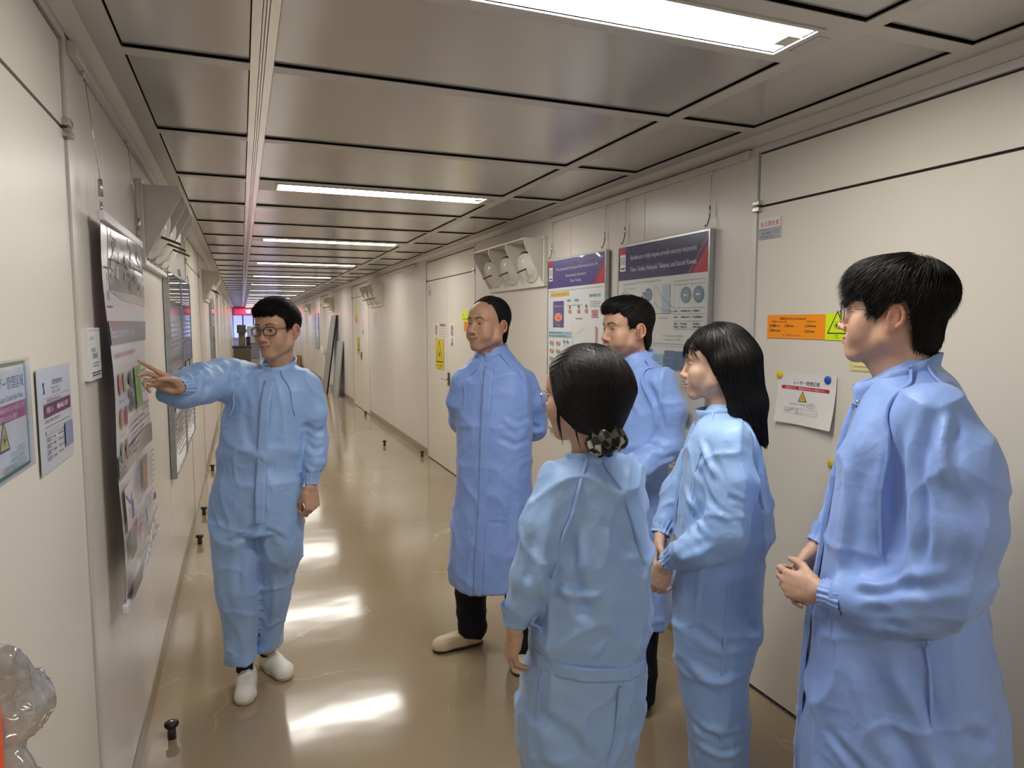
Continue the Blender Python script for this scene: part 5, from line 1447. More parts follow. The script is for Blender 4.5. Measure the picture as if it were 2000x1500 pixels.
BF.cone((-0.358, 1.195, 1.115), (-0.350, 1.250, 1.030), 0.030, 0.045, 0.04)
BF.cone((-0.352, 1.250, 1.020), (-0.350, 1.388, 0.970), 0.042, 0.005, 0.03)
BF.cone((-0.352, 1.250, 1.010), (-0.358, 1.232, 0.958), 0.042, 0.012, 0.03)
BF.cone((-0.352, 1.215, 0.925), (-0.345, 1.225, 0.800), 0.030, 0.085, 0.03)
V, Q = BF.nets(1); N = vnormals(V, Q)
V = V + N * (0.008 * facet(V * vec(20, 20, 14), 3) + 0.005 * crest(V * 26, 8, 5))[:, None]
V[:, 0] = np.maximum(V[:, 0], XL + 0.004)
bo = link('plastic_bag', np_mesh('plastic_bag', V, Q), None, [bag_material()])
tag(bo, 'crumpled clear plastic bag over the orange post in the lower corner', 'plastic bag')
# ---------------------------------------------------------------- six people in blue clean-room clothes
def fabric(name, c1, c2):
    m, nt, b = _nt(name)
    tc = nt.nodes.new('ShaderNodeTexCoord')
    n = nt.nodes.new('ShaderNodeTexNoise'); n.inputs['Scale'].default_value = 5; n.inputs['Detail'].default_value = 5
    nt.links.new(tc.outputs['Object'], n.inputs['Vector'])
    r = nt.nodes.new('ShaderNodeValToRGB'); r.color_ramp.elements[0].color = (*srgb(c1), 1); r.color_ramp.elements[1].color = (*srgb(c2), 1)
    r.color_ramp.elements[0].position = 0.3; r.color_ramp.elements[1].position = 0.7
    nt.links.new(n.outputs['Fac'], r.inputs[0]); nt.links.new(r.outputs[0], b.inputs['Base Color'])
    b.inputs['Roughness'].default_value = 0.46; b.inputs['Specular IOR Level'].default_value = 0.42
    b.inputs['Sheen Weight'].default_value = 0.25; b.inputs['Sheen Roughness'].default_value = 0.4
    wn = nt.nodes.new('ShaderNodeTexNoise'); wn.inputs['Scale'].default_value = 6; wn.inputs['Detail'].default_value = 2
    nt.links.new(tc.outputs['Object'], wn.inputs['Vector'])
    wm = nt.nodes.new('ShaderNodeMixRGB'); wm.blend_type = 'ADD'; wm.inputs[0].default_value = 0.12
    nt.links.new(tc.outputs['Object'], wm.inputs[1]); nt.links.new(wn.outputs['Color'], wm.inputs[2])
    n2 = nt.nodes.new('ShaderNodeTexVoronoi'); n2.feature = 'F1'; n2.inputs['Scale'].default_value = 11; n2.inputs['Detail'].default_value = 2.0; n2.inputs['Roughness'].default_value = 0.4
    n3 = nt.nodes.new('ShaderNodeTexNoise'); n3.inputs['Scale'].default_value = 900; n3.inputs['Detail'].default_value = 0
    nt.links.new(wm.outputs[0], n2.inputs['Vector']); nt.links.new(tc.outputs['Object'], n3.inputs['Vector'])
    ad = nt.nodes.new('ShaderNodeMath'); ad.operation = 'MULTIPLY_ADD'; ad.inputs[1].default_value = 0.04
    nt.links.new(n3.outputs['Fac'], ad.inputs[0]); nt.links.new(n2.outputs['Distance'], ad.inputs[2])
    bp = nt.nodes.new('ShaderNodeBump'); bp.inputs['Strength'].default_value = 0.35; bp.inputs['Distance'].default_value = 0.012
    nt.links.new(ad.outputs[0], bp.inputs['Height']); nt.links.new(bp.outputs[0], b.inputs['Normal'])
    return m
M_COVER = fabric('light_blue_coverall', '#95b8ea', '#9dbfee')
M_COAT = fabric('cornflower_blue_coat', '#87a7e8', '#8faeec')
M_SKIN = attr_mat('skin', 0.48, 0.38, bump=0.10, bscale=320)
def hair_mat(name, c1, c2, ro):
    return noisy(name, c1, c2, 30, ro, spec=0.35, stretch=(1, 1, 0.15))
M_HAIR = hair_mat('black_hair', '#0d0b0b', '#171313', (0.42, 0.58))
M_HAIRG = hair_mat('glossy_black_hair', '#0d0a0a', '#191212', (0.36, 0.48))
M_HAIRB = hair_mat('greying_hair', '#131112', '#2a2726', (0.45, 0.6))
M_TROUSER = noisy('dark_trousers', '#14151c', '#1b1d26', 30, (0.7, 0.85), spec=0.2, bump=0.1, bscale=60)
M_SHOEW = noisy('white_shoe', '#dedbd0', '#e6e3d9', 12, (0.45, 0.55))
M_SHOEB = noisy('beige_shoe', '#cbb795', '#d3c0a0', 12, (0.4, 0.5))
M_SOLE = flat('#b9b3a2', 0.6); M_SOLED = flat('#2b2722', 0.6); M_SOCK = flat('#101013', 0.85)
M_LENS = M_FILM

def wrinkle(V, N, seed, a=0.0055, f=6.5, vert=0.0, creases=(), waist=None, vz=(9, -9)):
    W = V + 0.05 * np.stack([vnoise(V * 4.1 + 3 * k, seed + k) for k in range(3)], 1)
    S1 = vec(1, 1, 0.45)
    d = a * 1.5 * crest(W * S1 * f * 0.75, seed, 7) + a * 0.8 * crest(W * vec(1, 1, 0.6) * f * 1.5, seed + 5, 7) + a * 0.9 * facet(W * S1 * f * 1.05, seed + 7) + a * 0.4 * facet(W * f * 2.4, seed + 11)
    if vert:
        g = sstep(V[:, 2], vz[0], vz[1]) if vz[0] < vz[1] else 1 - sstep(V[:, 2], vz[1], vz[0])
        d = d + vert * (g if vz != (9, -9) else 1) * crest(W * vec(7, 7, 1.0), seed + 9, 5)
    if creases: d = d + crease(V, creases)
    if waist:
        zc, sx, cx, cy = waist
        ang = np.arctan2(V[:, 1] - cy, V[:, 0] - cx); zl = zc + sx * (V[:, 0] - cx)
        g = np.exp(-((V[:, 2] - zl) / 0.022) ** 2)
        d = d * (1 - 0.7 * g) + g * (0.0022 * np.sin(ang * 46 + 2 * np.sin(ang * 7)) - 0.003) + 0.006 * np.exp(-((V[:, 2] - zl - 0.055) / 0.03) ** 2)
    return d

class Person:
    def __init__(s, base, rz, label, head, skin, seed):
        s.base, s.rz, s.label, s.H, s.skin, s.seed = base, rz, label, head, np.array(skin), seed
        s.body = []; s.kids = []
    def head(s, h=0.0021, neck_to=None, paint=None, **kw):
        O = s.H.O; b = 0.15 * s.H.sc
        F = Field(O - vec(b, b, 0.27 * s.H.sc), O + vec(b, b, 0.135 * s.H.sc), h)
        sculpt_head(F, s.H, neck_to=neck_to, **kw)
        V, Q = F.nets(2); s.HF = F
        s.body.append((V, Q, paint_head(V, s.H, s.skin, seed=s.seed, **(paint or {}))))
    def hands(s, specs, h=0.0024):
        """specs: list of dict(W,d,n,side,curls,thumb,spread,sc, elbow)"""
        for q in specs:
            W = np.asarray(q['W'], float); F = Field(W - 0.21, W + 0.21, q.get('h', h))
            hand_field(F, W, q['d'], q['n'], q['side'], q['curls'], q.get('thumb', (30, 15, 0.5)), q.get('spread', 5), q.get('sc', 1.0))
            el = np.asarray(q['elbow'], float); v = nrm(el - W); sc = q.get('sc', 1.0)
            F.cone(W + v * 0.0, W + v * 0.14, 0.0215 * sc, 0.030 * sc, 0.012)
            V, Q = F.nets(2)
            s.body.append((V, Q, skin_tone_hand(V, F, s.skin, s.seed)))
    def core(s, fn, lo, hi, h=0.014):
        """the rest of the body, under the clothes"""
        F = Field(lo, hi, h); fn(F); V, Q = F.nets(1)
        s.body.append((V, Q, np.tile(np.array(s.skin, float), (len(V), 1))))
    def add(s, name, V, Q, mat, sub=(), label=None, tone=None):
        s.kids.append((name, V, Q, mat, sub, label, tone))
    def build(s, group=None):
        V, Q, T = join(s.body)
        root = link('person', np_mesh('person', V, Q, T), None, [M_SKIN])
        root.location = (s.base[0], s.base[1], 0); root.rotation_euler = (0, 0, s.rz)
        tag(root, s.label, 'person', 'people in blue clean-room clothes')
        for name, V, Q, mat, sub, label, tone in s.kids:
            o = link(name, V.mesh(name), root) if isinstance(V, MB) else link(name, np_mesh(name, V, Q, tone), root, [mat])
            if label: o['label'] = label
            for q in sub:
                n2, V2, Q2, m2 = q
                link(n2, V2.mesh(n2), o) if isinstance(V2, MB) else link(n2, np_mesh(n2, V2, Q2), o, [m2])
        return root

def collar(c, th, rl, rf, h, rise=0.03, flare=0.004, gap=12, over=0, wav=0.0015, seed=1, thick=0.0035, drop=0.0):
    """stand collar: c centre of its lower edge; th heading; rl/rf half width across / front-back; the back stands 'rise' higher; gap degrees open at the front"""
    M = head_frame(th); f, l = M[:, 0], M[:, 1]; n = 64
    a = np.radians(np.linspace(gap, 360 - gap + over, n))
    rows = []
    for k, (t, o) in enumerate([(-0.25, 0.004), (0, 0.003), (0.5, 0.003 + flare * 0.4), (1, 0.003 + flare), (1, flare - thick), (0.4, -thick + flare * 0.3), (0, -thick)]):
        R = o + wav * vnoise(np.stack([a * 5, a * 0 + t * 2, a * 0 + seed], 1), seed) + 0.0035 * (np.degrees(a) > 350 - gap) * (over > 0)
        z = c[2] + t * h + rise * (0.5 - 0.5 * np.cos(a)) - drop * t * (np.cos(a) > 0.8)
        rows.append(np.asarray(c)[None] * [1, 1, 0] + np.outer(np.cos(a) * (rf + R), f) + np.outer(np.sin(a) * (rl + R), l) + np.stack([0 * a, 0 * a, z], 1))
    V = np.concatenate(rows); m = len(rows); idx = np.arange(m * n).reshape(m, n)
    Q = np.stack([idx[:-1, :-1], idx[:-1, 1:], idx[1:, 1:], idx[1:, :-1]], -1).reshape(-1, 4)
    e = np.array([[idx[1, k], idx[3, k], idx[4, k], idx[6, k]] for k in (0, n - 1)])
    return V, np.concatenate([Q, e])

def cuff(p, d, r, l=0.035, rip=0.05, waves=17, squash=0.85, up=(0, 0, 1)):
    """gathered elastic sleeve end at p pointing along d"""
    d = nrm(d); u = nrm(np.cross(d, up)); w = np.cross(d, u); p = np.asarray(p, float)
    rows = [(p - d * l * 1.0, u, w, r * 1.30, r * 1.30 * squash, rip * 0.8, waves), (p - d * l * 0.55, u, w, r * 1.13, r * 1.13 * squash, rip, waves), (p - d * l * 0.40, u, w, r, r * squash, rip, waves),
            (p - d * 0.003, u, w, r * 0.98, r * 0.98 * squash, rip, waves), (p, u, w, r * 1.04, r * 1.04 * squash, rip * 1.3, waves), (p + d * 0.001, u, w, r * 0.93, r * 0.93 * squash, rip, waves), (p - d * 0.02, u, w, r * 0.85, r * 0.85 * squash, rip, waves)]
    return ring_band(rows)

def shoe(toe, heel, mat, sole, top=0.075, w=0.048, tongue=False):
    toe = vec(*toe, 0); heel = vec(*heel, 0); d = nrm(toe - heel); L = np.linalg.norm(toe - heel); q = vec(-d[1], d[0], 0)
    F = Field(np.minimum(toe, heel) - vec(0.09, 0.09, 0.02), np.maximum(toe, heel) + vec(0.09, 0.09, 0.16), 0.005)
    def P(a, b, z): return heel + d * a * L + q * b + vec(0, 0, z)
    F.cone(P(0.17, 0, 0.036), P(0.45, 0, 0.036), w * 0.78, w * 0.86, 0.02); F.cone(P(0.45, 0, 0.032), P(0.80, 0.004, 0.026), w * 0.86, w * 0.92, 0.02)
    F.cone(P(0.80, 0.004, 0.026), P(0.86, 0.0, 0.024), w * 0.92, w * 0.80, 0.02)
    F.cone(P(0.20, 0, 0.04), P(0.30, 0, top), w * 0.74, w * 0.72, 0.02); F.cone(P(0.30, 0, top), P(0.62, 0, 0.050), w * 0.70, w * 0.62, 0.025)
    F.cut(lambda X, Y, Z: 0.012 - Z + 0 * X + 0 * Y, 0.004)
    F.cut(lambda X, Y, Z: Z - (0.115 if top > 0.06 else 0.074) + 0 * X + 0 * Y, 0.006)
    V, Q = F.nets(2)
    G = Field(np.minimum(toe, heel) - vec(0.09, 0.09, 0.02), np.maximum(toe, heel) + vec(0.09, 0.09, 0.05), 0.005)
    G.cone(P(0.17, 0, 0.01), P(0.5, 0, 0.01), w * 0.80, w * 0.88, 0.02); G.cone(P(0.5, 0, 0.01), P(0.84, 0.003, 0.01), w * 0.88, w * 0.86, 0.02)
    G.cut(lambda X, Y, Z: np.abs(Z - 0.0085) - 0.0080 + 0 * X + 0 * Y, 0.003)
    V2, Q2 = G.nets(1)
    V2[:, 2] = np.maximum(V2[:, 2], 0.0006)
    subs = [('sole', V2, Q2, sole)]
    if tongue:
        K = Field(np.minimum(toe, heel) - vec(0.09, 0.09, 0.02), np.maximum(toe, heel) + vec(0.09, 0.09, 0.16), 0.0045)
        up = nrm(vec(*(d[:2] * 0.45), 1)); Mx = np.stack([nrm(d - up * np.dot(d, up)), q, up], 1)
        K.ell(P(0.50, 0, 0.071), (0.040, 0.029, 0.007), Mx, 0.0); tv, tq = K.nets(2); subs.append(('tongue', tv, tq, mat))
        ink = MB(); pts = [P(0.57 + 0.012 * (i % 2), 0.016 - 0.0046 * i, 0.0) for i in range(8)]
        pts = K.project(np.array(pts) + vec(0, 0, 0.072), 0.0006)
        ink.tube(list(pts), 0.0009, flat('#3f4048', 0.7), 4); subs.append(('ink_mark', ink, None, None))
    return V, Q, subs

def glasses(H, w=0.0235, h=0.0185, r=0.0017, f0=0.1005, mat=None, du=-0.003, temple_u=0.008, sq=2.6):
    mb = MB(); mat = mat or M_BLACK; P = lambda f, l, u: tuple(H.p(f, l, u)); n = 28
    ln = MB()
    for s in (-1, 1):
        pts = []
        for k in range(n):
            t = 2 * math.pi * k / n; c, q = math.cos(t), math.sin(t)
            x = math.copysign(abs(c) ** (2 / sq), c) * w; y = math.copysign(abs(q) ** (2 / sq), q) * h
            l = s * (0.0335) + x; pts.append(P(f0 - abs(l) ** 2 * 4.2, l, du + y))
        mb.tube(pts, r, mat, 6, closed=True)
        ctr = P(f0 - 0.0335 ** 2 * 4.2, s * 0.0335, du)
        ln.add([ctr] + pts, [(0, k + 1, (k + 1) % n + 1) for k in range(n)], M_LENS, True)
        e = s * (0.0335 + w)
        mb.tube([P(f0 - e * e * 4.2, e, du + 0.006), P(f0 - 0.018, s * 0.066, temple_u), P(0.03, s * 0.0745, temple_u), P(-0.005, s * 0.0775, temple_u + 0.004), P(-0.022, s * 0.0785, temple_u - 0.012)], r * 0.9, mat, 6)
        mb.tube([P(f0 - 0.008, s * 0.012, du - 0.004), P(f0 - 0.016, s * 0.011, du - 0.009)], 0.0016, M_FILM, 6)
    mb.tube([P(f0 - 0.0008, -0.0335 + w - 0.001, du + 0.004), P(f0 + 0.003, -0.004, du + 0.0065), P(f0 + 0.003, 0.004, du + 0.0065), P(f0 - 0.0008, 0.0335 - w + 0.001, du + 0.004)], r * 0.95, mat, 6)
    return mb, ln

def lay(person, F, items):
    """bands and seams laid on a garment field"""
    out = []
    for name, pts, half, thick, wav in items:
        V, Q = ribbon(F, pts, half, 0.002, thick, wav=wav, seed=len(out) + 1)
        out.append((name, V, Q, None))
    return out

def simple_hair(H, caps, line, crown, fwd, down, n, seed, steps=7, step=0.006, r=0.0011, free=0.35, off=(0.0, 0.004), h=0.003, extra=None, jitter=0.28, pad=0.19, cuts=()):
    G = Field(H.O - vec(pad, pad, pad + 0.02), H.O + pad, h)
    hair_field(G, H, caps, line)
    for c in cuts: G.cut(H.grid(c), 0.005)
    if extra: extra(G)
    V, Q = G.nets(2); V = V + vnormals(V, Q) * (0.0012 * fbm(V * 60, seed, 2))[:, None]
    rg = np.random.default_rng(seed); cr = H.p(*crown)
    def flow(P):
        d = P - cr; return d / (np.linalg.norm(d, axis=1)[:, None] + 1e-6) + np.array([0, 0, -down]) + H.M[:, 0] * fwd
    SV, SQ = strands(G, surf_seeds(V, rg, n), flow, steps, step, off, r, rg, free=free, jitter=jitter)
    z = np.zeros((len(V), 3)); V, Q, _ = join([(V, Q, z), (SV, SQ, np.zeros((len(SV), 3)))])
    return V, Q
# --- presenter: light blue coverall, black glasses, pointing at the banner
def person_presenter():
    H = Head((0.004, -0.02, 1.592), head_frame(18, 2, 2), 1.0)
    p = Person((0.143, 3.029), -YAW, 'man in a light blue coverall and black glasses pointing at the banner', H, (0.56, 0.33, 0.22), 11)
    sm = dict(smile=0.9)
    p.head(neck_to=(-0.008, 0.03, 1.38), paint=dict(gaze=(-0.0035, 0.0), eye_open=1.15, smile=0.9, stubble=0.10, teeth=True, brow_w=0.9), cheek=1.0, jaw=0.96, neck=0.050, **sm)
    V, Q = simple_hair(H, [((-0.014, 0, 0.042), (0.101, 0.0785, 0.084)), ((0.012, 0, 0.082), (0.080, 0.064, 0.050)), ((0.076, 0, 0.082), (0.024, 0.048, 0.022))],
                       [(-.2, -.098), (-.085, -.092), (-.056, -.06), (-.046, -.01), (-.038, .020), (.0, .022), (.006, -.004), (.022, -.008), (.032, .03), (.042, .054), (.070, .068), (.09, .066), (.2, .066)],
                       (-0.06, 0, 0.10), 0.5, 0.12, 6000, 21, off=(0.0, 0.006), r=0.0007, step=0.0065)
    p.add('hair', V, Q, M_HAIR)
    mb, ln = glasses(H, 0.0255, 0.0175, 0.0018, 0.1010, M_BLACK)
    p.add('glasses', mb, None, None, [('lenses', ln, None, None)], 'black plastic glasses')
    p.hands([dict(W=(-0.264, -0.330, 1.378), d=(-0.57, -0.66, 0.46), n=(-0.35, 0.72, 0.40), side=-1, curls=[(-4, 3, 2), (20, 24, 12), (34, 36, 20), (40, 42, 22)], thumb=(14, 34, 0.3), spread=5, sc=0.98, elbow=(-0.265, -0.19, 1.37)),
             dict(W=(0.128, -0.035, 0.935), d=(0.10, -0.12, -1), n=(0.75, -0.62, 0.0), side=1, curls=[(48, 70, 35), (55, 75, 40), (60, 80, 40), (65, 80, 40)], thumb=(12, 38, 0.7), spread=2, elbow=(0.13, 0.02, 1.16))])
    F = Field((-0.44, -0.37, 0.05), (0.26, 0.33, 1.50), 0.0075)
    F.loft([(1.455, -0.006, 0.022, 0.060, 0.052), (1.440, -0.008, 0.020, 0.080, 0.062), (1.418, -0.012, 0.015, 0.128, 0.082), (1.38, -0.02, 0.01, 0.162, 0.104), (1.30, -0.035, 0, 0.172, 0.120), (1.18, -0.062, 0, 0.176, 0.125), (1.07, -0.090, 0, 0.183, 0.126), (1.02, -0.094, 0, 0.180, 0.120),
            (0.95, -0.103, 0, 0.193, 0.130), (0.84, -0.114, 0.005, 0.197, 0.135), (0.74, -0.118, 0.01, 0.190, 0.13)], 0.03)
    F.loft([(0.80, -0.205, 0.005, 0.108, 0.125), (0.675, -0.206, 0.005, 0.114, 0.118), (0.50, -0.210, 0.005, 0.097, 0.102), (0.33, -0.216, 0.03, 0.080, 0.09), (0.20, -0.226, 0.045, 0.070, 0.08), (0.095, -0.229, 0.055, 0.066, 0.075)], 0.006)
    F.loft([(0.80, -0.012, 0.02, 0.095, 0.12), (0.636, -0.026, 0.04, 0.090, 0.108), (0.526, -0.058, 0.075, 0.074, 0.095), (0.378, -0.082, 0.11, 0.066, 0.088), (0.22, -0.125, 0.16, 0.058, 0.075), (0.088, -0.159, 0.20, 0.056, 0.070)], 0.006)
    F.path([(-0.135, 0.01, 1.378), (-0.215, -0.05, 1.385), (-0.262, -0.16, 1.385), (-0.275, -0.225, 1.382), (-0.276, -0.262, 1.382)], [0.080, 0.080, 0.076, 0.062, 0.036], 0.035)
    F.path([(-0.262, -0.17, 1.365), (-0.300, -0.235, 1.350), (-0.335, -0.290, 1.352)], [0.066, 0.058, 0.026], 0.05)
    F.path([(0.110, 0.01, 1.345), (0.138, 0.01, 1.24), (0.143, 0.03, 1.13), (0.140, 0.0, 1.03), (0.128, -0.025, 0.965)], [0.066, 0.060, 0.055, 0.049, 0.036], 0.02)
    F.cut(lambda X, Y, Z: 0.118 - Z + 0 * X + 0 * Y, 0.004)
    cr = [([(-0.20, -0.10, 1.43), (-0.13, -0.12, 1.36), (-0.09, -0.13, 1.25)], 0.014, -0.008), ([(-0.20, -0.12, 1.45), (-0.19, -0.14, 1.38), (-0.22, -0.13, 1.31)], 0.013, -0.012), ([(-0.24, -0.21, 1.45), (-0.20, -0.23, 1.38), (-0.25, -0.24, 1.31)], 0.012, -0.012), ([(-0.27, -0.27, 1.44), (-0.22, -0.28, 1.40), (-0.27, -0.30, 1.33)], 0.010, 0.011), ([(-0.30, -0.20, 1.45), (-0.24, -0.18, 1.46), (-0.20, -0.16, 1.42)], 0.010, 0.010),
          ([(-0.19, -0.05, 1.45), (-0.15, -0.09, 1.42), (-0.10, -0.10, 1.38)], 0.010, 0.008), ([(-0.24, -0.06, 1.46), (-0.22, -0.09, 1.43), (-0.18, -0.11, 1.39)], 0.010, 0.008),
          ([(-0.07, -0.12, 0.80), (-0.13, -0.13, 0.74), (-0.22, -0.12, 0.70)], 0.014, -0.011), ([(-0.06, -0.12, 0.78), (0.0, -0.11, 0.74), (0.05, -0.08, 0.69)], 0.014, -0.009), ([(-0.10, -0.12, 0.74), (-0.15, -0.11, 0.62), (-0.17, -0.09, 0.48)], 0.016, -0.009),
          ([(0.10, -0.05, 1.20), (0.16, -0.05, 1.16), (0.19, 0.0, 1.17)], 0.012, -0.010), ([(0.10, -0.04, 1.12), (0.15, -0.04, 1.09), (0.19, 0.0, 1.10)], 0.011, -0.010), ([(0.10, -0.05, 1.03), (0.14, -0.05, 1.00), (0.18, 0.0, 1.01)], 0.010, 0.010),
          ([(-0.12, -0.13, 1.30), (-0.10, -0.13, 1.18), (-0.06, -0.13, 1.08)], 0.018, -0.006), ([(0.02, -0.13, 1.32), (0.0, -0.13, 1.20), (-0.03, -0.13, 1.10)], 0.016, 0.006),
          ([(-0.27, -0.10, 0.55), (-0.23, -0.10, 0.38), (-0.24, -0.06, 0.2)], 0.016, 0.007), ([(-0.04, -0.03, 0.55), (-0.06, 0.02, 0.40), (-0.10, 0.08, 0.25)], 0.014, 0.007)]
    V, Q = cloth_mesh(F, lambda V, N: wrinkle(V, N, 31, 0.0062, 6.5, 0.004, cr, (1.03, 0.02, -0.09, 0)))
    sub = lay(p, F, [('placket', [(-0.008, -0.12, 1.405), (-0.018, -0.15, 1.30), (-0.030, -0.15, 1.15), (-0.043, -0.15, 1.0), (-0.052, -0.15, 0.80)], 0.019, 0.0035, 0.0012),
                     ('seam', [(-0.045, -0.07, 1.455), (-0.07, -0.09, 1.44), (-0.12, -0.12, 1.38), (-0.16, -0.12, 1.30), (-0.19, -0.10, 1.24)], 0.002, 0.0005, 0.0),
                     ('seam', [(0.03, -0.07, 1.455), (0.045, -0.09, 1.44), (0.08, -0.12, 1.38), (0.095, -0.12, 1.30), (0.10, -0.10, 1.24)], 0.002, 0.0005, 0.0)])
    sub = [(n, v, q, M_COVER) for n, v, q, _ in sub]
    cv, cq = collar((-0.008, 0.014, 1.402), 4, 0.068, 0.070, 0.036, 0.050, 0.004, 2, 6); sub.append(('collar', cv, cq, M_COVER))
    cv, cq = cuff((-0.273, -0.325, 1.381), (-0.05, -1.0, 0.0), 0.036, 0.055, 0.06, 15); sub.append(('cuff', cv, cq, M_COVER))
    cv, cq = cuff((0.127, -0.029, 0.945), (-0.02, -0.1, -1), 0.033, 0.05, 0.06, 15, up=(0, 1, 0)); sub.append(('cuff', cv, cq, M_COVER))
    p.add('coverall', V, Q, M_COVER, sub, 'light blue zip-front coverall with gathered waist')
    for toe, heel in (((-0.160, -0.105), (-0.236, 0.155)), ((-0.040, 0.105), (-0.215, 0.285))):
        v, q, sub = shoe(toe, heel, M_SHOEW, M_SOLE, 0.045, 0.047, True); p.add('shoe', v, q, M_SHOEW, sub, 'white slip-on shoe')
    for c in ((-0.222, 0.075), (-0.172, 0.225)):
        mb = MB(); mb.lathe([(0.036, 0.07), (0.036, 0.10), (0.040, 0.16), (0, 0.16)], M_SOCK, 20, Matrix.Translation((c[0], c[1], 0))); p.add('sock', mb, None, None)
    def core(G):
        G.path([(-0.01, 0.03, 1.34), (-0.09, 0.01, 1.05), (-0.11, 0.01, 0.85)], [0.07, 0.09, 0.10], 0.03)
        G.path([(-0.19, 0.01, 0.82), (-0.21, 0.03, 0.45), (-0.222, 0.075, 0.07)], [0.07, 0.05, 0.032], 0.03); G.path([(-0.03, 0.01, 0.82), (-0.07, 0.09, 0.45), (-0.172, 0.225, 0.07)], [0.065, 0.045, 0.032], 0.03)
        G.path([(-0.12, 0.01, 1.37), (-0.23, -0.06, 1.375), (-0.265, -0.20, 1.38), (-0.272, -0.30, 1.38)], [0.045, 0.04, 0.035, 0.024], 0.02); G.path([(0.10, 0.01, 1.32), (0.14, 0.03, 1.14), (0.128, -0.03, 0.96)], [0.045, 0.035, 0.025], 0.02)
    p.core(core, (-0.42, -0.36, 0.02), (0.25, 0.32, 1.48))
    return p.build()
person_presenter()
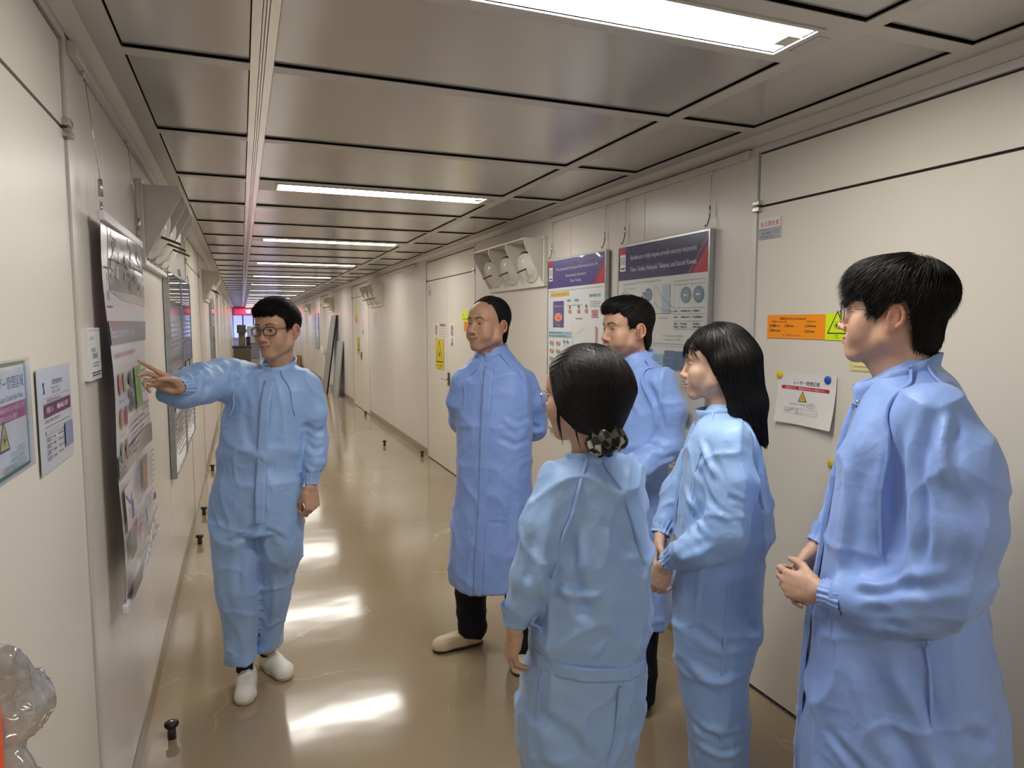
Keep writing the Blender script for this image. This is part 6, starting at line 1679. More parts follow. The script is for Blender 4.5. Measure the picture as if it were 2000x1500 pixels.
# --- balding man: blue coat, dark trousers, hands behind his back
def person_balding():
    H = Head((-0.018, -0.015, 1.612), head_frame(42, -3, 0), 1.03)
    p = Person((1.068, 2.965), -0.3458, 'smiling balding man in a blue coat and dark trousers, hands behind his back', H, (0.56, 0.32, 0.21), 12)
    p.head(neck_to=(0.006, 0.03, 1.42), paint=dict(gaze=(-0.003, 0), smile=1.0, stubble=0.35, eye_open=0.55, brow_h=0.022, blush=0.4), smile=1.0, jaw=1.16, cheek=1.25, neck=0.056, eye_open=0.55)
    V, Q = simple_hair(H, [((-0.022, 0, 0.042), (0.096, 0.081, 0.086)), ((-0.054, 0, -0.040), (0.050, 0.056, 0.062), 0.03)],
                       [(-.2, -.075), (-.085, -.070), (-.056, -.045), (-.047, -.01), (-.038, .022), (-.008, .022), (.000, .010), (.012, .03), (.022, .055), (.034, .085), (.050, .100), (.056, .14), (.2, .2)],
                       (-0.05, 0, 0.12), 0.15, 0.3, 4500, 22, off=(0.0, 0.003), r=0.0006)
    p.add('hair', V, Q, M_HAIRB, label='receding short dark hair')
    F = Field((-0.27, -0.21, 0.35), (0.31, 0.30, 1.56), 0.0085); t = -22
    F.loft([(1.52, 0.004, 0.02, 0.066, 0.062, t), (1.495, 0.002, 0.018, 0.080, 0.070, t), (1.465, 0.006, 0.015, 0.108, 0.082, t), (1.42, 0.01, 0.01, 0.148, 0.100, t), (1.36, 0.012, 0.005, 0.170, 0.115, t), (1.29, 0.012, 0, 0.178, 0.127, t), (1.2, 0.010, 0, 0.178, 0.135, t), (1.05, 0.006, 0, 0.180, 0.140, t), (0.91, 0.004, 0, 0.183, 0.142, t), (0.69, -0.004, 0, 0.197, 0.150, t), (0.486, -0.010, 0, 0.202, 0.158, t), (0.40, -0.012, 0, 0.196, 0.155, t), (0.372, -0.012, 0, 0.190, 0.150, t)], 0.03)
    F.path([(-0.130, 0.0, 1.345), (-0.148, 0.03, 1.26), (-0.148, 0.10, 1.15), (-0.02, 0.20, 1.03)], [0.066, 0.062, 0.056, 0.045], 0.02)
    F.path([(0.150, 0.02, 1.350), (0.194, 0.05, 1.25), (0.205, 0.11, 1.12), (0.05, 0.21, 1.01)], [0.066, 0.064, 0.060, 0.045], 0.02)
    F.cut(lambda X, Y, Z: 0.378 + 0.10 * np.abs(X + 0.05) - Z + 0 * Y, 0.003)
    cr = [([(-0.12, -0.12, 1.44), (-0.14, -0.10, 1.30), (-0.16, -0.06, 1.18)], 0.010, -0.010), ([(0.12, -0.10, 1.43), (0.15, -0.08, 1.28), (0.16, -0.03, 1.15)], 0.010, -0.012), ([(-0.14, -0.13, 1.19), (-0.11, -0.15, 1.10), (-0.12, -0.15, 1.0)], 0.016, -0.010),
          ([(0.05, -0.15, 1.20), (0.10, -0.13, 1.16), (0.17, -0.08, 1.18)], 0.012, 0.009), ([(0.02, -0.15, 1.12), (0.10, -0.14, 1.08), (0.17, -0.08, 1.10)], 0.012, -0.008), ([(-0.08, -0.16, 0.74), (0.05, -0.16, 0.725), (0.17, -0.10, 0.73)], 0.007, -0.005), ([(0.06, -0.16, 1.0), (0.06, -0.16, 0.7), (0.055, -0.16, 0.42)], 0.007, 0.004),
          ([(-0.10, -0.14, 1.36), (-0.08, -0.15, 1.25), (-0.06, -0.15, 1.15)], 0.015, 0.007), ([(0.15, -0.03, 1.16), (0.21, 0.04, 1.13), (0.25, 0.10, 1.15)], 0.012, -0.012), ([(-0.15, -0.12, 0.9), (-0.13, -0.15, 0.7), (-0.14, -0.14, 0.5)], 0.018, -0.008), ([(0.12, -0.13, 0.85), (0.10, -0.15, 0.65), (0.12, -0.13, 0.45)], 0.018, 0.008)]
    V, Q = cloth_mesh(F, lambda V, N: wrinkle(V, N, 32, 0.0060, 6.2, 0.004, cr, None, (1.15, 0.6)))
    sub = [(n, v, q, M_COAT) for n, v, q, _ in lay(p, F, [('placket', [(-0.022, -0.12, 1.425), (-0.035, -0.16, 1.30), (-0.045, -0.17, 1.1), (-0.058, -0.18, 0.8), (-0.072, -0.18, 0.55), (-0.078, -0.18, 0.39)], 0.021, 0.004, 0.0015),
            ('seam', [(0.04, -0.07, 1.49), (0.06, -0.09, 1.475), (0.11, -0.12, 1.40), (0.135, -0.11, 1.30), (0.15, -0.08, 1.20)], 0.002, 0.0005, 0), ('seam', [(-0.05, -0.07, 1.49), (-0.07, -0.09, 1.475), (-0.12, -0.11, 1.40), (-0.14, -0.10, 1.30), (-0.15, -0.08, 1.20)], 0.002, 0.0005, 0)])]
    cv, cq = collar((-0.002, 0.006, 1.445), 30, 0.068, 0.068, 0.042, 0.040, 0.005, 8, 0); sub.append(('collar', cv, cq, M_COAT))
    mb = MB(); mb.lathe([(0, 0.003), (0.004, 0.002), (0.005, 0)], M_STEEL, 12, Matrix.Translation((-0.026, -0.112, 1.428)) @ Matrix.Rotation(math.radians(90), 4, 'X')); sub.append(('snap_button', mb, None, None))
    p.add('coat', V, Q, M_COAT, sub, 'knee-length blue coat with a front placket')
    F = Field((-0.25, -0.15, 0.03), (0.26, 0.32, 0.56), 0.009)
    F.loft([(0.53, -0.09, 0.10, 0.085, 0.09), (0.40, -0.103, 0.14, 0.078, 0.082), (0.22, -0.106, 0.17, 0.074, 0.078), (0.10, -0.105, 0.185, 0.074, 0.08), (0.05, -0.10, 0.19, 0.066, 0.075)], 0.01)
    F.loft([(0.53, 0.10, 0.02, 0.085, 0.09), (0.40, 0.12, 0.01, 0.078, 0.082), (0.22, 0.135, 0.0, 0.070, 0.078), (0.05, 0.135, 0.0, 0.066, 0.075)], 0.01)
    V, Q = cloth_mesh(F, lambda V, N: wrinkle(V, N, 42, 0.005, 9)); p.add('trousers', V, Q, M_TROUSER)
    for toe, heel in (((-0.300, 0.110), (-0.040, 0.215)), ((0.125, -0.150), (0.142, 0.120))):
        v, q, sub = shoe(toe, heel, M_SHOEB, M_SOLED, 0.05, 0.047); p.add('shoe', v, q, M_SHOEB, sub, 'beige slip-on shoe')
    p.hands([dict(W=(0.03, 0.215, 1.01), d=(-0.6, 0.1, -0.7), n=(0.1, 1, 0.2), side=1, curls=[(30, 40, 20)] * 4, elbow=(0.2, 0.11, 1.12), h=0.004), dict(W=(-0.01, 0.215, 1.02), d=(0.6, 0.1, -0.7), n=(0.1, 1, 0.2), side=-1, curls=[(30, 40, 20)] * 4, elbow=(-0.15, 0.10, 1.15), h=0.004)])
    def core(G):
        G.path([(0.006, 0.03, 1.40), (0.0, 0.0, 1.05), (0.0, 0.03, 0.80)], [0.08, 0.10, 0.11], 0.03)
        G.path([(-0.08, 0.05, 0.80), (-0.10, 0.14, 0.42), (-0.10, 0.19, 0.06)], [0.07, 0.05, 0.035], 0.03); G.path([(0.09, 0.02, 0.80), (0.12, 0.01, 0.42), (0.14, 0.02, 0.06)], [0.07, 0.05, 0.035], 0.03)
        G.path([(-0.11, 0.01, 1.33), (-0.148, 0.10, 1.15), (-0.02, 0.20, 1.03)], [0.038, 0.032, 0.025], 0.02); G.path([(0.13, 0.02, 1.33), (0.20, 0.11, 1.12), (0.05, 0.21, 1.01)], [0.038, 0.032, 0.025], 0.02)
    p.core(core, (-0.3, -0.2, 0.02), (0.32, 0.32, 1.5))
    return p.build()
person_balding()
# --- woman seen from behind: tied hair with a checked scrunchie, light blue coverall
def person_back():
    H = Head((-0.030, 0.0, 1.440), head_frame(122, 6, 0), 0.97)
    p = Person((0.823, 1.525), -0.4949, 'woman seen from behind in a light blue coverall, hair tied with a checked scrunchie', H, (0.60, 0.38, 0.275), 13)
    p.head(neck_to=(-0.006, 0.0, 1.24), paint=dict(blush=0.4), male=False, neck=0.047, jaw=0.92)
    tie = vec(0.028, -0.075, 1.345)
    def extra(G):
        G.cone(H.p(-0.06, 0, 0.0), tie + vec(-0.004, 0.012, 0.014), 0.084, 0.030, 0.04)
        G.cone(H.p(-0.02, 0.045, -0.01), tie + vec(-0.01, 0.012, 0.012), 0.045, 0.022, 0.04); G.cone(H.p(-0.02, -0.045, -0.01), tie + vec(0, 0.012, 0.012), 0.045, 0.022, 0.04)
    rg = np.random.default_rng(23); pad = 0.20
    G = Field(H.O - vec(pad, pad, pad + 0.03), H.O + pad, 0.003)
    hair_field(G, H, [((-0.018, 0, 0.036), (0.112, 0.090, 0.097)), ((-0.034, 0, -0.022), (0.086, 0.086, 0.084), 0.03)], None); extra(G)
    G.cut(lambda X, Y, Z: 1.350 - Z + 0 * X + 0 * Y, 0.012)
    L = np.array([(-.3, -.3), (-.04, -.3), (-.005, -.075), (.018, -.055), (.030, -.01), (.042, .04), (.06, .07), (.085, .09), (.3, .1)])
    G.cut(H.grid(lambda f, l, u: (np.interp(f, L[:, 0], L[:, 1]) - u) * 0.6 + 0 * l), 0.006)
    V, Q = G.nets(2); N = vnormals(V, Q)
    part = H.p(0.03, 0.0, 0.13)
    def flow(P):
        d = tie - P; return d / (np.linalg.norm(d, axis=1)[:, None] + 1e-6)
    lo = H.local(V); ang = np.arctan2(lo[:, 1], lo[:, 2] + 0.02)
    anti = H.p(0.05, 0.0, 0.12)
    V = V + N * (0.0006 * np.sin(ang * 58 + 3 * vnoise(V * 18, 4)) * sstep(np.linalg.norm(V - tie, axis=1), 0.03, 0.10))[:, None]
    SV, SQ = strands(G, surf_seeds(V, rg, 5500, np.linalg.norm(V - anti, axis=1) > 0.085), flow, 12, 0.010, (0.0003, 0.0018), 0.0006, rg, free=0.0, jitter=0.05)
    # two loose locks beside the cheek and a few long hairs by the nape
    loose = []
    for a, b, c, r in (((0.030, 0.066, 0.0), (0.026, 0.074, -0.07), (0.022, 0.072, -0.125), 0.0035), ((0.028, 0.068, 0.01), (0.030, 0.076, -0.06), (0.026, 0.075, -0.105), 0.0025), ((-0.012, 0.060, -0.06), (-0.012, 0.056, -0.10), (-0.016, 0.050, -0.135), 0.0028)):
        mb = MB(); mb.tube([H.p(*a), H.p(*[(x + y) / 2 for x, y in zip(a, b)]), H.p(*b), H.p(*c)], [r, r, r * 0.8, 0.0004], M_HAIRG, 5); loose.append(mb)
    z = lambda q: np.zeros((len(q), 3))
    parts = [(V, Q, z(V)), (SV, SQ, z(SV))]
    for mb in loose:
        v = np.array(mb.v); q = np.array([f for f in mb.f if len(f) == 4]); parts.append((v, q, z(v)))
    V, Q, _ = join(parts)
    # tail under the band
    T = Field(tie - vec(0.10, 0.10, 0.20), tie + 0.10, 0.004); T.path([tie, tie + vec(0.006, -0.012, -0.018), tie + vec(0.010, -0.004, -0.04)], [0.020, 0.020, 0.010], 0.01); tv, tq = T.nets(1)
    sub = [('ponytail', tv, tq, M_HAIRG)]
    p.add('hair', V, Q, M_HAIRG, sub, 'glossy dark hair drawn into a low ponytail')
    # scrunchie
    n, m = 90, 16; ax = nrm(vec(0.30, -0.45, -0.84)); u = nrm(np.cross(ax, (0, 0, 1))); w = np.cross(ax, u)
    a = np.linspace(0, 2 * np.pi, n, endpoint=False); b = np.linspace(0, 2 * np.pi, m, endpoint=False); A, Bb = np.meshgrid(a, b, indexing='ij')
    pt = np.stack([np.cos(A).ravel() * 3, np.sin(A).ravel() * 3, Bb.ravel() * 0], 1)
    rr = 0.0185 * (1 + 0.34 * np.sin(A * 11 + 2 * np.sin(A * 3)) + 0.15 * np.sin(Bb * 2 + A * 5)); R = 0.027
    X = (R + rr * np.cos(Bb)); Y = rr * np.sin(Bb) * 1.15
    P = (tie + vec(0.004, -0.006, -0.012))[None, None] + X[..., None] * (np.cos(A)[..., None] * u + np.sin(A)[..., None] * w) + Y[..., None] * ax
    idx = np.arange(n * m).reshape(n, m); SQ2 = np.stack([idx, np.roll(idx, -1, 0), np.roll(np.roll(idx, -1, 0), -1, 1), np.roll(idx, -1, 1)], -1).reshape(-1, 4)
    p.add('scrunchie', P.reshape(-1, 3), SQ2, check_mat(), (), 'black, grey and white checked scrunchie')
    mb, ln = glasses(H, 0.0225, 0.0205, 0.0011, 0.104, M_STEEL, du=-0.004, sq=2.1); p.add('glasses', mb, None, None, [('lenses', ln, None, None)], 'thin round metal glasses')
    p.hands([dict(W=(-0.188, -0.105, 0.872), d=(-0.16, 0.25, -0.95), n=(-0.85, -0.45, 0.1), side=1, curls=[(10, 25, 15), (14, 28, 16), (18, 30, 18), (22, 32, 18)], thumb=(25, 20, 0.5), sc=0.88, elbow=(-0.15, -0.11, 1.0)),
             dict(W=(-0.10, 0.20, 0.86), d=(-0.5, -0.4, -0.7), n=(-0.3, 0.9, 0.1), side=-1, curls=[(30, 40, 20)] * 4, sc=0.88, elbow=(0.05, 0.18, 0.98), h=0.004)])
    F = Field((-0.27, -0.24, 0.02), (0.22, 0.28, 1.36), 0.0062); t = 28
    F.loft([(1.300, -0.006, 0.0, 0.054, 0.052, t), (1.288, -0.005, 0.0, 0.070, 0.062, t), (1.268, -0.004, 0.0, 0.098, 0.080, t), (1.235, -0.002, 0.0, 0.128, 0.100, t), (1.17, 0.002, 0, 0.142, 0.115, t), (1.05, 0.002, 0, 0.152, 0.130, t), (0.95, 0.0, 0, 0.157, 0.138, t), (0.85, -0.006, 0, 0.162, 0.142, t), (0.775, -0.012, 0, 0.156, 0.138, t), (0.72, -0.018, 0, 0.163, 0.145, t), (0.60, -0.026, 0.0, 0.160, 0.145, t), (0.52, -0.03, 0, 0.155, 0.14, t)], 0.03)
    F.loft([(0.62, -0.100, -0.025, 0.090, 0.105, t), (0.45, -0.100, -0.02, 0.085, 0.100, t), (0.25, -0.098, -0.01, 0.078, 0.09, t), (0.06, -0.096, 0.0, 0.07, 0.08, t)], 0.04)
    F.loft([(0.62, 0.040, 0.03, 0.088, 0.105, t), (0.45, 0.035, 0.035, 0.080, 0.100, t), (0.25, 0.03, 0.04, 0.075, 0.09, t), (0.06, 0.03, 0.045, 0.07, 0.08, t)], 0.04)
    F.path([(-0.085, -0.045, 1.225), (-0.118, -0.085, 1.12), (-0.150, -0.112, 1.00), (-0.170, -0.112, 0.93), (-0.184, -0.105, 0.895)], [0.060, 0.062, 0.054, 0.044, 0.034], 0.022)
    F.path([(0.085, 0.045, 1.225), (0.085, 0.09, 1.12), (0.06, 0.15, 1.00), (-0.08, 0.19, 0.88)], [0.060, 0.062, 0.054, 0.036], 0.022)
    cr = [([(-0.055, -0.13, 1.14), (-0.045, -0.15, 1.02), (-0.02, -0.15, 0.94), (0.03, -0.15, 0.925)], 0.016, -0.014), ([(-0.09, -0.13, 0.985), (-0.03, -0.15, 0.965), (0.05, -0.15, 0.985)], 0.012, 0.012), ([(0.03, -0.14, 1.16), (0.08, -0.13, 1.11), (0.13, -0.08, 1.06)], 0.010, 0.014), ([(0.05, -0.14, 1.10), (0.09, -0.13, 1.05), (0.14, -0.06, 1.01)], 0.010, -0.012),
          ([(-0.10, -0.12, 1.20), (-0.115, -0.15, 1.08), (-0.12, -0.16, 0.97)], 0.014, 0.009), ([(-0.14, -0.15, 1.13), (-0.15, -0.165, 1.03), (-0.175, -0.15, 0.95)], 0.012, -0.009), ([(-0.09, -0.15, 1.02), (-0.10, -0.16, 0.93), (-0.13, -0.16, 0.87)], 0.010, -0.014),
          ([(0.0, -0.15, 0.82), (0.05, -0.15, 0.855), (0.11, -0.12, 0.81), (0.14, -0.07, 0.77)], 0.010, 0.014), ([(-0.04, -0.16, 1.18), (-0.02, -0.16, 1.08), (0.04, -0.16, 0.95)], 0.020, 0.007), ([(-0.14, -0.13, 0.68), (-0.05, -0.16, 0.62), (0.04, -0.16, 0.52)], 0.018, -0.011), ([(-0.12, -0.14, 0.60), (-0.02, -0.16, 0.50), (0.02, -0.15, 0.40)], 0.018, 0.010), ([(0.10, -0.13, 0.70), (0.08, -0.14, 0.58), (0.03, -0.14, 0.48)], 0.016, -0.012), ([(0.12, -0.10, 0.62), (0.06, -0.13, 0.53), (-0.02, -0.15, 0.46)], 0.013, 0.011)]
    V, Q = cloth_mesh(F, lambda V, N: wrinkle(V, N, 33, 0.0072, 7.0, 0.003, cr, (0.775, -0.10, -0.01, 0)))
    sub = [(n, v, q, M_COVER) for n, v, q, _ in lay(p, F, [('seam', [(0.0, -0.07, 1.315), (-0.012, -0.10, 1.30), (-0.040, -0.13, 1.20), (-0.065, -0.15, 1.10), (-0.085, -0.15, 1.01)], 0.0035, 0.0010, 0.0010), ('seam', [(0.045, -0.09, 1.30), (0.085, -0.10, 1.22), (0.115, -0.09, 1.12), (0.13, -0.07, 1.03)], 0.0028, 0.0008, 0.0006),
            ('seam', [(-0.135, -0.14, 0.92), (-0.140, -0.15, 0.80), (-0.148, -0.15, 0.68), (-0.155, -0.15, 0.50)], 0.0028, 0.0008, 0.0006), ('seam', [(0.095, -0.15, 0.74), (0.085, -0.15, 0.62), (0.06, -0.16, 0.52)], 0.003, 0.0014, 0.001),
            ('waistband', [(-0.150, -0.10, 0.788), (-0.08, -0.17, 0.783), (0.02, -0.18, 0.775), (0.10, -0.14, 0.765), (0.145, -0.05, 0.760)], 0.017, 0.0006, 0.0035)])]
    cv, cq = collar((-0.006, -0.002, 1.242), 150, 0.058, 0.056, 0.038, 0.026, 0.008, 4, 6); sub.append(('collar', cv, cq, M_COVER))
    cv, cq = cuff((-0.188, -0.104, 0.878), (-0.16, 0.05, -0.95), 0.032, 0.045, 0.06, 15, up=(0, 1, 0)); sub.append(('cuff', cv, cq, M_COVER))
    p.add('coverall', V, Q, M_COVER, sub, 'loose light blue coverall with an elastic back waist')
    for toe, heel in (((-0.17, 0.14), (-0.08, -0.08)), ((-0.04, 0.20), (0.05, -0.02))):
        v, q, sub = shoe(toe, heel, M_SHOEW, M_SOLE, 0.06, 0.042); p.add('shoe', v, q, M_SHOEW, sub, 'white slip-on shoe')
    def core(G):
        G.path([(-0.006, 0.0, 1.24), (0.0, 0.0, 1.0), (-0.02, 0.0, 0.75)], [0.06, 0.08, 0.10], 0.03)
        G.path([(-0.09, -0.02, 0.72), (-0.10, -0.02, 0.42), (-0.096, 0.0, 0.06)], [0.065, 0.045, 0.03], 0.03); G.path([(0.04, 0.03, 0.72), (0.035, 0.035, 0.42), (0.03, 0.045, 0.06)], [0.065, 0.045, 0.03], 0.03)
        G.path([(-0.07, -0.04, 1.21), (-0.15, -0.11, 1.0), (-0.186, -0.105, 0.89)], [0.038, 0.03, 0.022], 0.02); G.path([(0.08, 0.045, 1.21), (0.06, 0.15, 1.0), (-0.09, 0.195, 0.87)], [0.038, 0.03, 0.022], 0.02)
    p.core(core, (-0.25, -0.22, 0.02), (0.2, 0.26, 1.32))
    return p.build()
def check_mat():
    m, nt, b = _nt('checked_cotton'); tc = nt.nodes.new('ShaderNodeTexCoord'); mp = nt.nodes.new('ShaderNodeMapping'); mp.inputs['Rotation'].default_value = (0.5, 0.4, 0.6)
    nt.links.new(tc.outputs['Object'], mp.inputs[0])
    c1 = nt.nodes.new('ShaderNodeTexChecker'); c1.inputs['Scale'].default_value = 48; c1.inputs[1].default_value = (*srgb('#b5b4aa'), 1); c1.inputs[2].default_value = (*srgb('#232420'), 1)
    c2 = nt.nodes.new('ShaderNodeTexChecker'); c2.inputs['Scale'].default_value = 24; c2.inputs[1].default_value = (1, 1, 1, 1); c2.inputs[2].default_value = (*srgb('#8a8c84'), 1)
    nt.links.new(mp.outputs[0], c1.inputs[0]); nt.links.new(mp.outputs[0], c2.inputs[0])
    mx = nt.nodes.new('ShaderNodeMixRGB'); mx.blend_type = 'MULTIPLY'; mx.inputs[0].default_value = 1
    nt.links.new(c1.outputs[0], mx.inputs[1]); nt.links.new(c2.outputs[0], mx.inputs[2]); nt.links.new(mx.outputs[0], b.inputs['Base Color']); b.inputs['Roughness'].default_value = 0.8
    return m
person_back()
# --- woman in profile: long straight dark hair, light blue coverall
def person_long_hair():
    H = Head((-0.022, 0.0, 1.496), head_frame(88, 3, 0), 0.93)
    p = Person((1.370, 1.717), -0.6735, 'woman in profile with long straight dark hair and a light blue coverall', H, (0.63, 0.41, 0.30), 14)
    p.head(neck_to=(0.015, 0.0, 1.27), paint=dict(gaze=(0, -0.002), eye_open=0.6, lip=(0.50, 0.20, 0.18), blush=0.3, brow_w=0.8), male=False, neck=0.046, jaw=0.92, nose=0.92, brow=0.8, eye_open=0.7)
    rg = np.random.default_rng(24)
    G = Field(vec(-0.20, -0.16, 1.20), vec(0.22, 0.16, 1.67), 0.003)
    hair_field(G, H, [((-0.020, 0, 0.040), (0.108, 0.088, 0.096))], None)
    for y in (-0.045, 0.0, 0.045):
        G.cone((0.052, y, 1.50), (0.092, y * 0.95, 1.38), 0.058, 0.034, 0.04); G.cone((0.092, y * 0.95, 1.38), (0.128, y * 0.7, 1.262), 0.034, 0.010, 0.03)
    G.cone((0.0, -0.072, 1.50), (0.040, -0.066, 1.36), 0.022, 0.012, 0.03); G.cone((0.040, -0.066, 1.36), (0.10, -0.055, 1.31), 0.012, 0.012, 0.03); G.cone((0.0, 0.072, 1.50), (0.040, 0.066, 1.36), 0.022, 0.012, 0.03)
    L = np.array([(-.5, -.6), (-.09, -.6), (-.040, -.16), (-.012, -.13), (.000, -.05), (.010, -.01), (.030, .035), (.050, .052), (.085, .060), (.5, .06)])
    G.cut(H.grid(lambda f, l, u: (np.interp(f, L[:, 0], L[:, 1]) + 0.003 * np.sin(l * 300) - u) * 0.55), 0.005)
    V, Q = G.nets(2); N = vnormals(V, Q)
    crown = H.p(0.02, 0.0, 0.13)
    def flow(P):
        lo = H.local(P); back = sstep(-lo[:, 0], -0.05, 0.04)[:, None]
        d = P - crown; d = d / (np.linalg.norm(d, axis=1)[:, None] + 1e-6)
        return d * 0.6 + back * np.array([0.28, 0, -1.0]) + (1 - back) * np.array([-0.25, 0, -0.8])
    ang = np.arctan2(H.local(V)[:, 1], H.local(V)[:, 0] + 0.02)
    V = V + N * (0.0014 * np.sin(ang * 46 + 3 * vnoise(V * 14, 4)) * sstep(1.62 - V[:, 2], 0, 0.06))[:, None]
    SV, SQ = strands(G, surf_seeds(V, rg, 5500, V[:, 2] > 1.27), flow, 14, 0.009, (0.0003, 0.0022), 0.0007, rg, free=0.12, jitter=0.05, drop=(0.1, 0, -1))
    # thin fringe over the forehead
    seeds = np.array([H.p(0.070, l, 0.085) for l in rg.uniform(-0.055, 0.055, 200)])
    def fl2(P): 
        lo = H.local(P); return np.tile(-H.M[:, 2], (len(P), 1)) + H.M[:, 0][None] * 0.22 - np.outer(sstep(np.abs(lo[:, 1]), 0.03, 0.07), H.M[:, 0]) * 0.9
    B2, BQ = strands(p.HF, p.HF.project(seeds, 0.004), fl2, 9, 0.0085, (0.003, 0.007), 0.0007, rg, free=0.3, jitter=0.10)
    z = lambda q: np.zeros((len(q), 3)); V, Q, _ = join([(V, Q, z(V)), (SV, SQ, z(SV)), (B2, BQ, z(B2))])
    p.add('hair', V, Q, M_HAIRG, (), 'long straight glossy dark hair with a thin fringe')
    p.hands([dict(W=(-0.150, -0.105, 0.880), d=(-0.32, 0.30, -0.90), n=(-0.45, -0.85, -0.1), side=1, curls=[(22, 38, 22), (26, 42, 24), (28, 44, 24), (30, 46, 24)], thumb=(22, 20, 0.6), sc=0.90, elbow=(0.02, -0.18, 1.03)),
             dict(W=(-0.178, 0.055, 0.925), d=(-0.08, -0.50, -0.85), n=(-0.90, 0.25, 0.0), side=-1, curls=[(14, 22, 14), (16, 26, 16), (18, 28, 16), (20, 30, 18)], thumb=(24, 25, 0.4), sc=0.90, elbow=(-0.14, 0.14, 1.06))])
    F = Field((-0.27, -0.28, 0.02), (0.24, 0.28, 1.41), 0.0068)
    F.loft([(1.372, 0.014, 0.0, 0.054, 0.058), (1.345, 0.012, 0, 0.066, 0.080), (1.315, 0.010, 0, 0.084, 0.118), (1.26, 0.010, 0, 0.106, 0.150), (1.18, 0.012, 0, 0.124, 0.162), (1.08, 0.014, 0, 0.140, 0.165), (0.98, 0.016, 0, 0.148, 0.160), (0.905, 0.010, 0, 0.134, 0.150), (0.86, 0.006, 0, 0.138, 0.156), (0.77, 0.002, 0, 0.142, 0.168), (0.66, 0.004, 0, 0.136, 0.165)], 0.03)
    F.loft([(0.70, 0.004, -0.078, 0.136, 0.088), (0.58, -0.002, -0.080, 0.112, 0.086), (0.478, 0.0, -0.082, 0.107, 0.085), (0.378, 0.012, -0.082, 0.096, 0.082), (0.27, 0.022, -0.082, 0.092, 0.08), (0.17, 0.028, -0.082, 0.09, 0.08), (0.05, 0.03, -0.082, 0.085, 0.075)], 0.02)
    F.loft([(0.70, 0.004, 0.078, 0.134, 0.088), (0.478, -0.004, 0.080, 0.105, 0.085), (0.27, 0.014, 0.080, 0.09, 0.08), (0.05, 0.025, 0.080, 0.082, 0.075)], 0.02)
    F.path([(0.035, -0.125, 1.275), (0.045, -0.165, 1.16), (0.030, -0.182, 1.03), (-0.06, -0.160, 0.955), (-0.130, -0.118, 0.905)], [0.064, 0.066, 0.060, 0.052, 0.036], 0.022)
    F.path([(-0.01, 0.125, 1.27), (-0.08, 0.165, 1.15), (-0.140, 0.145, 1.055), (-0.180, 0.070, 0.948)], [0.062, 0.060, 0.054, 0.033], 0.022)
    cr = [([(-0.06, -0.12, 1.28), (-0.01, -0.19, 1.20), (0.06, -0.23, 1.13)], 0.010, 0.012), ([(-0.07, -0.13, 1.21), (-0.02, -0.20, 1.12), (0.06, -0.24, 1.07)], 0.009, -0.012), ([(-0.10, -0.10, 1.13), (-0.06, -0.17, 1.05), (0.0, -0.23, 1.01)], 0.010, 0.012), ([(-0.12, -0.10, 1.05), (-0.09, -0.16, 1.0), (-0.03, -0.22, 0.98)], 0.010, -0.010), ([(0.02, -0.24, 1.14), (0.07, -0.22, 1.125), (0.11, -0.17, 1.105)], 0.007, -0.009),
          ([(0.09, -0.14, 1.26), (0.11, -0.16, 1.14), (0.10, -0.17, 1.02)], 0.014, -0.010), ([(-0.10, -0.08, 1.22), (-0.12, -0.08, 1.10), (-0.12, -0.09, 0.99)], 0.014, -0.008), ([(-0.10, -0.20, 0.93), (-0.06, -0.22, 0.96), (0.0, -0.24, 1.0)], 0.010, 0.008),
          ([(-0.06, -0.17, 0.72), (0.02, -0.18, 0.68), (0.11, -0.14, 0.69)], 0.014, -0.009), ([(-0.08, -0.16, 0.60), (0.0, -0.17, 0.56), (0.08, -0.14, 0.58)], 0.014, 0.009), ([(-0.07, -0.16, 0.42), (0.02, -0.17, 0.385), (0.10, -0.13, 0.40)], 0.010, -0.012), ([(-0.06, -0.16, 0.36), (0.03, -0.17, 0.335), (0.10, -0.13, 0.35)], 0.012, 0.010), ([(0.06, -0.16, 0.80), (0.10, -0.15, 0.74), (0.13, -0.10, 0.72)], 0.012, -0.010)]
    V, Q = cloth_mesh(F, lambda V, N: wrinkle(V, N, 34, 0.0070, 6.8, 0.002, cr, (0.905, 0.05, 0.012, 0)))
    sub = [(n, v, q, M_COVER) for n, v, q, _ in lay(p, F, [('seam', [(0.035, -0.06, 1.355), (0.055, -0.085, 1.335), (0.10, -0.12, 1.25), (0.125, -0.12, 1.16), (0.128, -0.11, 1.08)], 0.0028, 0.0008, 0.0006), ('seam', [(-0.02, -0.06, 1.36), (-0.03, -0.10, 1.335), (-0.05, -0.14, 1.26), (-0.065, -0.13, 1.16), (-0.07, -0.14, 1.06)], 0.003, 0.0014, 0.001),
            ('seam', [(0.045, -0.20, 0.86), (0.035, -0.22, 0.70), (0.030, -0.22, 0.50), (0.034, -0.22, 0.30), (0.036, -0.22, 0.1)], 0.0035, 0.0010, 0.0010), ('placket', [(-0.085, -0.02, 1.32), (-0.12, -0.02, 1.20), (-0.14, -0.02, 1.08), (-0.15, -0.02, 0.95)], 0.017, 0.003, 0.001)])]
    cv, cq = collar((0.008, 0.0, 1.312), 88, 0.060, 0.070, 0.040, 0.026, 0.012, 5, 0); sub.append(('collar', cv, cq, M_COVER))
    cv, cq = cuff((-0.143, -0.110, 0.893), (-0.55, 0.3, -0.55), 0.034, 0.05, 0.06, 15); sub.append(('cuff', cv, cq, M_COVER))
    cv, cq = cuff((-0.180, 0.058, 0.925), (-0.25, -0.5, -0.75), 0.032, 0.045, 0.06, 15); sub.append(('cuff', cv, cq, M_COVER))
    p.add('coverall', V, Q, M_COVER, sub, 'light blue coverall with a gathered waist and side seams')
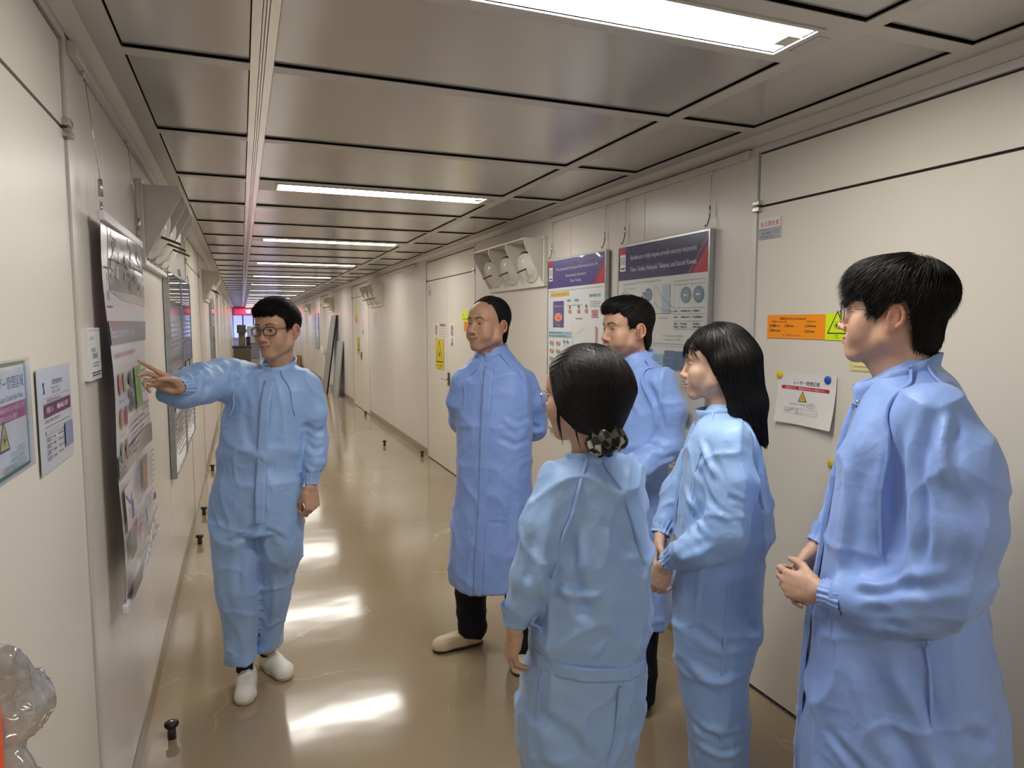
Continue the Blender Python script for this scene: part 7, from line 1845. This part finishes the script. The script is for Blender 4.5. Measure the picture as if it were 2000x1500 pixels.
    for toe, heel in (((-0.15, -0.085), (0.10, -0.08)), ((-0.15, 0.08), (0.10, 0.08))):
        v, q, sub = shoe(toe, heel, M_SHOEW, M_SOLE, 0.06, 0.042); p.add('shoe', v, q, M_SHOEW, sub, 'white slip-on shoe')
    def core(G):
        G.path([(0.015, 0.0, 1.28), (0.01, 0.0, 1.0), (0.0, 0.0, 0.78)], [0.06, 0.08, 0.10], 0.03)
        for y in (-0.08, 0.08): G.path([(0.0, y, 0.76), (0.01, y, 0.42), (0.035, y, 0.06)], [0.07, 0.045, 0.03], 0.03)
        G.path([(0.02, -0.11, 1.26), (0.03, -0.18, 1.03), (-0.14, -0.11, 0.90)], [0.038, 0.03, 0.022], 0.02); G.path([(-0.01, 0.11, 1.26), (-0.14, 0.145, 1.055), (-0.178, 0.06, 0.94)], [0.038, 0.03, 0.022], 0.02)
    p.core(core, (-0.25, -0.25, 0.02), (0.2, 0.25, 1.35))
    return p.build()
person_long_hair()
# --- tall man nearest to the viewer: blue coat, thick black hair, thin glasses, clasped hands
def person_tall():
    H = Head((-0.050, 0.0, 1.643), head_frame(91, -2, 0), 1.02)
    p = Person((1.502, 1.182), -0.9041, 'tall man in profile with thin glasses and clasped hands, wearing a blue coat', H, (0.58, 0.355, 0.255), 15)
    p.head(0.0019, neck_to=(0.012, 0.0, 1.42), paint=dict(smile=0.8, eye_open=0.30, lip=(0.52, 0.22, 0.19), blush=0.35, stubble=0.06, brow_h=0.024), smile=0.8, cheek=1.15, jaw=1.06, neck=0.060, nose=0.95, brow=0.8, eye_open=0.4)
    rg = np.random.default_rng(25)
    V, Q = simple_hair(H, [((-0.020, 0, 0.048), (0.112, 0.090, 0.092)), ((0.040, 0, 0.072), (0.064, 0.070, 0.056)), ((-0.068, 0, 0.052), (0.062, 0.070, 0.056)), ((-0.058, 0, -0.045), (0.052, 0.058, 0.065), 0.03)],
                       [(-.3, -.110), (-.085, -.104), (-.056, -.072), (-.050, -.020), (-.042, .020), (-.032, .030), (.0, .030), (.010, .006), (.022, -.016), (.036, -.010), (.046, .020), (.056, .036), (.085, .030), (.10, .028), (.3, .03)],
                       (-0.05, 0, 0.15), 0.35, 0.45, 8000, 25, steps=10, step=0.0075, off=(0.0, 0.005), r=0.0007, free=0.3, h=0.0028, jitter=0.18)
    p.add('hair', V, Q, M_HAIR, (), 'thick black hair cut straight over the brow')
    mb, ln = glasses(H, 0.0225, 0.0215, 0.0010, 0.106, M_BLACK, du=-0.004, temple_u=0.007, sq=2.05); p.add('glasses', mb, None, None, [('lenses', ln, None, None)], 'thin round wire glasses')
    p.hands([dict(W=(-0.166, -0.150, 0.972), d=(-0.86, 0.38, -0.06), n=(-0.30, -0.88, 0.18), side=1, curls=[(34, 52, 28), (42, 58, 32), (48, 60, 34), (54, 60, 34)], thumb=(34, 24, 0.45), spread=7, sc=1.0, elbow=(0.08, -0.19, 1.03), h=0.0021),
             dict(W=(-0.196, 0.030, 1.022), d=(-0.42, -0.42, -0.80), n=(-0.72, 0.60, 0.10), side=-1, curls=[(20, 34, 20), (24, 38, 22), (28, 42, 24), (18, 26, 16)], thumb=(30, 18, 0.35), spread=7, sc=1.0, elbow=(-0.13, 0.14, 1.12), h=0.0021)])
    F = Field((-0.30, -0.34, 0.28), (0.32, 0.32, 1.60), 0.0066)
    F.loft([(1.540, 0.000, 0.0, 0.054, 0.060), (1.515, 0.000, 0, 0.066, 0.078), (1.485, 0.004, 0, 0.090, 0.115), (1.43, 0.004, 0, 0.118, 0.160), (1.35, 0.002, 0, 0.140, 0.195), (1.25, -0.004, 0, 0.152, 0.200), (1.13, -0.008, 0, 0.164, 0.198), (1.0, -0.006, 0, 0.182, 0.200), (0.87, 0.0, 0, 0.204, 0.208), (0.70, 0.006, 0, 0.220, 0.22), (0.55, 0.012, 0, 0.230, 0.228), (0.40, 0.016, 0, 0.236, 0.232), (0.33, 0.016, 0, 0.236, 0.232)], 0.03)
    F.path([(0.045, -0.155, 1.405), (0.088, -0.195, 1.30), (0.100, -0.215, 1.19), (0.088, -0.215, 1.075), (0.035, -0.208, 1.010), (-0.06, -0.185, 0.985), (-0.110, -0.168, 0.977)], [0.088, 0.092, 0.094, 0.088, 0.078, 0.064, 0.038], 0.028)
    F.path([(-0.01, 0.155, 1.40), (-0.07, 0.19, 1.26), (-0.130, 0.150, 1.13), (-0.185, 0.06, 1.055)], [0.080, 0.076, 0.064, 0.034], 0.025)
    cr = [([(0.05, -0.24, 1.46), (0.02, -0.26, 1.32), (0.03, -0.29, 1.18), (0.02, -0.29, 1.10)], 0.014, -0.013), ([(0.08, -0.24, 1.45), (0.06, -0.27, 1.38), (0.07, -0.30, 1.28)], 0.012, 0.013), ([(-0.01, -0.20, 1.40), (-0.02, -0.20, 1.25), (-0.01, -0.22, 1.13)], 0.016, -0.014),
          ([(-0.02, -0.25, 1.06), (0.04, -0.29, 1.07), (0.12, -0.30, 1.11)], 0.014, -0.014), ([(-0.09, -0.22, 1.03), (-0.04, -0.25, 1.055), (0.02, -0.28, 1.09)], 0.011, 0.014), ([(-0.11, -0.20, 0.98), (-0.05, -0.25, 0.985), (0.04, -0.28, 1.02)], 0.012, -0.012), ([(-0.10, -0.20, 0.94), (-0.03, -0.25, 0.945), (0.07, -0.28, 0.985)], 0.012, 0.011),
          ([(-0.10, -0.18, 1.30), (-0.10, -0.18, 1.15), (-0.11, -0.17, 1.03)], 0.018, -0.010), ([(-0.06, -0.20, 0.86), (0.0, -0.22, 0.70), (0.10, -0.21, 0.56)], 0.020, -0.016), ([(-0.02, -0.21, 0.88), (0.06, -0.22, 0.74), (0.11, -0.21, 0.58)], 0.018, 0.014), ([(-0.14, -0.18, 0.66), (-0.04, -0.22, 0.58), (0.10, -0.22, 0.53)], 0.012, -0.011), ([(0.12, -0.20, 0.74), (0.17, -0.16, 0.70), (0.21, -0.08, 0.73)], 0.018, -0.010),
          ([(0.13, -0.20, 0.55), (0.17, -0.16, 0.545), (0.22, -0.08, 0.57)], 0.012, 0.011), ([(0.10, -0.30, 1.30), (0.12, -0.30, 1.20), (0.10, -0.30, 1.10)], 0.014, -0.008)]
    V, Q = cloth_mesh(F, lambda V, N: wrinkle(V, N, 35, 0.0075, 5.6, 0.009, cr, None, (1.05, 0.5)))
    sub = [(n, v, q, M_COAT) for n, v, q, _ in lay(p, F, [('placket', [(-0.112, -0.03, 1.42), (-0.14, -0.035, 1.32), (-0.16, -0.04, 1.20), (-0.17, -0.045, 1.05), (-0.20, -0.05, 0.88), (-0.21, -0.055, 0.70), (-0.22, -0.06, 0.50), (-0.22, -0.06, 0.35)], 0.022, 0.004, 0.003),
            ('seam', [(0.0, -0.075, 1.525), (0.0, -0.11, 1.50), (-0.01, -0.15, 1.43), (-0.03, -0.18, 1.34), (-0.045, -0.19, 1.22), (-0.04, -0.20, 1.10)], 0.0035, 0.0010, 0.0010), ('seam', [(0.03, -0.06, 1.525), (0.055, -0.09, 1.50), (0.12, -0.12, 1.42), (0.16, -0.14, 1.32), (0.17, -0.15, 1.22)], 0.0028, 0.0008, 0.0006), ('seam', [(0.075, -0.25, 0.90), (0.085, -0.25, 0.75), (0.09, -0.26, 0.55), (0.09, -0.26, 0.36)], 0.0035, 0.0010, 0.0010)])]
    cv, cq = collar((-0.030, 0.0, 1.420), 90, 0.078, 0.086, 0.046, 0.085, 0.005, 5, 0, 0.003); sub.append(('collar', cv, cq, M_COAT))
    cv, cq = cuff((-0.158, -0.153, 0.973), (-0.95, 0.30, -0.05), 0.038, 0.055, 0.06, 16); sub.append(('cuff', cv, cq, M_COAT))
    cv, cq = cuff((-0.191, 0.038, 1.030), (-0.45, -0.4, -0.75), 0.036, 0.05, 0.06, 15); sub.append(('cuff', cv, cq, M_COAT))
    mb = MB(); mb.lathe([(0, 0.003), (0.004, 0.002), (0.0052, 0)], M_STEEL, 12, Matrix.Translation((-0.108, -0.052, 1.428)) @ Matrix.Rotation(math.radians(80), 4, 'X')); sub.append(('snap_button', mb, None, None))
    p.add('coat', V, Q, M_COAT, sub, 'long blue coat with a stand collar and side seam')
    G = Field((-0.20, -0.24, 0.02), (0.22, 0.24, 0.5), 0.012)
    for y in (-0.1, 0.1): G.loft([(0.46, 0.01, y, 0.09, 0.085), (0.2, 0.02, y, 0.08, 0.078), (0.05, 0.02, y, 0.07, 0.07)], 0.01)
    v, q = cloth_mesh(G, lambda V, N: wrinkle(V, N, 45, 0.004, 9)); p.add('trousers', v, q, M_TROUSER)
    for toe, heel in (((-0.18, -0.10), (0.09, -0.10)), ((-0.18, 0.10), (0.09, 0.10))):
        v, q, sub = shoe(toe, heel, M_SHOEB, M_SOLED, 0.05, 0.047); p.add('shoe', v, q, M_SHOEB, sub, 'beige slip-on shoe')
    def core(G):
        G.path([(0.012, 0.0, 1.43), (0.0, 0.0, 1.1), (0.0, 0.0, 0.85)], [0.08, 0.11, 0.12], 0.03)
        for y in (-0.1, 0.1): G.path([(0.0, y, 0.85), (0.01, y, 0.45), (0.03, y, 0.06)], [0.075, 0.05, 0.035], 0.03)
        G.path([(0.04, -0.14, 1.39), (0.09, -0.21, 1.08), (-0.15, -0.155, 0.975)], [0.05, 0.04, 0.027], 0.02); G.path([(-0.01, 0.14, 1.39), (-0.13, 0.15, 1.13), (-0.19, 0.04, 1.04)], [0.05, 0.04, 0.027], 0.02)
    p.core(core, (-0.28, -0.3, 0.02), (0.28, 0.3, 1.52))
    return p.build()
person_tall()
# --- man between the two women: blue coat, short hair, stubble
def person_middle():
    H = Head((-0.026, 0.0, 1.595), head_frame(57, 1, 0), 1.04)
    p = Person((1.496, 2.442), -0.5496, 'man with short black hair and stubble in a blue coat, behind the tied-hair woman', H, (0.56, 0.33, 0.225), 16)
    p.head(neck_to=(0.012, 0.02, 1.38), paint=dict(gaze=(-0.002, 0), stubble=0.85, eye_open=0.6, blush=0.4, brow_w=1.1), smile=0.0, jaw=1.0, neck=0.057, eye_open=0.7)
    V, Q = simple_hair(H, [((-0.016, 0, 0.046), (0.104, 0.081, 0.086)), ((0.030, 0, 0.085), (0.072, 0.062, 0.040)), ((-0.054, 0, -0.040), (0.050, 0.056, 0.062), 0.03)],
                       [(-.3, -.098), (-.085, -.092), (-.057, -.06), (-.047, -.02), (-.038, .020), (.0, .022), (.006, -.010), (.020, -.014), (.030, .02), (.040, .048), (.060, .066), (.09, .068), (.3, .07)],
                       (-0.05, 0, 0.12), 0.4, 0.15, 4500, 26, off=(0.0, 0.004), r=0.0007)
    p.add('hair', V, Q, M_HAIR, (), 'short black hair')
    F = Field((-0.32, -0.30, 0.33), (0.28, 0.30, 1.54), 0.009); t = -62
    F.loft([(1.50, 0.012, 0.02, 0.064, 0.060, t), (1.475, 0.014, 0.015, 0.085, 0.070, t), (1.445, 0.02, 0.01, 0.13, 0.085, t), (1.38, 0.024, 0, 0.168, 0.108, t), (1.28, 0.022, 0, 0.180, 0.122, t), (1.1, 0.012, 0, 0.182, 0.135, t), (0.9, 0.004, 0, 0.185, 0.145, t), (0.6, 0.0, 0, 0.20, 0.16, t), (0.38, 0.0, 0, 0.205, 0.165, t)], 0.03)
    F.path([(0.100, -0.120, 1.385), (0.148, -0.130, 1.27), (0.148, -0.140, 1.14), (0.03, -0.205, 1.05), (-0.06, -0.20, 1.01)], [0.068, 0.066, 0.060, 0.052, 0.036], 0.022)
    F.path([(-0.05, 0.13, 1.38), (-0.14, 0.12, 1.25), (-0.195, 0.06, 1.12), (-0.12, -0.12, 1.02)], [0.066, 0.064, 0.060, 0.036], 0.022)
    cr = [([(0.05, -0.17, 1.40), (0.10, -0.19, 1.30), (0.12, -0.20, 1.20)], 0.012, -0.010), ([(0.06, -0.19, 1.16), (0.12, -0.20, 1.13), (0.19, -0.17, 1.15)], 0.011, -0.012), ([(0.05, -0.22, 1.09), (0.11, -0.21, 1.08), (0.18, -0.18, 1.10)], 0.011, 0.012), ([(0.02, -0.24, 1.05), (0.07, -0.24, 1.03), (0.13, -0.21, 1.05)], 0.010, -0.010)]
    V, Q = cloth_mesh(F, lambda V, N: wrinkle(V, N, 36, 0.0070, 6.4, 0.005, cr, None, (1.1, 0.6)))
    sub = [(n, v, q, M_COAT) for n, v, q, _ in lay(p, F, [('seam', [(0.05, -0.07, 1.465), (0.085, -0.12, 1.40), (0.09, -0.15, 1.30), (0.085, -0.16, 1.20)], 0.0026, 0.0008, 0.0006), ('placket', [(-0.045, -0.06, 1.42), (-0.09, -0.08, 1.30), (-0.10, -0.09, 1.10), (-0.11, -0.09, 0.80), (-0.12, -0.1, 0.45)], 0.02, 0.0035, 0.001)])]
    cv, cq = collar((0.010, 0.010, 1.415), 62, 0.070, 0.072, 0.046, 0.050, 0.006, 42, 0); sub.append(('collar', cv, cq, M_COAT))
    cv, cq = cuff((-0.065, -0.2, 1.008), (-0.85, 0.05, -0.4), 0.034, 0.05, 0.06, 15); sub.append(('cuff', cv, cq, M_COAT))
    p.add('coat', V, Q, M_COAT, sub, 'blue coat with an open stand collar')
    cv, cq = collar((0.010, 0.010, 1.418), 62, 0.062, 0.062, 0.036, 0.048, 0.002, 20, 0); p.add('shirt_collar', cv, cq, flat('#d3cfe0', 0.7), (), 'pale lilac shirt collar')
    p.hands([dict(W=(-0.075, -0.20, 1.004), d=(-0.7, 0.3, -0.6), n=(-0.4, -0.9, 0.1), side=1, curls=[(25, 40, 20)] * 4, elbow=(0.1, -0.17, 1.1), h=0.004), dict(W=(-0.125, -0.13, 1.01), d=(-0.2, -0.5, -0.8), n=(-0.9, 0.3, 0), side=-1, curls=[(25, 40, 20)] * 4, elbow=(-0.19, 0.06, 1.12), h=0.004)])
    G = Field((-0.25, -0.25, 0.02), (0.25, 0.25, 0.5), 0.012)
    for x, y in ((0.045, -0.09), (-0.04, 0.09)): G.loft([(0.47, x, y, 0.085, 0.085), (0.2, x, y, 0.075, 0.075), (0.045, x, y, 0.07, 0.07)], 0.01)
    v, q = cloth_mesh(G, lambda V, N: wrinkle(V, N, 46, 0.004, 9)); p.add('trousers', v, q, M_TROUSER)
    for toe, heel in (((-0.12, -0.155), (0.105, -0.015)), ((-0.21, 0.02), (0.02, 0.14))):
        v, q, sub = shoe(toe, heel, M_SHOEB, M_SOLED, 0.05, 0.045); p.add('shoe', v, q, M_SHOEB, sub, 'beige slip-on shoe')
    def core(G):
        G.path([(0.012, 0.02, 1.39), (0.01, 0.0, 1.05), (0.0, 0.0, 0.8)], [0.08, 0.10, 0.11], 0.03)
        for x, y in ((0.045, -0.09), (-0.04, 0.09)): G.path([(x * 0.6, y * 0.8, 0.8), (x, y, 0.42), (x, y, 0.06)], [0.07, 0.05, 0.035], 0.03)
        G.path([(0.09, -0.11, 1.37), (0.148, -0.14, 1.14), (-0.06, -0.2, 1.01)], [0.045, 0.035, 0.025], 0.02); G.path([(-0.05, 0.12, 1.37), (-0.195, 0.06, 1.12), (-0.12, -0.12, 1.02)], [0.045, 0.035, 0.025], 0.02)
    p.core(core, (-0.3, -0.28, 0.02), (0.28, 0.28, 1.48))
    return p.build()
person_middle()
